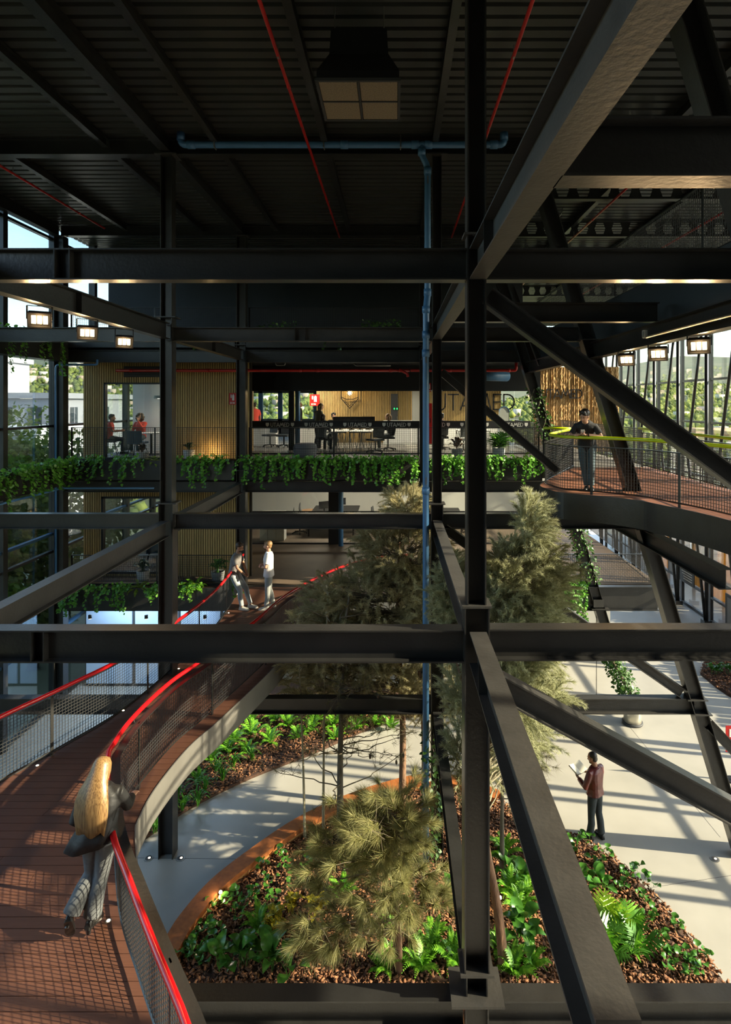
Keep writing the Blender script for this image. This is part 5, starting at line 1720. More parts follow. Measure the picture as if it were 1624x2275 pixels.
LEAF = {
    'fern': [frond_mesh('frond', 'fern', 13, 0.20, a) for a in (0.45, 0.6, 0.75)],
    'fernyellow': [frond_mesh('frond', 'fernyellow', 13, 0.18, a) for a in (0.35, 0.5)],
    'broad': [blade_mesh('leaf', 'broadleaf', w, a, 0.32, wave=0.08) for w, a in ((0.34, 0.55), (0.30, 0.75), (0.38, 0.4))],
    'dark': [blade_mesh('leaf', 'darkleaf', w, a, 0.3) for w, a in ((0.36, 0.55), (0.32, 0.8))],
    'lime': [frond_mesh('leaf', 'limeleaf', 7, 0.42, 0.55, 0.055, 1.0)],
    'splitgreen': [frond_mesh('leaf', 'fern', 8, 0.46, 0.55, 0.050, 1.0), frond_mesh('leaf', 'broadleaf', 8, 0.46, 0.65, 0.050, 1.0)],
    'croton': [blade_mesh('leaf', 'croton', 0.30, a, 0.2) for a in (0.6, 0.9)],
    'crotonred': [blade_mesh('leaf', 'crotonred', 0.34, a, 0.2) for a in (0.6, 0.9)],
    'seedling': [blade_mesh('leaf', 'broadleaf', 0.55, 0.5, 0.45, n=4)],
    'strap': [blade_mesh('leaf', 'fern', 0.075, a, 0.02, n=6) for a in (0.7, 0.95, 1.2)],
}
def leafy(name, label, loc, kind, n, size, group=None, tilt=(0.0, 0.6), z0=0.0, jit=0.03, cat='plant', parent=None, yaw0=None):
    """a plant whose leaves are separate parts sharing mesh data"""
    t = parent or thing(name, label, cat, loc, 0.0, group)
    ms = LEAF[kind]
    yaw = random.uniform(0, 6.28) if yaw0 is None else yaw0
    for k in range(n):
        o = bpy.data.objects.new('frond' if ms[0].name.startswith('frond') else 'leaf', ms[k % len(ms)])
        COL.objects.link(o)
        o.parent = t
        s = size * random.uniform(0.72, 1.12)
        o.scale = (s, s, s)
        o.location = (random.uniform(-jit, jit), random.uniform(-jit, jit), z0)
        yaw += 2.399 + random.uniform(-0.3, 0.3)
        f = k / max(1, n - 1)
        o.rotation_euler = (tilt[0] + (tilt[1] - tilt[0]) * f + random.uniform(-0.12, 0.12), random.uniform(-0.15, 0.15), yaw)
    return t

def pot(parent, c, r0, r1, h, m, ribs=0):
    c = Vector(c)
    mb = MB()
    prof = [(r0 * 0.92, 0.0), (r0, 0.015)]
    if ribs:
        for k in range(ribs):
            f0, f1 = (k + 0.15) / ribs, (k + 0.85) / ribs
            prof += [(r0 + (r1 - r0) * f0, 0.02 + (h - 0.04) * f0), (r0 + (r1 - r0) * f1, 0.02 + (h - 0.04) * f1), (r0 + (r1 - r0) * f1 - 0.008, 0.02 + (h - 0.04) * (k + 0.95) / ribs)]
    prof += [(r1, h), (r1 - 0.02, h), (r1 - 0.025, h - 0.05)]
    mb.lathe(c, prof, 22)
    mb.build('pot', m, parent, True)
    MB().ngon(c, r1 - 0.026, 18, h - 0.06, h - 0.05).build('soil', 'soil', parent)

def potted(label, loc, kind, n, size, r, h, m, ribs=0, tilt=(0.2, 0.9), stem=0.0):
    t = thing('potted_plant', label, 'potted plant', loc)
    pot(t, loc, r * 0.85, r, h, m, ribs)
    if stem:
        MB().tube([Vector(loc) + Vector((0, 0, h - 0.06)), Vector(loc) + Vector((0.02, 0, h + stem))], 0.014, 6).build('stem', 'twig', t)
    leafy('', '', loc, kind, n, size, tilt=tilt, z0=h + stem - 0.05, parent=t)
    return t

# ---------------------------------------------------------------- trailing vines
def vine(label, roots, length, leaf=0.085, per=1.0, group=None, out=Vector((0, -1, 0)), m='pothos', bush=1.0, name='trailing_vine', step=0.05):
    """roots: points on the planter lip; strands hang from them"""
    roots = [Vector(r) for r in roots]
    c = sum(roots, Vector()) / len(roots)
    t = thing(name, label, 'plant', c, 0.0, group)
    pos, dr, sc = [], [], []
    stems = MB()
    side = Vector((-out.y, out.x, 0))
    for r in roots:
        L = max(0.12, random.gauss(length, length * 0.35))
        p = r + Vector((0, 0, 0.02)) - out * random.uniform(0, 0.2)
        path = [p.copy()]
        d = out * 0.7 + Vector((0, 0, 0.7)) + side * random.uniform(-0.6, 0.6)
        n = int((L + 0.25) / step)
        ph = random.uniform(0, 6)
        for k in range(n):
            d = (d + Vector((0, 0, -0.45)) + side * 0.16 * math.sin(ph + k * 0.5) - out * (0.08 if (p - r).dot(out) > 0.16 else -0.02)).normalized()
            p = p + d * step
            path.append(p.copy())
            for j in range(2 if random.random() < 0.55 * per else 1):
                pos.append(p + Vector((random.uniform(-.03, .03), random.uniform(-.03, .03), random.uniform(-.02, .02))) + out * 0.02)
                dr.append(out * random.uniform(0.2, 1.0) + side * random.uniform(-1, 1) + Vector((0, 0, random.uniform(-1.1, 0.25))))
                sc.append(leaf * random.uniform(0.6, 1.2))
        stems.tube(path[::2] if len(path) > 3 else path, 0.0035, 3, caps=False)
    for k in range(int(len(roots) * 9 * bush)):
        r = random.choice(roots)
        pos.append(r + Vector((random.uniform(-.13, .13), random.uniform(-.13, .13), random.uniform(-0.05, 0.16))) + out * random.uniform(-.05, .1))
        dr.append(out * random.uniform(0.0, 1.0) + side * random.uniform(-1, 1) + Vector((0, 0, random.uniform(-0.7, 0.7))))
        sc.append(leaf * random.uniform(0.7, 1.3))
    upv = np.tile(np.array(out) * 0.8 + np.array([0, 0, 0.7]), (len(pos), 1)) + rng.normal(0, 0.35, (len(pos), 3))
    M = frames(np.array([list(p) for p in pos]), np.array([list(d) for d in dr]), up=upv, scale=np.array(sc))
    stems.build('stems', 'twig', t)
    tag(link('foliage', np_mesh('foliage', HEART, HEARTF, M, m), t), kind='stuff')
    return t
def xroots(px0, px1, Y, z, n):
    return [Vector(((px0 + (px1 - px0) * (k + random.random()) / n - CX) / F * Y, Y, z)) for k in range(n)]
YV = 17.08
ZV = L2 + 0.06
GV = 'trailing vines along the second storey planters'
for a, b, n, L, lab in ((152, 232, 10, 0.42, 'nearest the corner column'), (256, 312, 8, 0.40, 'under the meeting room window'), (385, 422, 5, 0.28, 'right of the tall bridge column'), (424, 462, 5, 0.55, 'with the longest strand before the slatted wall'), (466, 508, 5, 0.3, 'below the fern by the slatted wall')):
    vine('green trailing vine on the meeting room planter, ' + lab, xroots(a, b, YV, ZV, n), L, group=GV)
spans = [(530, 590), (590, 650), (650, 705), (705, 760), (760, 815), (815, 870), (870, 925)]
ords = ('first', 'second', 'third', 'fourth', 'fifth', 'sixth', 'seventh')
for (a, b), o_ in zip(spans, ords):
    vine(o_ + ' leafy vine clump from the left on the office planter', xroots(a, b, YV, ZV, 10), 0.42, group=GV, per=1.3)
for a, b, lab in ((958, 1010, 'right of the blue downpipe'), (1012, 1060, 'behind the main column'), (1076, 1130, 'right of the main column'), (1130, 1208, 'at the balcony end')):
    vine('leafy vine clump on the letters planter, ' + lab, xroots(a, b, YV, ZV, 10), 0.34, group=GV, per=1.3)
def yroots(y0, y1, x, z, n):
    return [Vector((x, y0 + (y1 - y0) * (k + random.random()) / n, z)) for k in range(n)]
for k, (a, b) in enumerate(((12.2, 13.6), (13.6, 15.0), (15.0, 16.2), (16.2, 17.0))):
    vine(('nearest', 'second', 'third', 'farthest')[k] + ' vine clump on the left facade planter at second storey', yroots(a, b, -9.55, L2 + 0.0, 11), 0.45, out=Vector((1, 0, 0)), group='vines on the left facade planters', per=1.3, leaf=0.10)
vine('vine hanging low from the upper left facade planter', yroots(13.4, 15.0, -9.55, 10.8, 6), 0.8, out=Vector((1, 0, 0)), group='vines on the left facade planters')
vine('vine clump at the far end of the upper left facade planter', yroots(15.4, 16.9, -9.55, 10.8, 7), 0.55, out=Vector((1, 0, 0)), group='vines on the left facade planters')
for a, b, lab in ((365, 440, 'above the meeting room'),):
    vine('sparse creeper on the top gallery railing ' + lab, xroots(a, b, 17.35, L3 + 0.12, 4), 0.3, m='ivy', leaf=0.08, bush=0.8, group='creepers on the top gallery')
for k, (a, b) in enumerate(((580, 660), (680, 780), (800, 900))):
    vine('sparse creeper ' + ('left', 'middle', 'right')[k] + ' on the top gallery railing above the office', xroots(a, b, 17.35, L3 + (0.32, 0.12, 0.4)[k], 5), 0.3, m='ivy', leaf=0.08, bush=1.2, group='creepers on the top gallery')
# first storey planter
Z1V = L1 + 0.02
for a, b, n, L, lab in ((130, 185, 7, 0.45, 'nearest the corner column'), (195, 290, 12, 0.42, 'with the fullest strands'), (330, 362, 5, 0.3, 'left of the bridge column'), (385, 440, 6, 0.22, 'right of the bridge column')):
    vine('green trailing vine on the first storey planter, ' + lab, xroots(a, b, 16.98, Z1V, n), L, group='trailing vines along the first storey planter')
vine('bright hanging vine on the first storey edge by the leaning column', [Vector((5.0 + 0.07 * k, 17.15, 3.75 - 0.02 * k)) for k in range(9)], 0.75, m='pothos', per=1.6, leaf=0.09)
vine('small vine on the bridge railing by the man in grey', [Vector((-4.35, 15.6 + 0.1 * k, L1 + 0.45)) for k in range(4)], 0.15, m='pothos', leaf=0.08, out=Vector((1, 0, 0)))
# ivy climbing steel
def climber(label, p0, p1, r, n, m='ivy', leaf=0.085):
    p0, p1 = Vector(p0), Vector(p1)
    t = thing('climbing_ivy', label, 'plant', p0)
    tt = rng.uniform(0, 1, n)
    a = rng.uniform(0, 2 * PI, n)
    rr = r * (0.6 + 0.6 * rng.random(n))
    base = np.array(p0)[None] + tt[:, None] * np.array(p1 - p0)[None]
    off = np.stack([np.cos(a) * rr, np.sin(a) * rr, rng.uniform(-.05, .05, n)], 1)
    d = off * 2 / r + np.stack([rng.normal(0, .7, n), rng.normal(0, .7, n), rng.uniform(-1.6, .2, n)], 1)
    M = frames(base + off, d, up=off / r + rng.normal(0, .3, (n, 3)) + [0, 0, .4], scale=leaf * rng.uniform(.6, 1.2, n))
    tag(link('foliage', np_mesh('foliage', HEART, HEARTF, M, m), t), kind='stuff')
    st = MB()
    for k in range(3):
        st.tube([p0.lerp(p1, q) + Vector((math.cos(q * 9 + k * 2) * r * 0.7, math.sin(q * 9 + k * 2) * r * 0.7, 0)) for q in np.linspace(0, 1, 14)], 0.008, 4)
    st.build('stems', 'twig', t)
climber('ivy climbing the leaning column beside the bark-clad wall', (XL(7.4), D2 - 0.15, 7.3), (XL(9.4) - 0.05, D2 - 0.15, 9.4), 0.22, 420)
climber('ivy on the foot of the leaning column at first storey', (XL(3.5) - 0.1, D2 - 0.1, 3.75), (XL(5.4), D2 - 0.1, 5.5), 0.26, 420)
climber('ivy wound around the blue downpipe above the kerb', (xj + 0.12, 11.5, 0.1), (xj + 0.1, 11.45, 2.6), 0.16, 380)
# ivy pot on the concrete
pp = G(1405, 1606, 0)
t = thing('ivy_planter', 'tall round metal pot with an ivy pillar on the concrete', 'potted plant', pp)
pot(t, pp, 0.24, 0.24, 0.75, 'potsteel')
MB().lathe(pp, [(0.27, 0), (0.28, 0.02), (0.28, 0.05), (0.245, 0.06)], 24).build('saucer', 'darkgrey', t, True)
MB().tube([pp + Vector((0, 0, 0.7)), pp + Vector((-0.75, 0, 2.1))], 0.05, 8).build('pole', 'twig', t)
n = 900
tt = rng.uniform(0, 1, n)
a = rng.uniform(0, 2 * PI, n)
base = np.array(pp + Vector((0, 0, 0.65)))[None] + tt[:, None] * np.array([-0.85, 0, 1.7])[None]
off = np.stack([np.cos(a) * .3, np.sin(a) * .3, rng.uniform(-.1, .1, n)], 1) * rng.uniform(.5, 1, n)[:, None]
M = frames(base + off, off * 3 + rng.normal(0, .5, (n, 3)) - [0, 0, .5], up=off / .3 + [0, 0, .4], scale=.095 * rng.uniform(.6, 1.2, n))
tag(link('foliage', np_mesh('foliage', HEART, HEARTF, M, 'ivy'), t), kind='stuff')

# ---------------------------------------------------------------- pots on the galleries
potted('dark-leaved plant in a white ribbed pot before the slatted wall', W(420, 1026, 17.75) * 1 - Vector((0, 0, 0)) + Vector((0, 0, L2 - W(420, 1026, 17.75).z)), 'dark', 12, 0.36, 0.17, 0.32, 'potwhite', 6)
potted('dark plant in a white pot before the meeting room window', Vector((W(316, 1026, 17.75).x, 17.75, L2)), 'crotonred', 14, 0.38, 0.19, 0.26, 'potwhite', 5)
potted('red-leafed plant in a grey pot on the walkway', Vector((W(1015, 1026, 17.8).x, 17.8, L2)), 'crotonred', 13, 0.45, 0.17, 0.36, 'potgrey')
potted('split-leaf philodendron in a pale pot on the walkway', Vector((W(1108, 1024, 17.8).x, 17.8, L2)), 'splitgreen', 16, 0.62, 0.2, 0.38, 'potwhite', tilt=(0.1, 0.9))
potted('dark plant in a white pot on the first storey planter', Vector((W(318, 1310, 17.7).x, 17.7, L1)), 'dark', 14, 0.45, 0.19, 0.34, 'potwhite')
potted('green plant in a ribbed pot beside the man in grey', Vector((W(484, 1302, 17.75).x, 17.75, L1)), 'broad', 16, 0.5, 0.2, 0.3, 'potgrey', 5)
GF = 'ferns on the gallery planters'
for px, z, s, k, lab in ((342, ZV, 0.42, 'fernyellow', 'left of the tall bridge column at second storey'), (480, ZV, 0.48, 'fern', 'before the slatted wall at second storey'), (1162, ZV, 0.50, 'fernyellow', 'at the balcony end of the planter')):
    leafy('planter_fern', 'bushy fern ' + lab, Vector((W(px, 1020, 17.25).x, 17.25, z - 0.03)), k, 22, s, GF, tilt=(0.3, -0.7), cat='fern')
for px, s, k, lab in ((306, 0.42, 'fernyellow', 'hanging over the first storey planter'), (432, 0.46, 'fern', 'on the first storey planter by the red handrail'), (414, 0.40, 'fernyellow', 'right of the bridge column on the first storey planter'), (178, 0.36, 'fern', 'left end of the first storey planter')):
    leafy('planter_fern', 'bushy fern ' + lab, Vector((W(px, 1300, 17.15).x, 17.15, L1)), k, 22, s, GF, tilt=(0.3, -0.8), cat='fern')

# ---------------------------------------------------------------- fern bed
GB = 'ferns in the bed behind the path'
for k_, (px, py, s) in enumerate(sorted(((470, 1690, .5), (440, 1735, .42), (520, 1650, .55), (560, 1632, .6), (600, 1650, .5), (640, 1612, .55), (690, 1625, .45), (480, 1648, .55), (455, 1668, .5), (505, 1672, .5), (700, 1604, .5), (740, 1612, .5), (790, 1620, .5), (835, 1610, .5), (868, 1618, .45), (548, 1672, .45), (610, 1602, .5), (560, 1602, .5), (660, 1640, .4), (745, 1640, .4), (425, 1700, .45), (800, 1600, .5)))):
    leafy('bed_fern', 'bright green fern in the bark bed behind the path, %s from the left' % ordinal(k_ + 1), G(px, py, 0.06), 'fern', 15, s, GB, tilt=(0.75, 0.0), cat='fern')
GC = 'strappy grass clumps behind the path'
for k_, (px, py, s) in enumerate(sorted(((440, 1790, .42), (495, 1735, .42), (480, 1715, .4), (395, 1775, .4), (405, 1800, .38), (520, 1705, .4), (560, 1690, .36), (455, 1760, .4), (380, 1810, .35), (345, 1850, .3), (335, 1800, .4)))):
    leafy('grass_clump', 'strappy green grass clump in the bark bed behind the path, %s from the left' % ordinal(k_ + 1), G(px, py, 0.06), 'strap', 20, s, GC, tilt=(0.7, 0.1), cat='plant')
leafy('croton', 'yellow croton under the bridge edge', G(392, 1752, 0.06), 'croton', 9, 0.35, None, tilt=(0.7, 0.2))

# ---------------------------------------------------------------- island planting
GI = 'ferns in the garden island'
for px, py, s, lab in ((575, 2068, .5, 'beside the croton'), (960, 2110, .55, 'right of the front pine'), (935, 2155, .5, 'at the bottom edge right of the pine trunk'), (858, 2155, .42, 'left of the front pine trunk'), (1012, 2140, .5, 'left of the main column foot'),
                       (1120, 1895, .5, 'behind the right trunk'), (1128, 1985, .5, 'by the right garden spotlight'), (1165, 2000, .55, 'left of the slanted beam'), (1150, 2030, .5, 'below the right garden spotlight'), (1140, 2165, .5, 'right of the right trunk'), (1180, 2150, .45, 'at the bottom edge under the slanted beam'), (1105, 2110, .4, 'close to the right trunk'), (870, 2060, .45, 'under the front pine'), (760, 1990, .45, 'behind the front pine')):
    leafy('island_fern', 'bright fern in the garden island ' + lab, G(px, py, 0.08), 'fern', 16, s, GI, tilt=(0.8, 0.0), cat='fern')
GL = 'broad-leaved plants in the garden island'
for px, py, s, n, lab in ((540, 2140, .62, 13, 'at the lower left, largest clump'), (600, 2150, .60, 13, 'right of the largest clump'), (500, 2150, .5, 9, 'left of the largest clump'), (645, 2165, .5, 9, 'left of the front pine'), (1120, 1935, .5, 10, 'right of the thin trunk'), (1155, 1965, .5, 10, 'below the slanted beam'), (1150, 2080, .6, 12, 'in shade left of the slanted beam'), (1175, 2110, .55, 10, 'in shade by the slanted beam edge'),
                          (1290, 1965, .5, 12, 'right of the slanted beam'), (1335, 1985, .5, 11, 'in front of the bark slope'), (1275, 1905, .45, 8, 'near the reading man'), (1262, 1880, .38, 7, 'nearest the reading man'), (820, 1905, .45, 10, 'behind the front pine'), (870, 1880, .45, 10, 'under the middle trunk'), (780, 1930, .4, 9, 'left of the front pine top'), (1000, 1990, .4, 8, 'behind the main column')):
    leafy('broadleaf_plant', 'glossy broad-leaved plant ' + lab, G(px, py, 0.08), 'broad', n, s, GL, tilt=(0.95, 0.25), jit=0.08)
for px, py, lab in ((614, 2062, 'left of the front pine'), (650, 2030, 'behind the front pine needles'), (700, 2040, 'half hidden by the front pine'), (600, 2085, 'lowest on the bark')):
    leafy('croton', 'yellow variegated croton ' + lab, G(px, py, 0.08), 'croton', 12, 0.42, 'crotons in the garden island', tilt=(1.0, 0.3), jit=0.02)
for px, py, s, k, lab in ((1352, 2060, .62, 'lime', 'pale lime, highest'), (1395, 2080, .6, 'splitgreen', 'dark green with fan leaves'), (1345, 2120, .6, 'splitgreen', 'by the slanted beam'), (1415, 2120, .55, 'splitgreen', 'lowest on the bark slope'), (1375, 2085, .5, 'lime', 'pale lime, middle')):
    leafy('split_leaf_plant', 'split-leaf philodendron ' + lab, G(px, py, 0.08), k, 8, s, 'split-leaf plants on the bark slope', tilt=(1.0, 0.35), jit=0.05)
GS = 'small seedlings on the bark'
for k_, (px, py) in enumerate(sorted(((560, 1990), (545, 2012), (592, 1962), (622, 1905), (462, 2062), (482, 2078), (432, 2100), (502, 2012), (602, 2004), (425, 2130), (450, 2140), (530, 2035), (585, 1925), (655, 1965), (470, 2020), (520, 1990), (640, 1935), (700, 1890), (680, 1930), (440, 2085), (475, 2105), (410, 2120),
               (1392, 1950), (1430, 2002), (1472, 2092), (1502, 2062), (1522, 2130), (1546, 2152), (1562, 2132), (1382, 1975), (1410, 1935), (1450, 2045), (1345, 1900), (1330, 1925), (1300, 1870), (1480, 2120), (1530, 2165), (1490, 2150), (1440, 1965)))):
    leafy('seedling', 'small round-leaved seedling on the island bark, %s from the left' % ordinal(k_ + 1), G(px, py, 0.08), 'seedling', 9, 0.22, GS, tilt=(1.0, 0.2), jit=0.09)
for k in range(9):
    leafy('bed_shrub', 'low green shrub in the right edge bed, %s from the left' % ordinal(k + 1), Vector((10.5 + 0.17 * k, 17.2 + 2.4 * random.random(), 0.06)), 'broad', 10, 0.4, 'shrubs in the right edge bed', tilt=(1.0, 0.2), jit=0.1)

# ---------------------------------------------------------------- trees
def limb_path(p0, p1, sag=0.0, wob=0.05, n=8):
    p0, p1 = Vector(p0), Vector(p1)
    out = []
    for k in range(n + 1):
        t = k / n
        p = p0.lerp(p1, t)
        w = wob * math.sin(PI * t)
        out.append(p + Vector((random.uniform(-w, w), random.uniform(-w, w), -sag * math.sin(PI * t))))
    return out

def plume_tree(label, trunks, blobs, plen, per, nm, bark, nlen=(0.07, 0.15), nwid=0.0045, droop=0.35, lean=(0, 0, 0.8), twig='twigpale', name='feathery_tree', spread=0.75, branch_every=4):
    """trunks: (points, r0, r1); blobs: (centre, radii, plumes)"""
    t = thing(name, label, 'tree', trunks[0][0][0])
    for pts, r0, r1 in trunks:
        q = smooth_path(pts, 5)
        MB().tube(q, [r0 + (r1 - r0) * k / (len(q) - 1) for k in range(len(q))], 10).build('trunk', bark, t, True)
    axis = [Vector(p) for pts, _, _ in trunks for p in smooth_path(pts, 5)]
    br = MB()
    P0, DIR, LEN = [], [], []
    for c, r, n in blobs:
        u = unit(rng.normal(0, 1, (n, 3)))
        rad = rng.uniform(0.45, 1.0, n) ** 0.6
        p = np.array(c)[None] + u * np.array(r)[None] * rad[:, None]
        d = u * 0.75 + np.array(lean)[None] + rng.normal(0, 0.28, (n, 3))
        d = unit(d)
        L = plen * rng.uniform(0.55, 1.15, n)
        P0.append(p - d * (L * 0.6)[:, None])
        DIR.append(d)
        LEN.append(L)
        for k in range(0, n, branch_every):
            s = Vector(P0[-1][k])
            a = min(axis, key=lambda q: (q - s).length + max(0.0, q.z - s.z + 0.15) * 2.5)
            pth = limb_path(a, s, -0.04, 0.07, 6)
            br.tube(pth, [0.016 - 0.012 * i / 6 for i in range(7)], 5, caps=False)
    P0, DIR, LEN = np.concatenate(P0), np.concatenate(DIR), np.concatenate(LEN)
    N = len(P0)
    br.build('branches', twig, t)
    # stalks of the plumes and their needles
    tt = rng.uniform(0.05, 1.0, (N, per))
    down = np.array([0, 0, -1.0])
    pos = P0[:, None] + DIR[:, None] * (LEN[:, None] * tt)[..., None] + down * (droop * LEN[:, None] * tt ** 2.2)[..., None]
    tan = unit(DIR[:, None] + down * (droop * 2.0 * tt ** 1.2)[..., None])
    nd = unit(tan * 1.0 + rng.normal(0, spread * 0.55, (N, per, 3)))
    nl = rng.uniform(*nlen, (N, per)) * (1.15 - 0.5 * tt)
    pos, nd, nl = pos.reshape(-1, 3), nd.reshape(-1, 3), nl.reshape(-1)
    M = frames(pos, nd, up=rng.normal(0, 1, (len(pos), 3)))
    M[:, :, 0] *= nwid
    M[:, :, 1] *= nl[:, None]
    tag(link('foliage', np_mesh('foliage', NEED, NEEDF, M, nm), t), kind='stuff')
    # stalks: one long thin triangle per half
    q0 = P0
    q1 = P0 + DIR * (LEN * 0.55)[:, None] + down * (droop * LEN * 0.25)[:, None]
    d = q1 - q0
    M2 = frames(q0, d, up=rng.normal(0, 1, (N, 3)))
    M2[:, :, 0] *= 0.012
    M2[:, :, 1] *= np.linalg.norm(d, axis=1)[:, None]
    tag(link('twigs', np_mesh('twigs', NEED, NEEDF, M2, twig), t), kind='stuff')
    return t

def tuft_tree(label, trunks, tips, per, nm, bark, nlen=(0.16, 0.28), nwid=0.0045, cone=0.55, grav=0.3, cones=0, name='pine_tree', rb=0.014, twig='twig'):
    """pine: tips are (start on trunk, end of branch, number of tufts)"""
    t = thing(name, label, 'tree', trunks[0][0][0])
    for pts, r0, r1 in trunks:
        q = smooth_path(pts, 5)
        MB().tube(q, [r0 + (r1 - r0) * k / (len(q) - 1) for k in range(len(q))], 10).build('trunk', bark, t, True)
    br = MB()
    P, D = [], []
    for a, b, n in tips:
        pth = limb_path(a, b, random.uniform(-0.05, 0.12), 0.08, 8)
        br.tube(pth, [rb - (rb - 0.004) * i / 8 for i in range(9)], 6, caps=False)
        d0 = (Vector(b) - Vector(a)).normalized()
        for k in range(n):
            f = 1 - 0.6 * (k / max(1, n)) * random.random()
            i = min(8, int(f * 8))
            s = pth[i]
            e = s if k == 0 else s + Vector((random.gauss(0, .2), random.gauss(0, .2), random.gauss(0.03, .12)))
            if k:
                br.tube([s, (s + e) / 2 + Vector((0, 0, 0.02)), e], [0.006, 0.004, 0.003], 4, caps=False)
            dd = (d0 + (e - s) * 2 + Vector((random.gauss(0, .3), random.gauss(0, .3), random.gauss(0.15, .25)))).normalized()
            P.append(list(e))
            D.append(list(dd))
    br.build('branches', twig, t)
    P, D = np.array(P), np.array(D)
    N = len(P)
    back = rng.uniform(0, 0.10, (N, per))
    pos = P[:, None] - D[:, None] * back[..., None]
    nd = unit(D[:, None] + rng.normal(0, cone, (N, per, 3)) + np.array([0, 0, -grav]))
    nl = rng.uniform(*nlen, (N, per))
    pos, nd, nl = pos.reshape(-1, 3), nd.reshape(-1, 3), nl.reshape(-1)
    M = frames(pos, nd, up=rng.normal(0, 1, (len(pos), 3)))
    M[:, :, 0] *= nwid
    M[:, :, 1] *= nl[:, None]
    tag(link('foliage', np_mesh('foliage', NEED, NEEDF, M, nm), t), kind='stuff')
    for k in range(cones):
        p = Vector(P[rng.integers(N)])
        MB().ellipsoid(p + Vector((0, 0, -0.05)), (0.025, 0.025, 0.05), nu=8, nv=6).build('pine_cone', 'hairbrown', t)
    return t

# tall feathery tree left of the downpipe
plume_tree('tall feathery olive tree whose crown rises before the downpipe',
           [([(0.15, 13.0, 0.0), (0.17, 13.0, 1.6), (0.12, 12.95, 3.0), (0.05, 12.9, 4.6), (0.1, 12.9, 6.2)], 0.085, 0.02),
            ([(0.62, 12.6, 0.0), (0.6, 12.6, 2.2), (0.4, 12.7, 4.5), (0.3, 12.8, 6.0)], 0.06, 0.018)],
           [((0.25, 12.9, 6.75), (0.55, 0.5, 0.55), 150), ((0.1, 12.9, 5.8), (1.15, 0.8, 0.85), 390), ((-0.4, 12.8, 4.75), (1.7, 1.0, 0.9), 520), ((-1.15, 12.7, 3.8), (1.85, 1.0, 0.75), 420), ((0.75, 12.7, 4.3), (0.75, 0.7, 1.2), 230), ((-0.8, 12.7, 2.9), (1.8, 0.9, 0.6), 200), ((0.85, 12.7, 2.9), (0.75, 0.7, 0.8), 110)],
           0.66, 165, 'plume', 'barkbrown', nlen=(0.08, 0.17), nwid=0.0085, lean=(-0.05, -0.05, 0.6), twig='twig')
# feathery tree right of the main column
plume_tree('feathery grey-green tree filling the space right of the main column',
           [([(1.72, 9.2, 0.0), (1.62, 9.25, 1.0), (1.42, 9.4, 2.2), (1.5, 9.8, 3.4), (1.9, 10.2, 4.8), (2.3, 10.4, 6.2)], 0.085, 0.02),
            ([(1.5, 9.8, 3.2), (1.1, 10.3, 4.4), (1.0, 10.6, 5.6)], 0.04, 0.014)],
           [((2.45, 10.4, 6.85), (0.33, 0.4, 0.65), 140), ((2.3, 10.4, 5.95), (0.9, 0.7, 0.8), 410), ((2.0, 10.3, 4.9), (1.2, 0.8, 0.85), 520), ((1.1, 10.7, 5.5), (0.45, 0.5, 0.85), 220), ((1.9, 10.2, 4.05), (1.15, 0.8, 0.75), 390), ((2.2, 10.3, 3.3), (0.6, 0.6, 0.5), 130), ((1.4, 10.2, 3.0), (0.7, 0.6, 0.6), 100)],
           0.70, 165, 'plumegreen', 'barkbrown', nlen=(0.08, 0.17), nwid=0.0082, lean=(0.25, -0.1, 0.75), twig='twigpale')
# dark pine with bare lower branches in the middle
def pine_mid():
    tr = [([(-1.12, 12.0, 0.0), (-1.13, 12.0, 1.4), (-1.1, 12.0, 2.8), (-1.05, 12.05, 4.2), (-0.95, 12.1, 5.0)], 0.075, 0.02)]
    tips = []
    for k in range(46):
        z = random.uniform(0.9, 4.6)
        a = random.uniform(0, 2 * PI)
        L = random.uniform(0.7, 2.0) * (1.15 - 0.12 * z)
        s = Vector((-1.12, 12.0, z))
        e = s + Vector((math.cos(a) * L, math.sin(a) * L * 0.7, random.uniform(0.0, 0.75)))
        tips.append((s, e, random.randint(3, 7)))
    tuft_tree('thin dark pine with bare lower branches in the middle of the island', tr, tips, 30, 'needledark', 'barkgrey', nlen=(0.10, 0.19), nwid=0.0045, cone=0.8, grav=0.1, cones=14)
pine_mid()
def pine_front():
    tr = [([(0.06, 9.2, 0.0), (0.04, 9.2, 0.9), (-0.02, 9.25, 1.8), (-0.05, 9.3, 2.7)], 0.065, 0.02), ([(0.05, 9.2, 0.9), (-0.3, 9.2, 1.25), (-0.55, 9.2, 1.4)], 0.03, 0.015)]
    tips = []
    for k in range(76):
        z = random.uniform(0.65, 2.6)
        a = random.uniform(0, 2 * PI)
        L = random.uniform(0.5, 1.6) * (1.25 - 0.28 * z)
        s = Vector((0.02, 9.22, z))
        e = s + Vector((math.cos(a) * L - 0.36 * L, math.sin(a) * L * 0.7, random.uniform(-0.05, 0.4)))
        tips.append((s, e, random.randint(4, 7)))
    tuft_tree('low bushy pine with long soft golden needles in the foreground bed', tr, tips, 150, 'needle', 'barkbrown', nlen=(0.16, 0.30), nwid=0.0055, cone=0.42, grav=0.38)
pine_front()
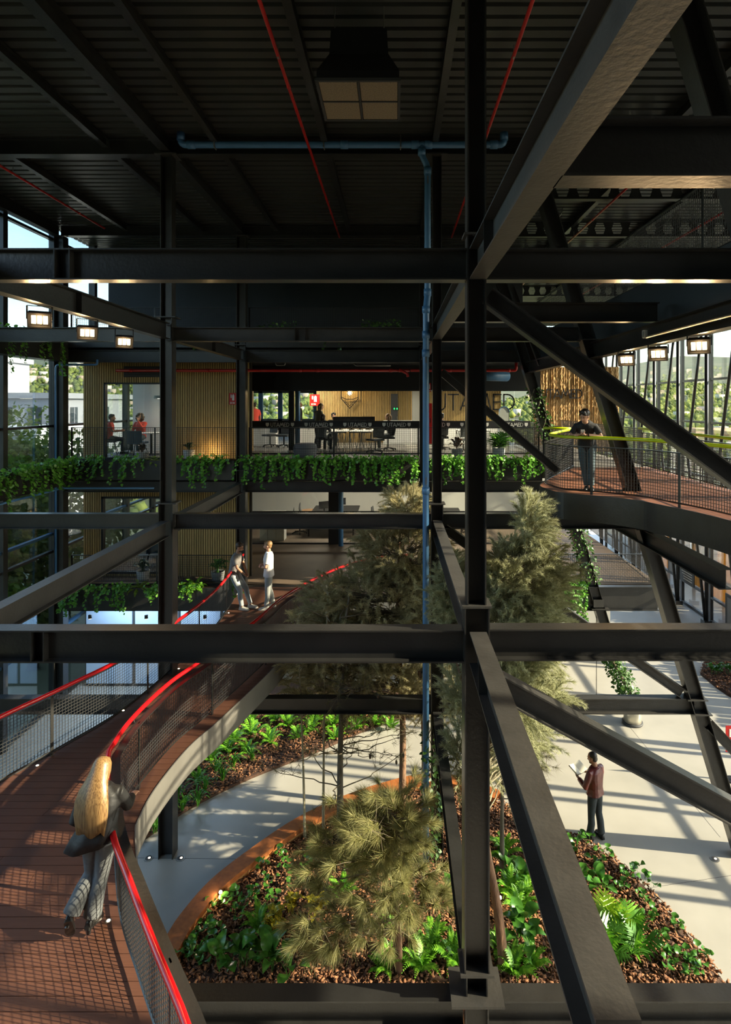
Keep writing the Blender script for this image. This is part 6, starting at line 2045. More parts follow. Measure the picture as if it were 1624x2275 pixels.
def pine_right():
    tr = [([(2.05, 11.2, 0.0), (2.05, 11.2, 1.5), (2.15, 11.2, 3.0)], 0.05, 0.018)]
    tips = []
    for k in range(34):
        z = random.uniform(1.4, 3.3)
        a = random.uniform(-1.2, 1.2)
        L = random.uniform(0.4, 1.15)
        s = Vector((2.0, 11.2, z))
        tips.append((s, s + Vector((math.cos(a) * L, math.sin(a) * L * 0.7, random.uniform(-0.25, 0.25))), random.randint(4, 7)))
    tuft_tree('thin dark pine whose branches reach toward the reading man', tr, tips, 42, 'needledark', 'barkgrey', nlen=(0.12, 0.22), nwid=0.0045, cone=0.7, grav=0.3)
pine_right()
# pale seed stems in front of the feathery tree
plume_tree('pale dry feathery sapling beside the red handrail',
           [([(-1.85, 12.0, 0.0), (-1.9, 12.0, 2.0), (-2.0, 12.0, 4.5)], 0.03, 0.01), ([(-1.5, 12.2, 0.0), (-1.48, 12.2, 2.5), (-1.4, 12.2, 5.0)], 0.03, 0.01)],
           [((-2.0, 12.0, 4.6), (0.22, 0.22, 0.3), 20), ((-1.4, 12.2, 5.1), (0.3, 0.25, 0.35), 28), ((-1.75, 12.1, 3.7), (0.4, 0.35, 0.4), 40)],
           0.4, 110, 'plume', 'twigpale', nlen=(0.06, 0.13), nwid=0.005, name='feathery_sapling')
# bamboo stake by the front pine
t = thing('plant_stake', 'thin wooden stake beside the front pine', 'stake', (-0.25, 10.3, 0))
MB().tube([(-0.25, 10.3, 0), (-0.25, 10.3, 1.9)], 0.018, 8).build('stake', 'facadetan', t)
MB().tube([(-0.25, 10.3, 1.3), (-0.25, 10.3, 1.33)], 0.022, 8).build('tie', 'darkgrey', t)
# ---------------------------------------------------------------- people
BENCH = bpy.data.scenes.new('bench')      # empty scene where the garments are fused, removed afterwards
def remeshed(mb, name, m, voxel, smooth=3):
    me = mb.mesh(name, m, True)
    tmp = bpy.data.objects.new(name, me)
    BENCH.collection.objects.link(tmp)
    r = tmp.modifiers.new('remesh', 'REMESH')
    r.mode = 'VOXEL'
    r.voxel_size = voxel
    r.use_smooth_shade = True
    if smooth:
        s = tmp.modifiers.new('smooth', 'SMOOTH')
        s.factor = 0.5
        s.iterations = smooth
    with bpy.context.temp_override(scene=BENCH, view_layer=BENCH.view_layers[0]):
        dg = bpy.context.evaluated_depsgraph_get()
        out = bpy.data.meshes.new_from_object(tmp.evaluated_get(dg))
    out.name = name
    bpy.data.objects.remove(tmp)
    bpy.data.meshes.remove(me)
    out.materials.clear()
    out.materials.append(MATS[m])
    return out

def V(*a):
    return Vector(a)
STAND = dict(
    pelvis=V(0, 0, .95), waist=V(0, 0, 1.08), chest=V(0, .01, 1.30), neck=V(0, -.01, 1.49), head=V(0, .03, 1.645), face=V(0, 1, 0), crown=V(0, 0, 1),
    shR=V(.185, 0, 1.41), elR=V(.235, -.03, 1.13), wrR=V(.24, .05, .89), shL=V(-.185, 0, 1.41), elL=V(-.235, -.03, 1.14), wrL=V(-.24, .05, .89),
    hipR=V(.09, 0, .93), knR=V(.10, .02, .50), anR=V(.10, -.03, .09), hipL=V(-.09, 0, .93), knL=V(-.10, .02, .50), anL=V(-.10, -.03, .09),
    toeR=V(.03, 1, 0), toeL=V(-.03, 1, 0), handR=None, handL=None, palmR=V(-1, 0, 0), palmL=V(1, 0, 0), gripR=.5, gripL=.5)

def ring(c, ax, ay, rx, ry, n=16, power=2.3):
    out = []
    for k in range(n):
        a = 2 * PI * k / n
        ca, sa = math.cos(a), math.sin(a)
        x = math.copysign(abs(ca) ** (2 / power), ca)
        y = math.copysign(abs(sa) ** (2 / power), sa)
        out.append(c + ax * (rx * x) + ay * (ry * y))
    return out

def torso_rings(P, grow, top=True, hem=None, slim=1.0, flare=0.0):
    hipx = (P['hipR'] - P['hipL']).normalized()
    shx = (P['shR'] - P['shL']).normalized()
    spec = []
    pel, wai, che, nek = P['pelvis'], P['waist'], P['chest'], P['neck']
    if hem is not None:
        spec.append((pel + (pel - wai).normalized() * hem, 0.0, .172 + flare, .125 + flare * .7))
    spec += [(pel + (pel - wai).normalized() * 0.02, 0.0, .168 + flare * .6, .122 + flare * .4), (wai, .35, .148 * slim, .106), (wai.lerp(che, .5), .65, .158 * slim, .113), (che, .9, .176 * slim, .122), (che.lerp(nek, .55), 1.0, .172 * slim, .105)]
    if top:
        spec += [(che.lerp(nek, .85), 1.0, .115 * slim, .082), (nek + (nek - che).normalized() * .01, 1.0, .066, .064)]
    rings = []
    for i, (c, t, rx, ry) in enumerate(spec):
        ax = hipx.lerp(shx, t).normalized()
        up = (che - pel).normalized() if i < len(spec) - 2 else (nek - che).normalized()
        ay = up.cross(ax).normalized()
        rings.append(ring(c, ax, ay, rx + grow, ry + grow))
    return rings

def hand_parts(mb, wr, d, palm, side, grip, s=1.0):
    """palm with five separate fingers; d points to the fingers, palm is the palm's normal"""
    d = d.normalized()
    n = (palm - d * palm.dot(d)).normalized()
    w = d.cross(n).normalized() * side          # toward the thumb
    c = wr + d * .045 * s
    mb.ellipsoid(c, (.040 * s, .052 * s, .017 * s), Matrix((w, d, n)).transposed(), 10, 8)
    for i, (o, L, r) in enumerate(((.030, .070, .0088), (.010, .080, .0092), (-.010, .074, .0088), (-.029, .058, .0078))):
        b = wr + d * .082 * s + w * o * s
        pts = [b - d * .02 * s]
        dd = d.copy()
        p = b.copy()
        for seg in range(3):
            pts.append(p.copy())
            dd = (dd + n * grip * 0.75).normalized()
            p = p + dd * (L / 3) * s
        pts.append(p)
        mb.tube(pts, [r * s, r * s, r * .95 * s, r * .9 * s, r * .7 * s], 8)
    b = wr + d * .025 * s + w * .030 * s
    t1 = b + (w * .6 + d * .8 + n * .25).normalized() * .034 * s
    t2 = t1 + (w * .15 + d * .9 + n * .45).normalized() * .034 * s
    mb.tube([b - w * .01, b, t1, t2], [.0125 * s, .0125 * s, .0105 * s, .008 * s], 8)

def head_frame(P):
    f = P['face'].normalized()
    u = P['crown']
    u = (u - f * u.dot(f)).normalized()
    s = f.cross(u).normalized()
    return s, f, u

def head_parts(mb, P):
    s, f, u = head_frame(P)
    h = P['head']
    m = Matrix((s, f, u)).transposed()
    mb.ellipsoid(h + u * .03 - f * .012, (.077, .097, .095), m, 18, 12)
    mb.ellipsoid(h - u * .035 + f * .022, (.060, .070, .080), m, 16, 10)
    mb.ellipsoid(h - u * .088 + f * .058, (.028, .026, .022), m, 10, 8)        # chin
    mb.tube([h + u * .018 + f * .082, h - u * .008 + f * .098, h - u * .026 + f * .112, h - u * .036 + f * .092], [.009, .012, .015, .012], 8)   # nose
    mb.ellipsoid(h - u * .060 + f * .080, (.024, .012, .009), m, 10, 6)         # lips
    mb.ellipsoid(h + u * .036 + f * .078, (.055, .012, .010), m, 10, 6)         # brow
    for k in (-1, 1):
        mb.ellipsoid(h - u * .002 - f * .008 + s * .078 * k, (.012, .024, .034), m, 10, 8)
    mb.tube([P['neck'] - (P['neck'] - P['chest']).normalized() * .05, P['neck'].lerp(h, .3), h - u * .05 - f * .015], [.062, .054, .054], 12)

def leg_pts(P, S):
    return [P['hip' + S] + (P['pelvis'] - P['hip' + S]) * .15 + V(0, 0, .02), P['hip' + S].lerp(P['kn' + S], .35), P['kn' + S], P['kn' + S].lerp(P['an' + S], .38) - (P['toe' + S].normalized() * .018), P['an' + S]]

def person(name, label, loc, rotz, pose=None, top=('teegrey', 'short', 0.05), legs=('denimgrey', 0.0), shoes='shoewhite', hair=('hairdark', 'short'), skin='skin', voxel=.0095, height=1.0, slim=1.0, extra=None, legflare=0.0):
    P = {k: (v.copy() if hasattr(v, 'copy') else v) for k, v in STAND.items()}
    P.update(pose or {})
    t = thing(name, label, 'person', loc, rotz)
    t.scale = (height, height, height)
    # body: one continuous skin surface
    mb = MB()
    mb.loft(torso_rings(P, -.012, slim=slim))
    head_parts(mb, P)
    for S, sd in (('R', 1), ('L', -1)):
        sh, el, wr = P['sh' + S], P['el' + S], P['wr' + S]
        mb.tube([sh.lerp(P['chest'], .35), sh, sh.lerp(el, .4), el, el.lerp(wr, .35), wr], [.05, .052, .046, .038, .037, .026], 12)
        d = P['hand' + S] or (wr - el)
        hand_parts(mb, wr, d, P['palm' + S], sd, P['grip' + S])
        mb.tube(leg_pts(P, S), [.085, .074, .052, .052, .036], 12)
        a, td = P['an' + S], P['toe' + S].normalized()
        mb.tube([a + V(0, 0, .02), a - V(0, 0, .03), a + td * .06 - V(0, 0, .045)], [.036, .036, .03], 10)
    link('body', remeshed(mb, 'body', skin, voxel, 2), t, True)
    # upper garment
    tm, sleeve, hem = top
    mb = MB()
    rg = torso_rings(P, .014 if sleeve != 'jacket' else .024, True, hem, slim, 0.006 if sleeve != 'jacket' else 0.012)
    mb.loft(rg)
    for S in 'RL':
        mb.tube([P['neck'] - (P['neck'] - P['chest']).normalized() * .045, P['neck'].lerp(P['sh' + S], .55) - V(0, 0, .02), P['sh' + S]], [.058, .064, .060], 10)
    for S in 'RL':
        sh, el, wr = P['sh' + S], P['el' + S], P['wr' + S]
        g = .0 if sleeve != 'jacket' else .008
        if sleeve == 'short':
            mb.tube([sh.lerp(P['chest'], .4), sh + V(0, 0, .004), sh.lerp(el, .4), sh.lerp(el, .72)], [.062, .062, .062, .063], 12)
        else:
            mb.tube([sh.lerp(P['chest'], .4), sh + V(0, 0, .004), sh.lerp(el, .5), el, el.lerp(wr, .5), el.lerp(wr, .95)], [.062 + g, .060 + g, .058 + g, .054 + g, .048 + g, .040 + g], 12)
    link('shirt' if sleeve != 'jacket' else 'jacket', remeshed(mb, 'shirt', tm, voxel * 1.15, 3), t, True)
    if sleeve == 'jacket':
        link('collar', MB().tube([P['neck'] + V(.055 * math.cos(a), .05 * math.sin(a) - .005, .012) for a in np.linspace(.4 * PI, 2.6 * PI, 18)], [(.012, .022)] * 18, 8).mesh('collar', tm, True), t, True)
    # trousers
    lm, flare = legs
    mb = MB()
    mb.loft(torso_rings(P, .006, False, .05, slim)[:3])
    for S in 'RL':
        q = leg_pts(P, S)
        end = q[3].lerp(q[4], .93)
        mb.tube([q[0] + V(0, 0, .0), q[1], q[2], q[3], q[3].lerp(q[4], .5), end], [.104, .092, .070, .066 + flare * .35, .060 + flare * .7, .058 + flare], 14)
    link('trousers', remeshed(mb, 'trousers', lm, voxel * 1.15, 3), t, True)
    # shoes
    for S in 'RL':
        a, td = P['an' + S], P['toe' + S].normalized()
        up = V(0, 0, 1)
        up = (up - td * up.dot(td)).normalized()
        sx = td.cross(up)
        sole = a - up * .075
        mb = MB()
        rings = []
        for y, w, hgt in ((-.075, .022, .05), (-.06, .034, .085), (0.0, .038, .095), (.06, .040, .068), (.12, .045, .052), (.165, .038, .044), (.19, .018, .03)):
            c = sole + td * y
            rings.append([c - sx * w, c - sx * w * .95 + up * hgt * .6, c - sx * w * .55 + up * hgt, c + sx * w * .55 + up * hgt, c + sx * w * .95 + up * hgt * .6, c + sx * w])
        mb.loft(rings)
        so = link('shoe', remeshed(mb, 'shoe', shoes, .007, 2), t, True)
        rs = []
        for y, w in ((-.08, .024), (-.06, .038), (0.0, .040), (.06, .043), (.12, .048), (.165, .041), (.195, .02)):
            c = sole + td * y
            rs.append([c - sx * w - up * .012, c - sx * w + up * .012, c + sx * w + up * .012, c + sx * w - up * .012])
        link('sole', MB().loft(rs).mesh('sole', 'shoewhite' if shoes != 'shoeblack' else 'shoeblack'), so, True)
    # hair and face
    s, f, u = head_frame(P)
    h = P['head']
    m = Matrix((s, f, u)).transposed()
    hm, style = hair
    mb = MB()
    def hp(a, b, c):
        return h + s * a + f * b + u * c
    if style in ('short', 'quiff', 'buzz'):
        g = .0 if style == 'buzz' else .012
        mb.ellipsoid(hp(0, -.032, .054), (.079 + g, .086 + g, .080 + g * .8), m, 18, 12)
        mb.ellipsoid(hp(0, -.055, .0), (.070, .055, .070), m, 14, 10)
        if style != 'buzz':
            for k in range(26):
                a = random.uniform(-1, 1)
                b = random.uniform(-.8, 1)
                mb.ellipsoid(hp(.06 * a, -.01 + .075 * b, .112 - .03 * a * a - .03 * abs(b)), (.022, .026, .020), m, 8, 6)
        if style == 'quiff':
            for k in range(12):
                a = random.uniform(-1, 1)
                mb.ellipsoid(hp(.055 * a, .052 + random.uniform(-.015, .015), .118 + random.uniform(-.015, .02)), (.020, .026, .020), m, 8, 6)
        if style == 'short':
            mb.ellipsoid(hp(0, .050, .112), (.058, .026, .018), m, 12, 8)
    elif style == 'curly':
        for k in range(70):
            d = unit(rng.normal(0, 1, 3))
            if d[1] > .45 and d[2] < .45:
                continue
            mb.ellipsoid(hp(d[0] * .12, -.02 + d[1] * .11, .01 + d[2] * .125), (.045, .045, .045), m, 8, 6)
    elif style == 'tied':
        mb.ellipsoid(hp(0, -.022, .045), (.086, .096, .086), m, 16, 10)
        mb.ellipsoid(hp(0, -.10, -.02), (.06, .05, .10), m, 12, 8)
        mb.ellipsoid(hp(.06, -.03, -.07), (.03, .05, .09), m, 10, 8)
        mb.ellipsoid(hp(-.06, -.03, -.07), (.03, .05, .09), m, 10, 8)
    if style != 'long':
        link('hair', remeshed(mb, 'hair', hm, .008, 1), t, True)
    else:
        # straight hair falling down the back in fine locks
        N = 44
        rings = []
        bk = -(P['chest'] - P['pelvis']).normalized()
        prof = [(.135, .030, .030, -.018), (.118, .068, .072, -.018), (.07, .092, .098, -.018), (.0, .104, .104, -.026), (-.08, .125, .088, -.060), (-.16, .165, .078, -.095), (-.26, .195, .078, -.115), (-.38, .198, .074, -.115), (-.48, .182, .066, -.105), (-.56, .165, .050, -.098)]
        for j, (z, rx, ry, oy) in enumerate(prof):
            w = min(1, max(0, (-z - .02) / .25))
            up = u.lerp(-bk, w).normalized()
            base = h + u * max(z, -.10) + (-bk) * min(0, z + .10)
            ax = s
            ay = up.cross(ax).normalized()
            rg = []
            for k in range(N):
                a = 2 * PI * k / N
                rr = 1 + .028 * math.sin(k * 7.3) * w + .02 * math.sin(k * 3.1 + j * .2)
                rg.append(base + ax * (rx * math.cos(a) * rr) + ay * ((ry * math.sin(a)) * rr + oy) + up * (0.03 * math.sin(k * 5.7) if j == len(prof) - 1 else 0))
            rings.append(rg)
        link('hair', MB().loft(rings[::-1]).mesh('hair', hm, True), t, True)
    if style != 'long':
        for k in (-1, 1):
            link('eye', MB().ellipsoid(hp(.031 * k, .083, .012), (.010, .006, .005), m, 8, 6).mesh('eye', 'eyeblack', True), t, True)
            link('eyebrow', MB().ellipsoid(hp(.032 * k, .087, .036), (.017, .005, .0035), m, 8, 6).mesh('eyebrow', hm if hm != 'hairblond' else 'hairbrown', True), t, True)
    if extra:
        extra(t, P, m, s, f, u)
    return t

# woman on the bridge, seen from behind, leaning on the red rail
def woman_extra(t, P, m, s, f, u):
    # loose jacket hem swinging to the left
    rings = []
    for c, rx, ry, tilt in ((P['chest'] + V(-.01, 0, -.06), .185, .135, 0), (P['waist'] + V(-.02, -.01, 0), .19, .145, .0), (P['pelvis'] + V(-.06, -.02, .03), .225, .15, .03), (P['pelvis'] + V(-.10, -.03, -.07), .255, .155, .06), (P['pelvis'] + V(-.10, -.03, -.07), .245, .145, .06), (P['pelvis'] + V(-.08, -.02, -.03), .12, .07, .02)):
        rings.append([c + V(rx * math.cos(a) * (1 + .04 * math.sin(6 * a)), ry * math.sin(a) * (1 + .07 * math.sin(6 * a)), tilt * math.cos(a)) for a in np.linspace(0, 2 * PI, 30, endpoint=False)])
    link('jacket_tail', MB().loft(rings[::-1]).mesh('jacket_tail', 'jacketblack', True), t, True)
    for S in 'RL':
        a, td = P['an' + S], P['toe' + S].normalized()
        link('heel', MB().tube([a - td * .05 - V(0, 0, .05), a - td * .06 + (V(0, 0, -.15) if S == 'R' else V(0, -.06, -.11))], [.028, .02], 8).mesh('heel', 'shoeblack'), t, True)
wp = G(192, 2082, L1)
person('person', 'woman with long blond hair in black jacket and grey flared jeans on the bridge', (wp.x, wp.y + 0.10, L1 + 0.045), -0.05,
       dict(pelvis=V(.09, .0, .94), waist=V(.09, .02, 1.06), chest=V(.09, .05, 1.27), neck=V(.075, .07, 1.44), head=V(.06, .10, 1.575), face=V(.2, 1, -.35), crown=V(.0, .2, 1),
            shR=V(.255, .08, 1.365), elR=V(.28, .22, 1.13), wrR=V(.21, .44, 1.07), shL=V(-.085, .04, 1.365), elL=V(-.17, -.02, 1.11), wrL=V(-.13, .14, .95),
            hipR=V(.17, .0, .92), knR=V(.10, .02, .50), anR=V(.03, -.04, .12), hipL=V(.0, .0, .92), knL=V(-.03, .05, .52), anL=V(-.13, -.16, .22), toeR=V(.05, 1, -.25), toeL=V(-.15, .45, -.95),
            palmR=V(0, 0, -1), handR=V(.1, 1, 0)),
       top=('jacketblack', 'jacket', 0.02), legs=('denimgrey', .036), shoes='shoeblack', hair=('hairblond', 'long'), voxel=.0095, slim=.92, height=.965, extra=woman_extra)

# two men talking on the bridge
mp1 = G(541, 1352, L1)
def sunglasses(t, P, m, s, f, u):
    c = P['chest'] + V(.0, .145, .05)
    link('sunglasses', MB().ellipsoid(c + V(.02, 0, 0), (.022, .008, .03)).ellipsoid(c + V(.0, .01, -.05), (.02, .008, .025)).mesh('sunglasses', 'black', True), t, True)
def beard(t, P, m, s, f, u):
    h = P['head']
    link('beard', remeshed(MB().ellipsoid(h - u * .072 + f * .040, (.058, .048, .038), m, 14, 8).ellipsoid(h - u * .052 + f * .074, (.03, .02, .012), m, 10, 6), 'beard', 'hairbrown', .007, 1), t, True)
person('person', 'man in grey t-shirt and light jeans leaning back on the bridge railing', (mp1.x - 0.10, mp1.y, L1), -PI / 2 - 0.12,
       dict(pelvis=V(0, -.16, .91), waist=V(0, -.15, 1.04), chest=V(0, -.10, 1.27), neck=V(0, -.06, 1.45), head=V(0, .0, 1.60), face=V(0, 1, -.28), crown=V(0, .25, 1),
            shR=V(.185, -.08, 1.39), elR=V(.22, .02, 1.12), wrR=V(.07, .15, .93), shL=V(-.185, -.08, 1.39), elL=V(-.22, .02, 1.12), wrL=V(-.05, .17, .93), handR=V(-.5, .6, -.6), handL=V(.5, .5, -.7),
            hipR=V(.09, -.15, .90), knR=V(.10, .05, .50), anR=V(.10, .10, .09), hipL=V(-.09, -.15, .90), knL=V(-.10, .14, .50), anL=V(-.10, .26, .09)),
       top=('teegrey', 'short', 0.05), legs=('jeanslight', .0), shoes='shoewhite', hair=('hairbrown', 'short'), skin='skintan', extra=beard)
mp2 = G(592, 1352, L1)
person('person', 'man in white t-shirt with crossed arms and sandy hair on the bridge', (mp2.x + 0.06, mp2.y, L1), PI / 2 + 0.1,
       dict(elR=V(.25, .05, 1.16), wrR=V(.00, .22, 1.13), elL=V(-.25, .05, 1.15), wrL=V(.02, .25, 1.10), handR=V(-1, .05, .1), handL=V(1, -.05, .1), palmR=V(0, -1, 0), palmL=V(0, -1, 0), gripR=.3, gripL=.3, face=V(.12, 1, -.05),
            knR=V(.10, .0, .50), anR=V(.11, -.10, .09), anL=V(-.10, .06, .09)),
       top=('teewhite', 'short', 0.09), legs=('trouserlight', .0), shoes='shoewhite', hair=('hairsandy', 'short'), skin='skin', extra=lambda *a: (sunglasses(*a), beard(*a)))

# man reading on the ground floor
gp = G(1322, 1863, 0)
person('person', 'man in maroon leather jacket reading a book beside the bark bed', (gp.x, gp.y, 0.0), 0.62,
       dict(head=V(-.01, .06, 1.635), face=V(-.15, 1, -.30), crown=V(0, .25, 1), elR=V(.27, .05, 1.16), wrR=V(.13, .30, 1.17), elL=V(-.28, .03, 1.15), wrL=V(-.14, .29, 1.14),
            handR=V(-.4, 1, .3), handL=V(.4, 1, .3), palmR=V(-.4, 0, 1), palmL=V(.4, 0, 1), gripR=.35, gripL=.35, knR=V(.12, .0, .50), anR=V(.13, -.06, .09), anL=V(-.11, .05, .09), toeR=V(.35, 1, 0), toeL=V(-.25, 1, 0)),
       top=('leathermaroon', 'jacket', 0.0), legs=('denimdark', .018), shoes='shoeblack', hair=('hairdark', 'buzz'), skin='skintan', height=1.0, extra=beard)
rm = Matrix.Rotation(0.62, 3, 'Z')
bkc = Vector((gp.x, gp.y, 0)) + rm @ V(-.01, .42, 1.24)
t = thing('book', 'open pale book in the hands of the reading man', 'book', bkc)
for k in (-1, 1):
    c = bkc + rm @ V(.085 * k, .0, .012)
    mm = rm @ Matrix.Rotation(.42, 3, 'X') @ Matrix.Rotation(-.25 * k, 3, 'Y')
    MB().box(c, (.165, .23, .022), mm).build('page_block', 'paper', t)
    MB().box(c - mm @ V(0, 0, .014), (.172, .24, .004), mm).build('cover', 'darkgrey', t)

# man with a phone on the balcony
bp_ = G(1302, 1091, L2)
person('person', 'man in black t-shirt leaning on the lime handrail with a phone', (bp_.x + 0.03, bp_.y + 0.06, L2), PI - 0.42,
       dict(pelvis=V(0, -.08, .93), waist=V(0, -.02, 1.05), chest=V(0, .13, 1.24), neck=V(0, .27, 1.37), head=V(.0, .36, 1.49), face=V(.5, 1, -.6), crown=V(0, .5, 1),
            shR=V(.18, .19, 1.29), elR=V(.28, .25, 1.09), wrR=V(.10, .42, 1.135), shL=V(-.18, .19, 1.29), elL=V(-.30, .25, 1.09), wrL=V(-.06, .43, 1.135), handR=V(-1, .25, .25), handL=V(1, .2, .2), palmR=V(0, .3, 1), palmL=V(0, .3, 1),
            hipR=V(.09, -.08, .91), knR=V(.06, -.03, .50), anR=V(.0, -.05, .09), hipL=V(-.09, -.08, .91), knL=V(-.09, -.02, .50), anL=V(-.09, -.02, .09), toeR=V(.1, 1, 0), toeL=V(-.2, 1, 0)),
       top=('teeblack', 'short', 0.09), legs=('denimblue', .0), shoes='shoeblack', hair=('hairdark', 'quiff'), skin='skin', extra=lambda t, P, m, s, f, u: link('wristwatch', MB().tube([P['wrL'] - V(.035, 0, 0), P['wrL'] - V(.015, 0, 0)], .034, 12).mesh('wristwatch', 'black'), t, True))
rb_ = Matrix.Rotation(PI - 0.42, 3, 'Z')
phc = Vector((bp_.x + 0.03, bp_.y + 0.06, L2)) + rb_ @ V(.02, .46, 1.18)
t = thing('phone', 'pale mobile phone held over the lime handrail', 'phone', phc)
MB().box(phc, (.072, .008, .14), rb_ @ Matrix.Rotation(-.7, 3, 'X')).build('phone_body', 'white', t)
MB().box(phc + rb_ @ Matrix.Rotation(-.7, 3, 'X') @ V(0, -.006, 0), (.064, .003, .128), rb_ @ Matrix.Rotation(-.7, 3, 'X')).build('screen', 'screen', t)

# people in the rooms
SIT = dict(pelvis=V(0, -.05, .55), waist=V(0, -.06, .68), chest=V(0, -.02, .90), neck=V(0, -.01, 1.08), head=V(0, .04, 1.235), hipR=V(.09, -.03, .53), knR=V(.12, .40, .50), anR=V(.12, .36, .09), hipL=V(-.09, -.03, .53), knL=V(-.12, .40, .50), anL=V(-.12, .36, .09),
           shR=V(.185, -.02, 1.03), elR=V(.24, .08, .78), wrR=V(.14, .32, .80), shL=V(-.185, -.02, 1.03), elL=V(-.24, .08, .78), wrL=V(-.14, .32, .80))
person('person', 'seated bearded man in red shirt in the upper meeting room', (W(243, 1000, 19.9).x + 0.05, 19.9, L2), -1.2, SIT, top=('shirtred', 'short', 0.02), legs=('denimdark', .0), shoes='shoeblack', hair=('hairdark', 'short'), skin='skintan', voxel=.014, extra=beard)
person('person', 'seated woman with curly hair and orange sweater in the upper meeting room', (W(309, 1000, 20.4).x, 20.5, L2), PI - 0.1, dict(SIT, wrL=V(.0, .16, 1.12), elL=V(-.2, .2, .85), handL=V(.2, 0, 1)), top=('shirtred', 'long', 0.02), legs=('denimblue', .0), shoes='shoewhite', hair=('hairbrown', 'curly'), voxel=.014, slim=.92)
person('person', 'person in a red shirt at the left end of the office', (W(566, 950, 25.0).x, 25.0, L2), 0.6, None, top=('shirtred', 'short', 0.05), legs=('denimdark', .0), hair=('hairdark', 'buzz'), skin='skintan', voxel=.016)
person('person', 'standing man in dark clothes at the far office windows', (W(666, 950, 28.5).x, 28.5, L2), -1.4, None, top=('teeblack', 'long', 0.05), legs=('denimdark', .0), hair=('hairdark', 'buzz'), skin='skintan', voxel=.016)
person('person', 'blond woman in olive top standing at the white desks', (W(707, 1000, 21.4).x, 21.4, L2), -0.9, dict(chest=V(0, .05, 1.29), neck=V(0, .08, 1.46), head=V(0, .13, 1.61), face=V(0, 1, -.3), wrR=V(.1, .36, 1.0), wrL=V(-.1, .36, 1.0), elR=V(.25, .1, 1.12), elL=V(-.25, .1, 1.12)), top=('shirtolive', 'long', 0.05), legs=('black', .03), shoes='shoewhite', hair=('hairblond', 'tied'), voxel=.016, slim=.92)
person('person', 'seated man with dark hair at the white desks', (W(741, 1000, 22.9).x, 22.9, L2), PI, SIT, top=('shirtolive', 'long', 0.02), legs=('denimdark', .0), shoes='shoewhite', hair=('hairdark', 'short'), voxel=.016, extra=beard)
person('person', 'seated person seen from behind at the white desks', (W(722, 1000, 20.3).x - 0.1, 20.45, L2), -0.4, SIT, top=('midgrey', 'long', 0.02), legs=('black', .0), shoes='shoewhite', hair=('hairbrown', 'tied'), voxel=.016)
person('person', 'seated woman in dark top at the right end of the white desks', (W(864, 1000, 21.6).x, 21.6, L2), 1.6, SIT, top=('jacketblack', 'long', 0.02), legs=('denimgrey', .0), shoes='shoewhite', hair=('hairsandy', 'tied'), voxel=.016, slim=.92)
person('person', 'seated person with dark hair below the big office letters', (1.35 + 0.4, 21.9, L2), 0.2, SIT, top=('teeblack', 'long', 0.02), legs=('black', .0), shoes='shoeblack', hair=('hairdark', 'short'), voxel=.016)

bpy.data.scenes.remove(BENCH)
# ---------------------------------------------------------------- outside the glass
def building(label, x0, x1, y0, y1, z0, z1, m, rows, side=None):
    t = thing('apartment_building', label, 'building', ((x0 + x1) / 2, (y0 + y1) / 2, z0))
    MB().span((x0, y0, z0), (x1, y1, z1)).build('walls', m, t)
    MB().span((x0 - 0.3, y0 - 0.3, z1), (x1 + 0.3, y1 + 0.3, z1 + 0.5)).build('parapet', m, t)
    for (a, b, c, d) in rows:          # windows on the front (low y) face
        w = MB().span((a, y0 - 0.06, c), (b, y0 + 0.02, d)).build('window', 'winglass', t)
        MB().span(((a + b) / 2 - 0.04, y0 - 0.1, c), ((a + b) / 2 + 0.04, y0 - 0.06, d)).build('mullion', 'facadegrey', w)
    for (a, b, c, d) in (side or []):  # windows on the right (high x) face
        w = MB().span((x1 - 0.02, a, c), (x1 + 0.06, b, d)).build('window', 'winglass', t)
        MB().span((x1 + 0.06, (a + b) / 2 - 0.04, c), (x1 + 0.1, (a + b) / 2 + 0.04, d)).build('mullion', 'facadegrey', w)
    return t
wins = lambda xs, w, zs, h: [(x, x + w, z, z + h) for x in xs for z in zs]
building('grey and white apartment block behind the left facade', -46, -30, 52, 66, -10, 9.4, 'facadegrey', wins((-37.6, -35.2, -32.6), 1.2, (1.0, 4.0, 6.6), 2.0), wins((54, 57, 60), 1.2, (1.0, 4.0, 6.6), 2.0))
building('white stepped apartment block in front of the grey one', -36.5, -27.0, 44, 51, -10, 6.6, 'facadewhite', wins((-35.5, -33, -30.5), 1.0, (0.5, 3.2), 1.7))
building('white rooftop house above the grey block', -45, -40.0, 58, 64, 9.95, 13.2, 'facadewhite', [])
building('terracotta apartment block beyond the right facade', 46, 60, 78, 92, -14, 4.6, 'facadetan', wins((47, 50.5, 54, 57.5), 1.6, (-6, -2.4, 1.2), 2.0))
building('low tan block beyond the right facade', 62, 76, 92, 104, -14, 3.0, 'facadetan', wins((63, 67, 71), 1.6, (-6, -2.4), 2.0))
building('white block on the slope beyond the far office', -26, -16, 80, 90, -14, 2.5, 'facadewhite', wins((-25, -22, -19), 1.4, (-5, -1.5), 1.8))

structure('pavement_outside', MB().span((14.0, -8, -0.46), (40, 44, -0.40)), 'concrete', 'pale ground added outside the right facade to bounce sun in', 'reflector')  # added pale surface that bounces sun up to the right ceiling
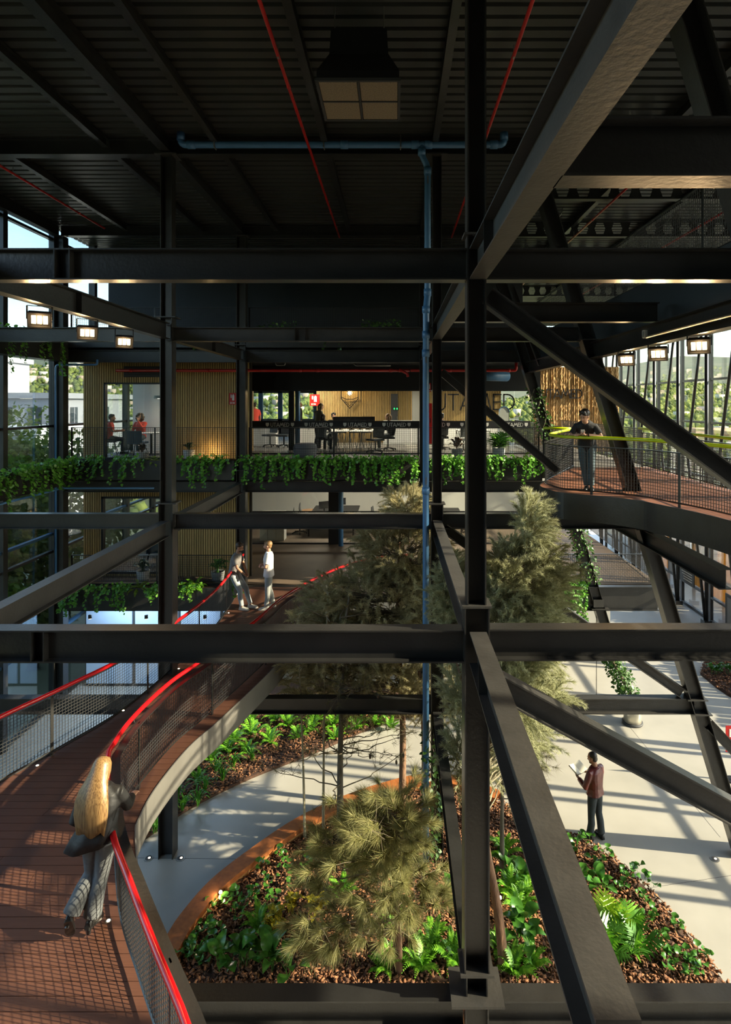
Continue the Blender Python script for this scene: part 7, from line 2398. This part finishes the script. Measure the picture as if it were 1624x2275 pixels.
# distant town on the slopes
N = 420
x = rng.uniform(-420, 420, N)
y = rng.uniform(170, 560, N)
x = np.where((x > 60) & (rng.random(N) < 0.75), -x, x)
z = np.array([TERR(a, b) for a, b in zip(x, y)])
yaw = rng.uniform(0, PI, N)
M = frames(np.stack([x, y, z + 1.5], 1), np.stack([np.cos(yaw), np.sin(yaw), 0 * yaw], 1))
s = rng.uniform(3, 7, (N, 2))
M[:, :, 0] *= s[:, :1]
M[:, :, 1] *= s[:, 1:]
M[:, :, 2] *= rng.uniform(3, 5, N)[:, None]
BOXV = [(-.5, -.5, -.5), (.5, -.5, -.5), (.5, .5, -.5), (-.5, .5, -.5), (-.5, -.5, .5), (.5, -.5, .5), (.5, .5, .5), (-.5, .5, .5)]
tag(link('distant_town', np_mesh('distant_town', BOXV, CHIPF, M, 'townwhite')), 'pale houses of a distant town scattered over the slopes', 'town', None, 'stuff')
# scattered trees on the slopes
N = 16000
x = rng.uniform(-420, 520, N)
y = rng.uniform(100, 520, N)
z = np.array([TERR(a, b) for a, b in zip(x, y)])
OCT = [(1, 0, 0), (-1, 0, 0), (0, 1, 0), (0, -1, 0), (0, 0, 1), (0, 0, -1)]
OCTF = [(0, 2, 4), (2, 1, 4), (1, 3, 4), (3, 0, 4), (2, 0, 5), (1, 2, 5), (3, 1, 5), (0, 3, 5)]
M = frames(np.stack([x, y, z + 1.5], 1), rng.normal(0, 1, (N, 3)), scale=rng.uniform(1.0, 2.8, N))
tag(link('distant_trees', np_mesh('distant_trees', OCT, OCTF, M, 'treeout')), 'dark green trees dotted over the distant slopes', 'trees', None, 'stuff')

def leaf_tree(label, base, h, r, n, seed, leaf=0.22):
    t = thing('garden_tree', label, 'tree', base)
    base = Vector(base)
    MB().tube([base, base + V(.2, .1, h * .45), base + V(0, .2, h * .7)], [.2, .14, .06], 10).build('trunk', 'barkgrey', t, True)
    br = MB()
    for k in range(9):
        a = k * 2.4
        br.tube([base + V(.1, .1, h * (.35 + .03 * k)), base + V(math.cos(a) * r * .5, math.sin(a) * r * .5, h * .68), base + V(math.cos(a) * r * .8, math.sin(a) * r * .8, h * .82)], [.06, .04, .02], 6)
    br.build('branches', 'barkgrey', t)
    u = unit(rng.normal(0, 1, (n, 3)))
    lump = 1 + .22 * np.sin(u[:, 0] * 7 + seed) * np.sin(u[:, 1] * 6) + .15 * np.sin(u[:, 2] * 9)
    p = np.array(base + V(0, 0, h * .72))[None] + u * (rng.uniform(.45, 1, n) ** .5 * lump)[:, None] * np.array([r, r, h * .36])[None]
    M = frames(p, u + rng.normal(0, .6, (n, 3)) - [0, 0, .4], up=u + rng.normal(0, .5, (n, 3)), scale=leaf * rng.uniform(.6, 1.3, n))
    tag(link('foliage', np_mesh('foliage', HEART, HEARTF, M, 'treeout'), t), kind='stuff')
for k, (b, h, r, n, lab) in enumerate((((-14.2, 18.5, -.5), 8.4, 2.6, 5200, 'nearest the corner column'), ((-17.5, 22.5, -.6), 9.0, 3.2, 6000, 'with the tallest crown'), ((-15.5, 14.2, -.5), 5.6, 2.2, 4000, 'lowest against the glass'), ((-14.5, 25.5, -.6), 7.4, 2.8, 5000, 'behind the lower meeting room'), ((-21, 30, -1.5), 9.5, 3.6, 5000, 'in front of the white block'), ((-12.9, 20.8, -.5), 4.2, 1.6, 3000, 'small, by the ground floor window'))):
    leaf_tree('yellow-green tree outside the left facade ' + lab, b, h, r, n, k)
for k, (b, h, r, n, lab) in enumerate((((19, 30, -.6), 6.0, 2.4, 3500, 'beyond the timber fence'), ((22, 37, -1.0), 7.0, 2.8, 3500, 'farther up the fence'), ((18.5, 22, -.6), 5.0, 2.0, 3000, 'closest to the glass'))):
    leaf_tree('green tree outside the right facade ' + lab, b, h, r, n, k + 10)
# timber fence outside the right facade
fence = thing('timber_fence', 'golden timber plank fence outside the right facade', 'fence', (15.5, 26, -.45))
pm = MB().box((0, 0, 1.75), (.03, .17, 3.9)).mesh('plank', 'fencewood')
for k in range(120):
    o = bpy.data.objects.new('plank', pm)
    COL.objects.link(o)
    o.parent = fence
    o.location = (random.uniform(-.02, .02), -11 + .2 * k, random.uniform(-.06, .06))
    o.rotation_euler = (random.uniform(-.01, .01), 0, random.uniform(-.05, .05))
MB().span((15.54, 15, .5), (15.6, 39, .62)).span((15.54, 15, 2.6), (15.6, 39, 2.72)).build('rail', 'barkgrey', fence)
# information panels on the right facade
for k, (y0, y1, z0, z1) in enumerate(((25.2, 27.6, 1.05, 1.95), (20.6, 22.8, 0.35, 1.6))):
    t = thing('information_panel', ('dark photo and text panel on the right facade, farther', 'dark text panel on the right facade, nearer')[k], 'panel', (12.9, (y0 + y1) / 2, z0))
    MB().span((12.86, y0, z0), (12.9, y1, z1)).build('board', 'black', t)
    tx = MB()
    for j in range(6):
        tx.span((12.852, y0 + .15, z0 + .12 + j * .11), (12.858, y0 + .15 + (y1 - y0) * random.uniform(.25, .42), z0 + .15 + j * .11))
    tx.build('text_lines', 'offwhite', t)
    MB().span((12.852, (y0 + y1) / 2 + .1, z0 + .1), (12.858, y1 - .15, z1 - .12)).build('picture', 'midgrey', t)
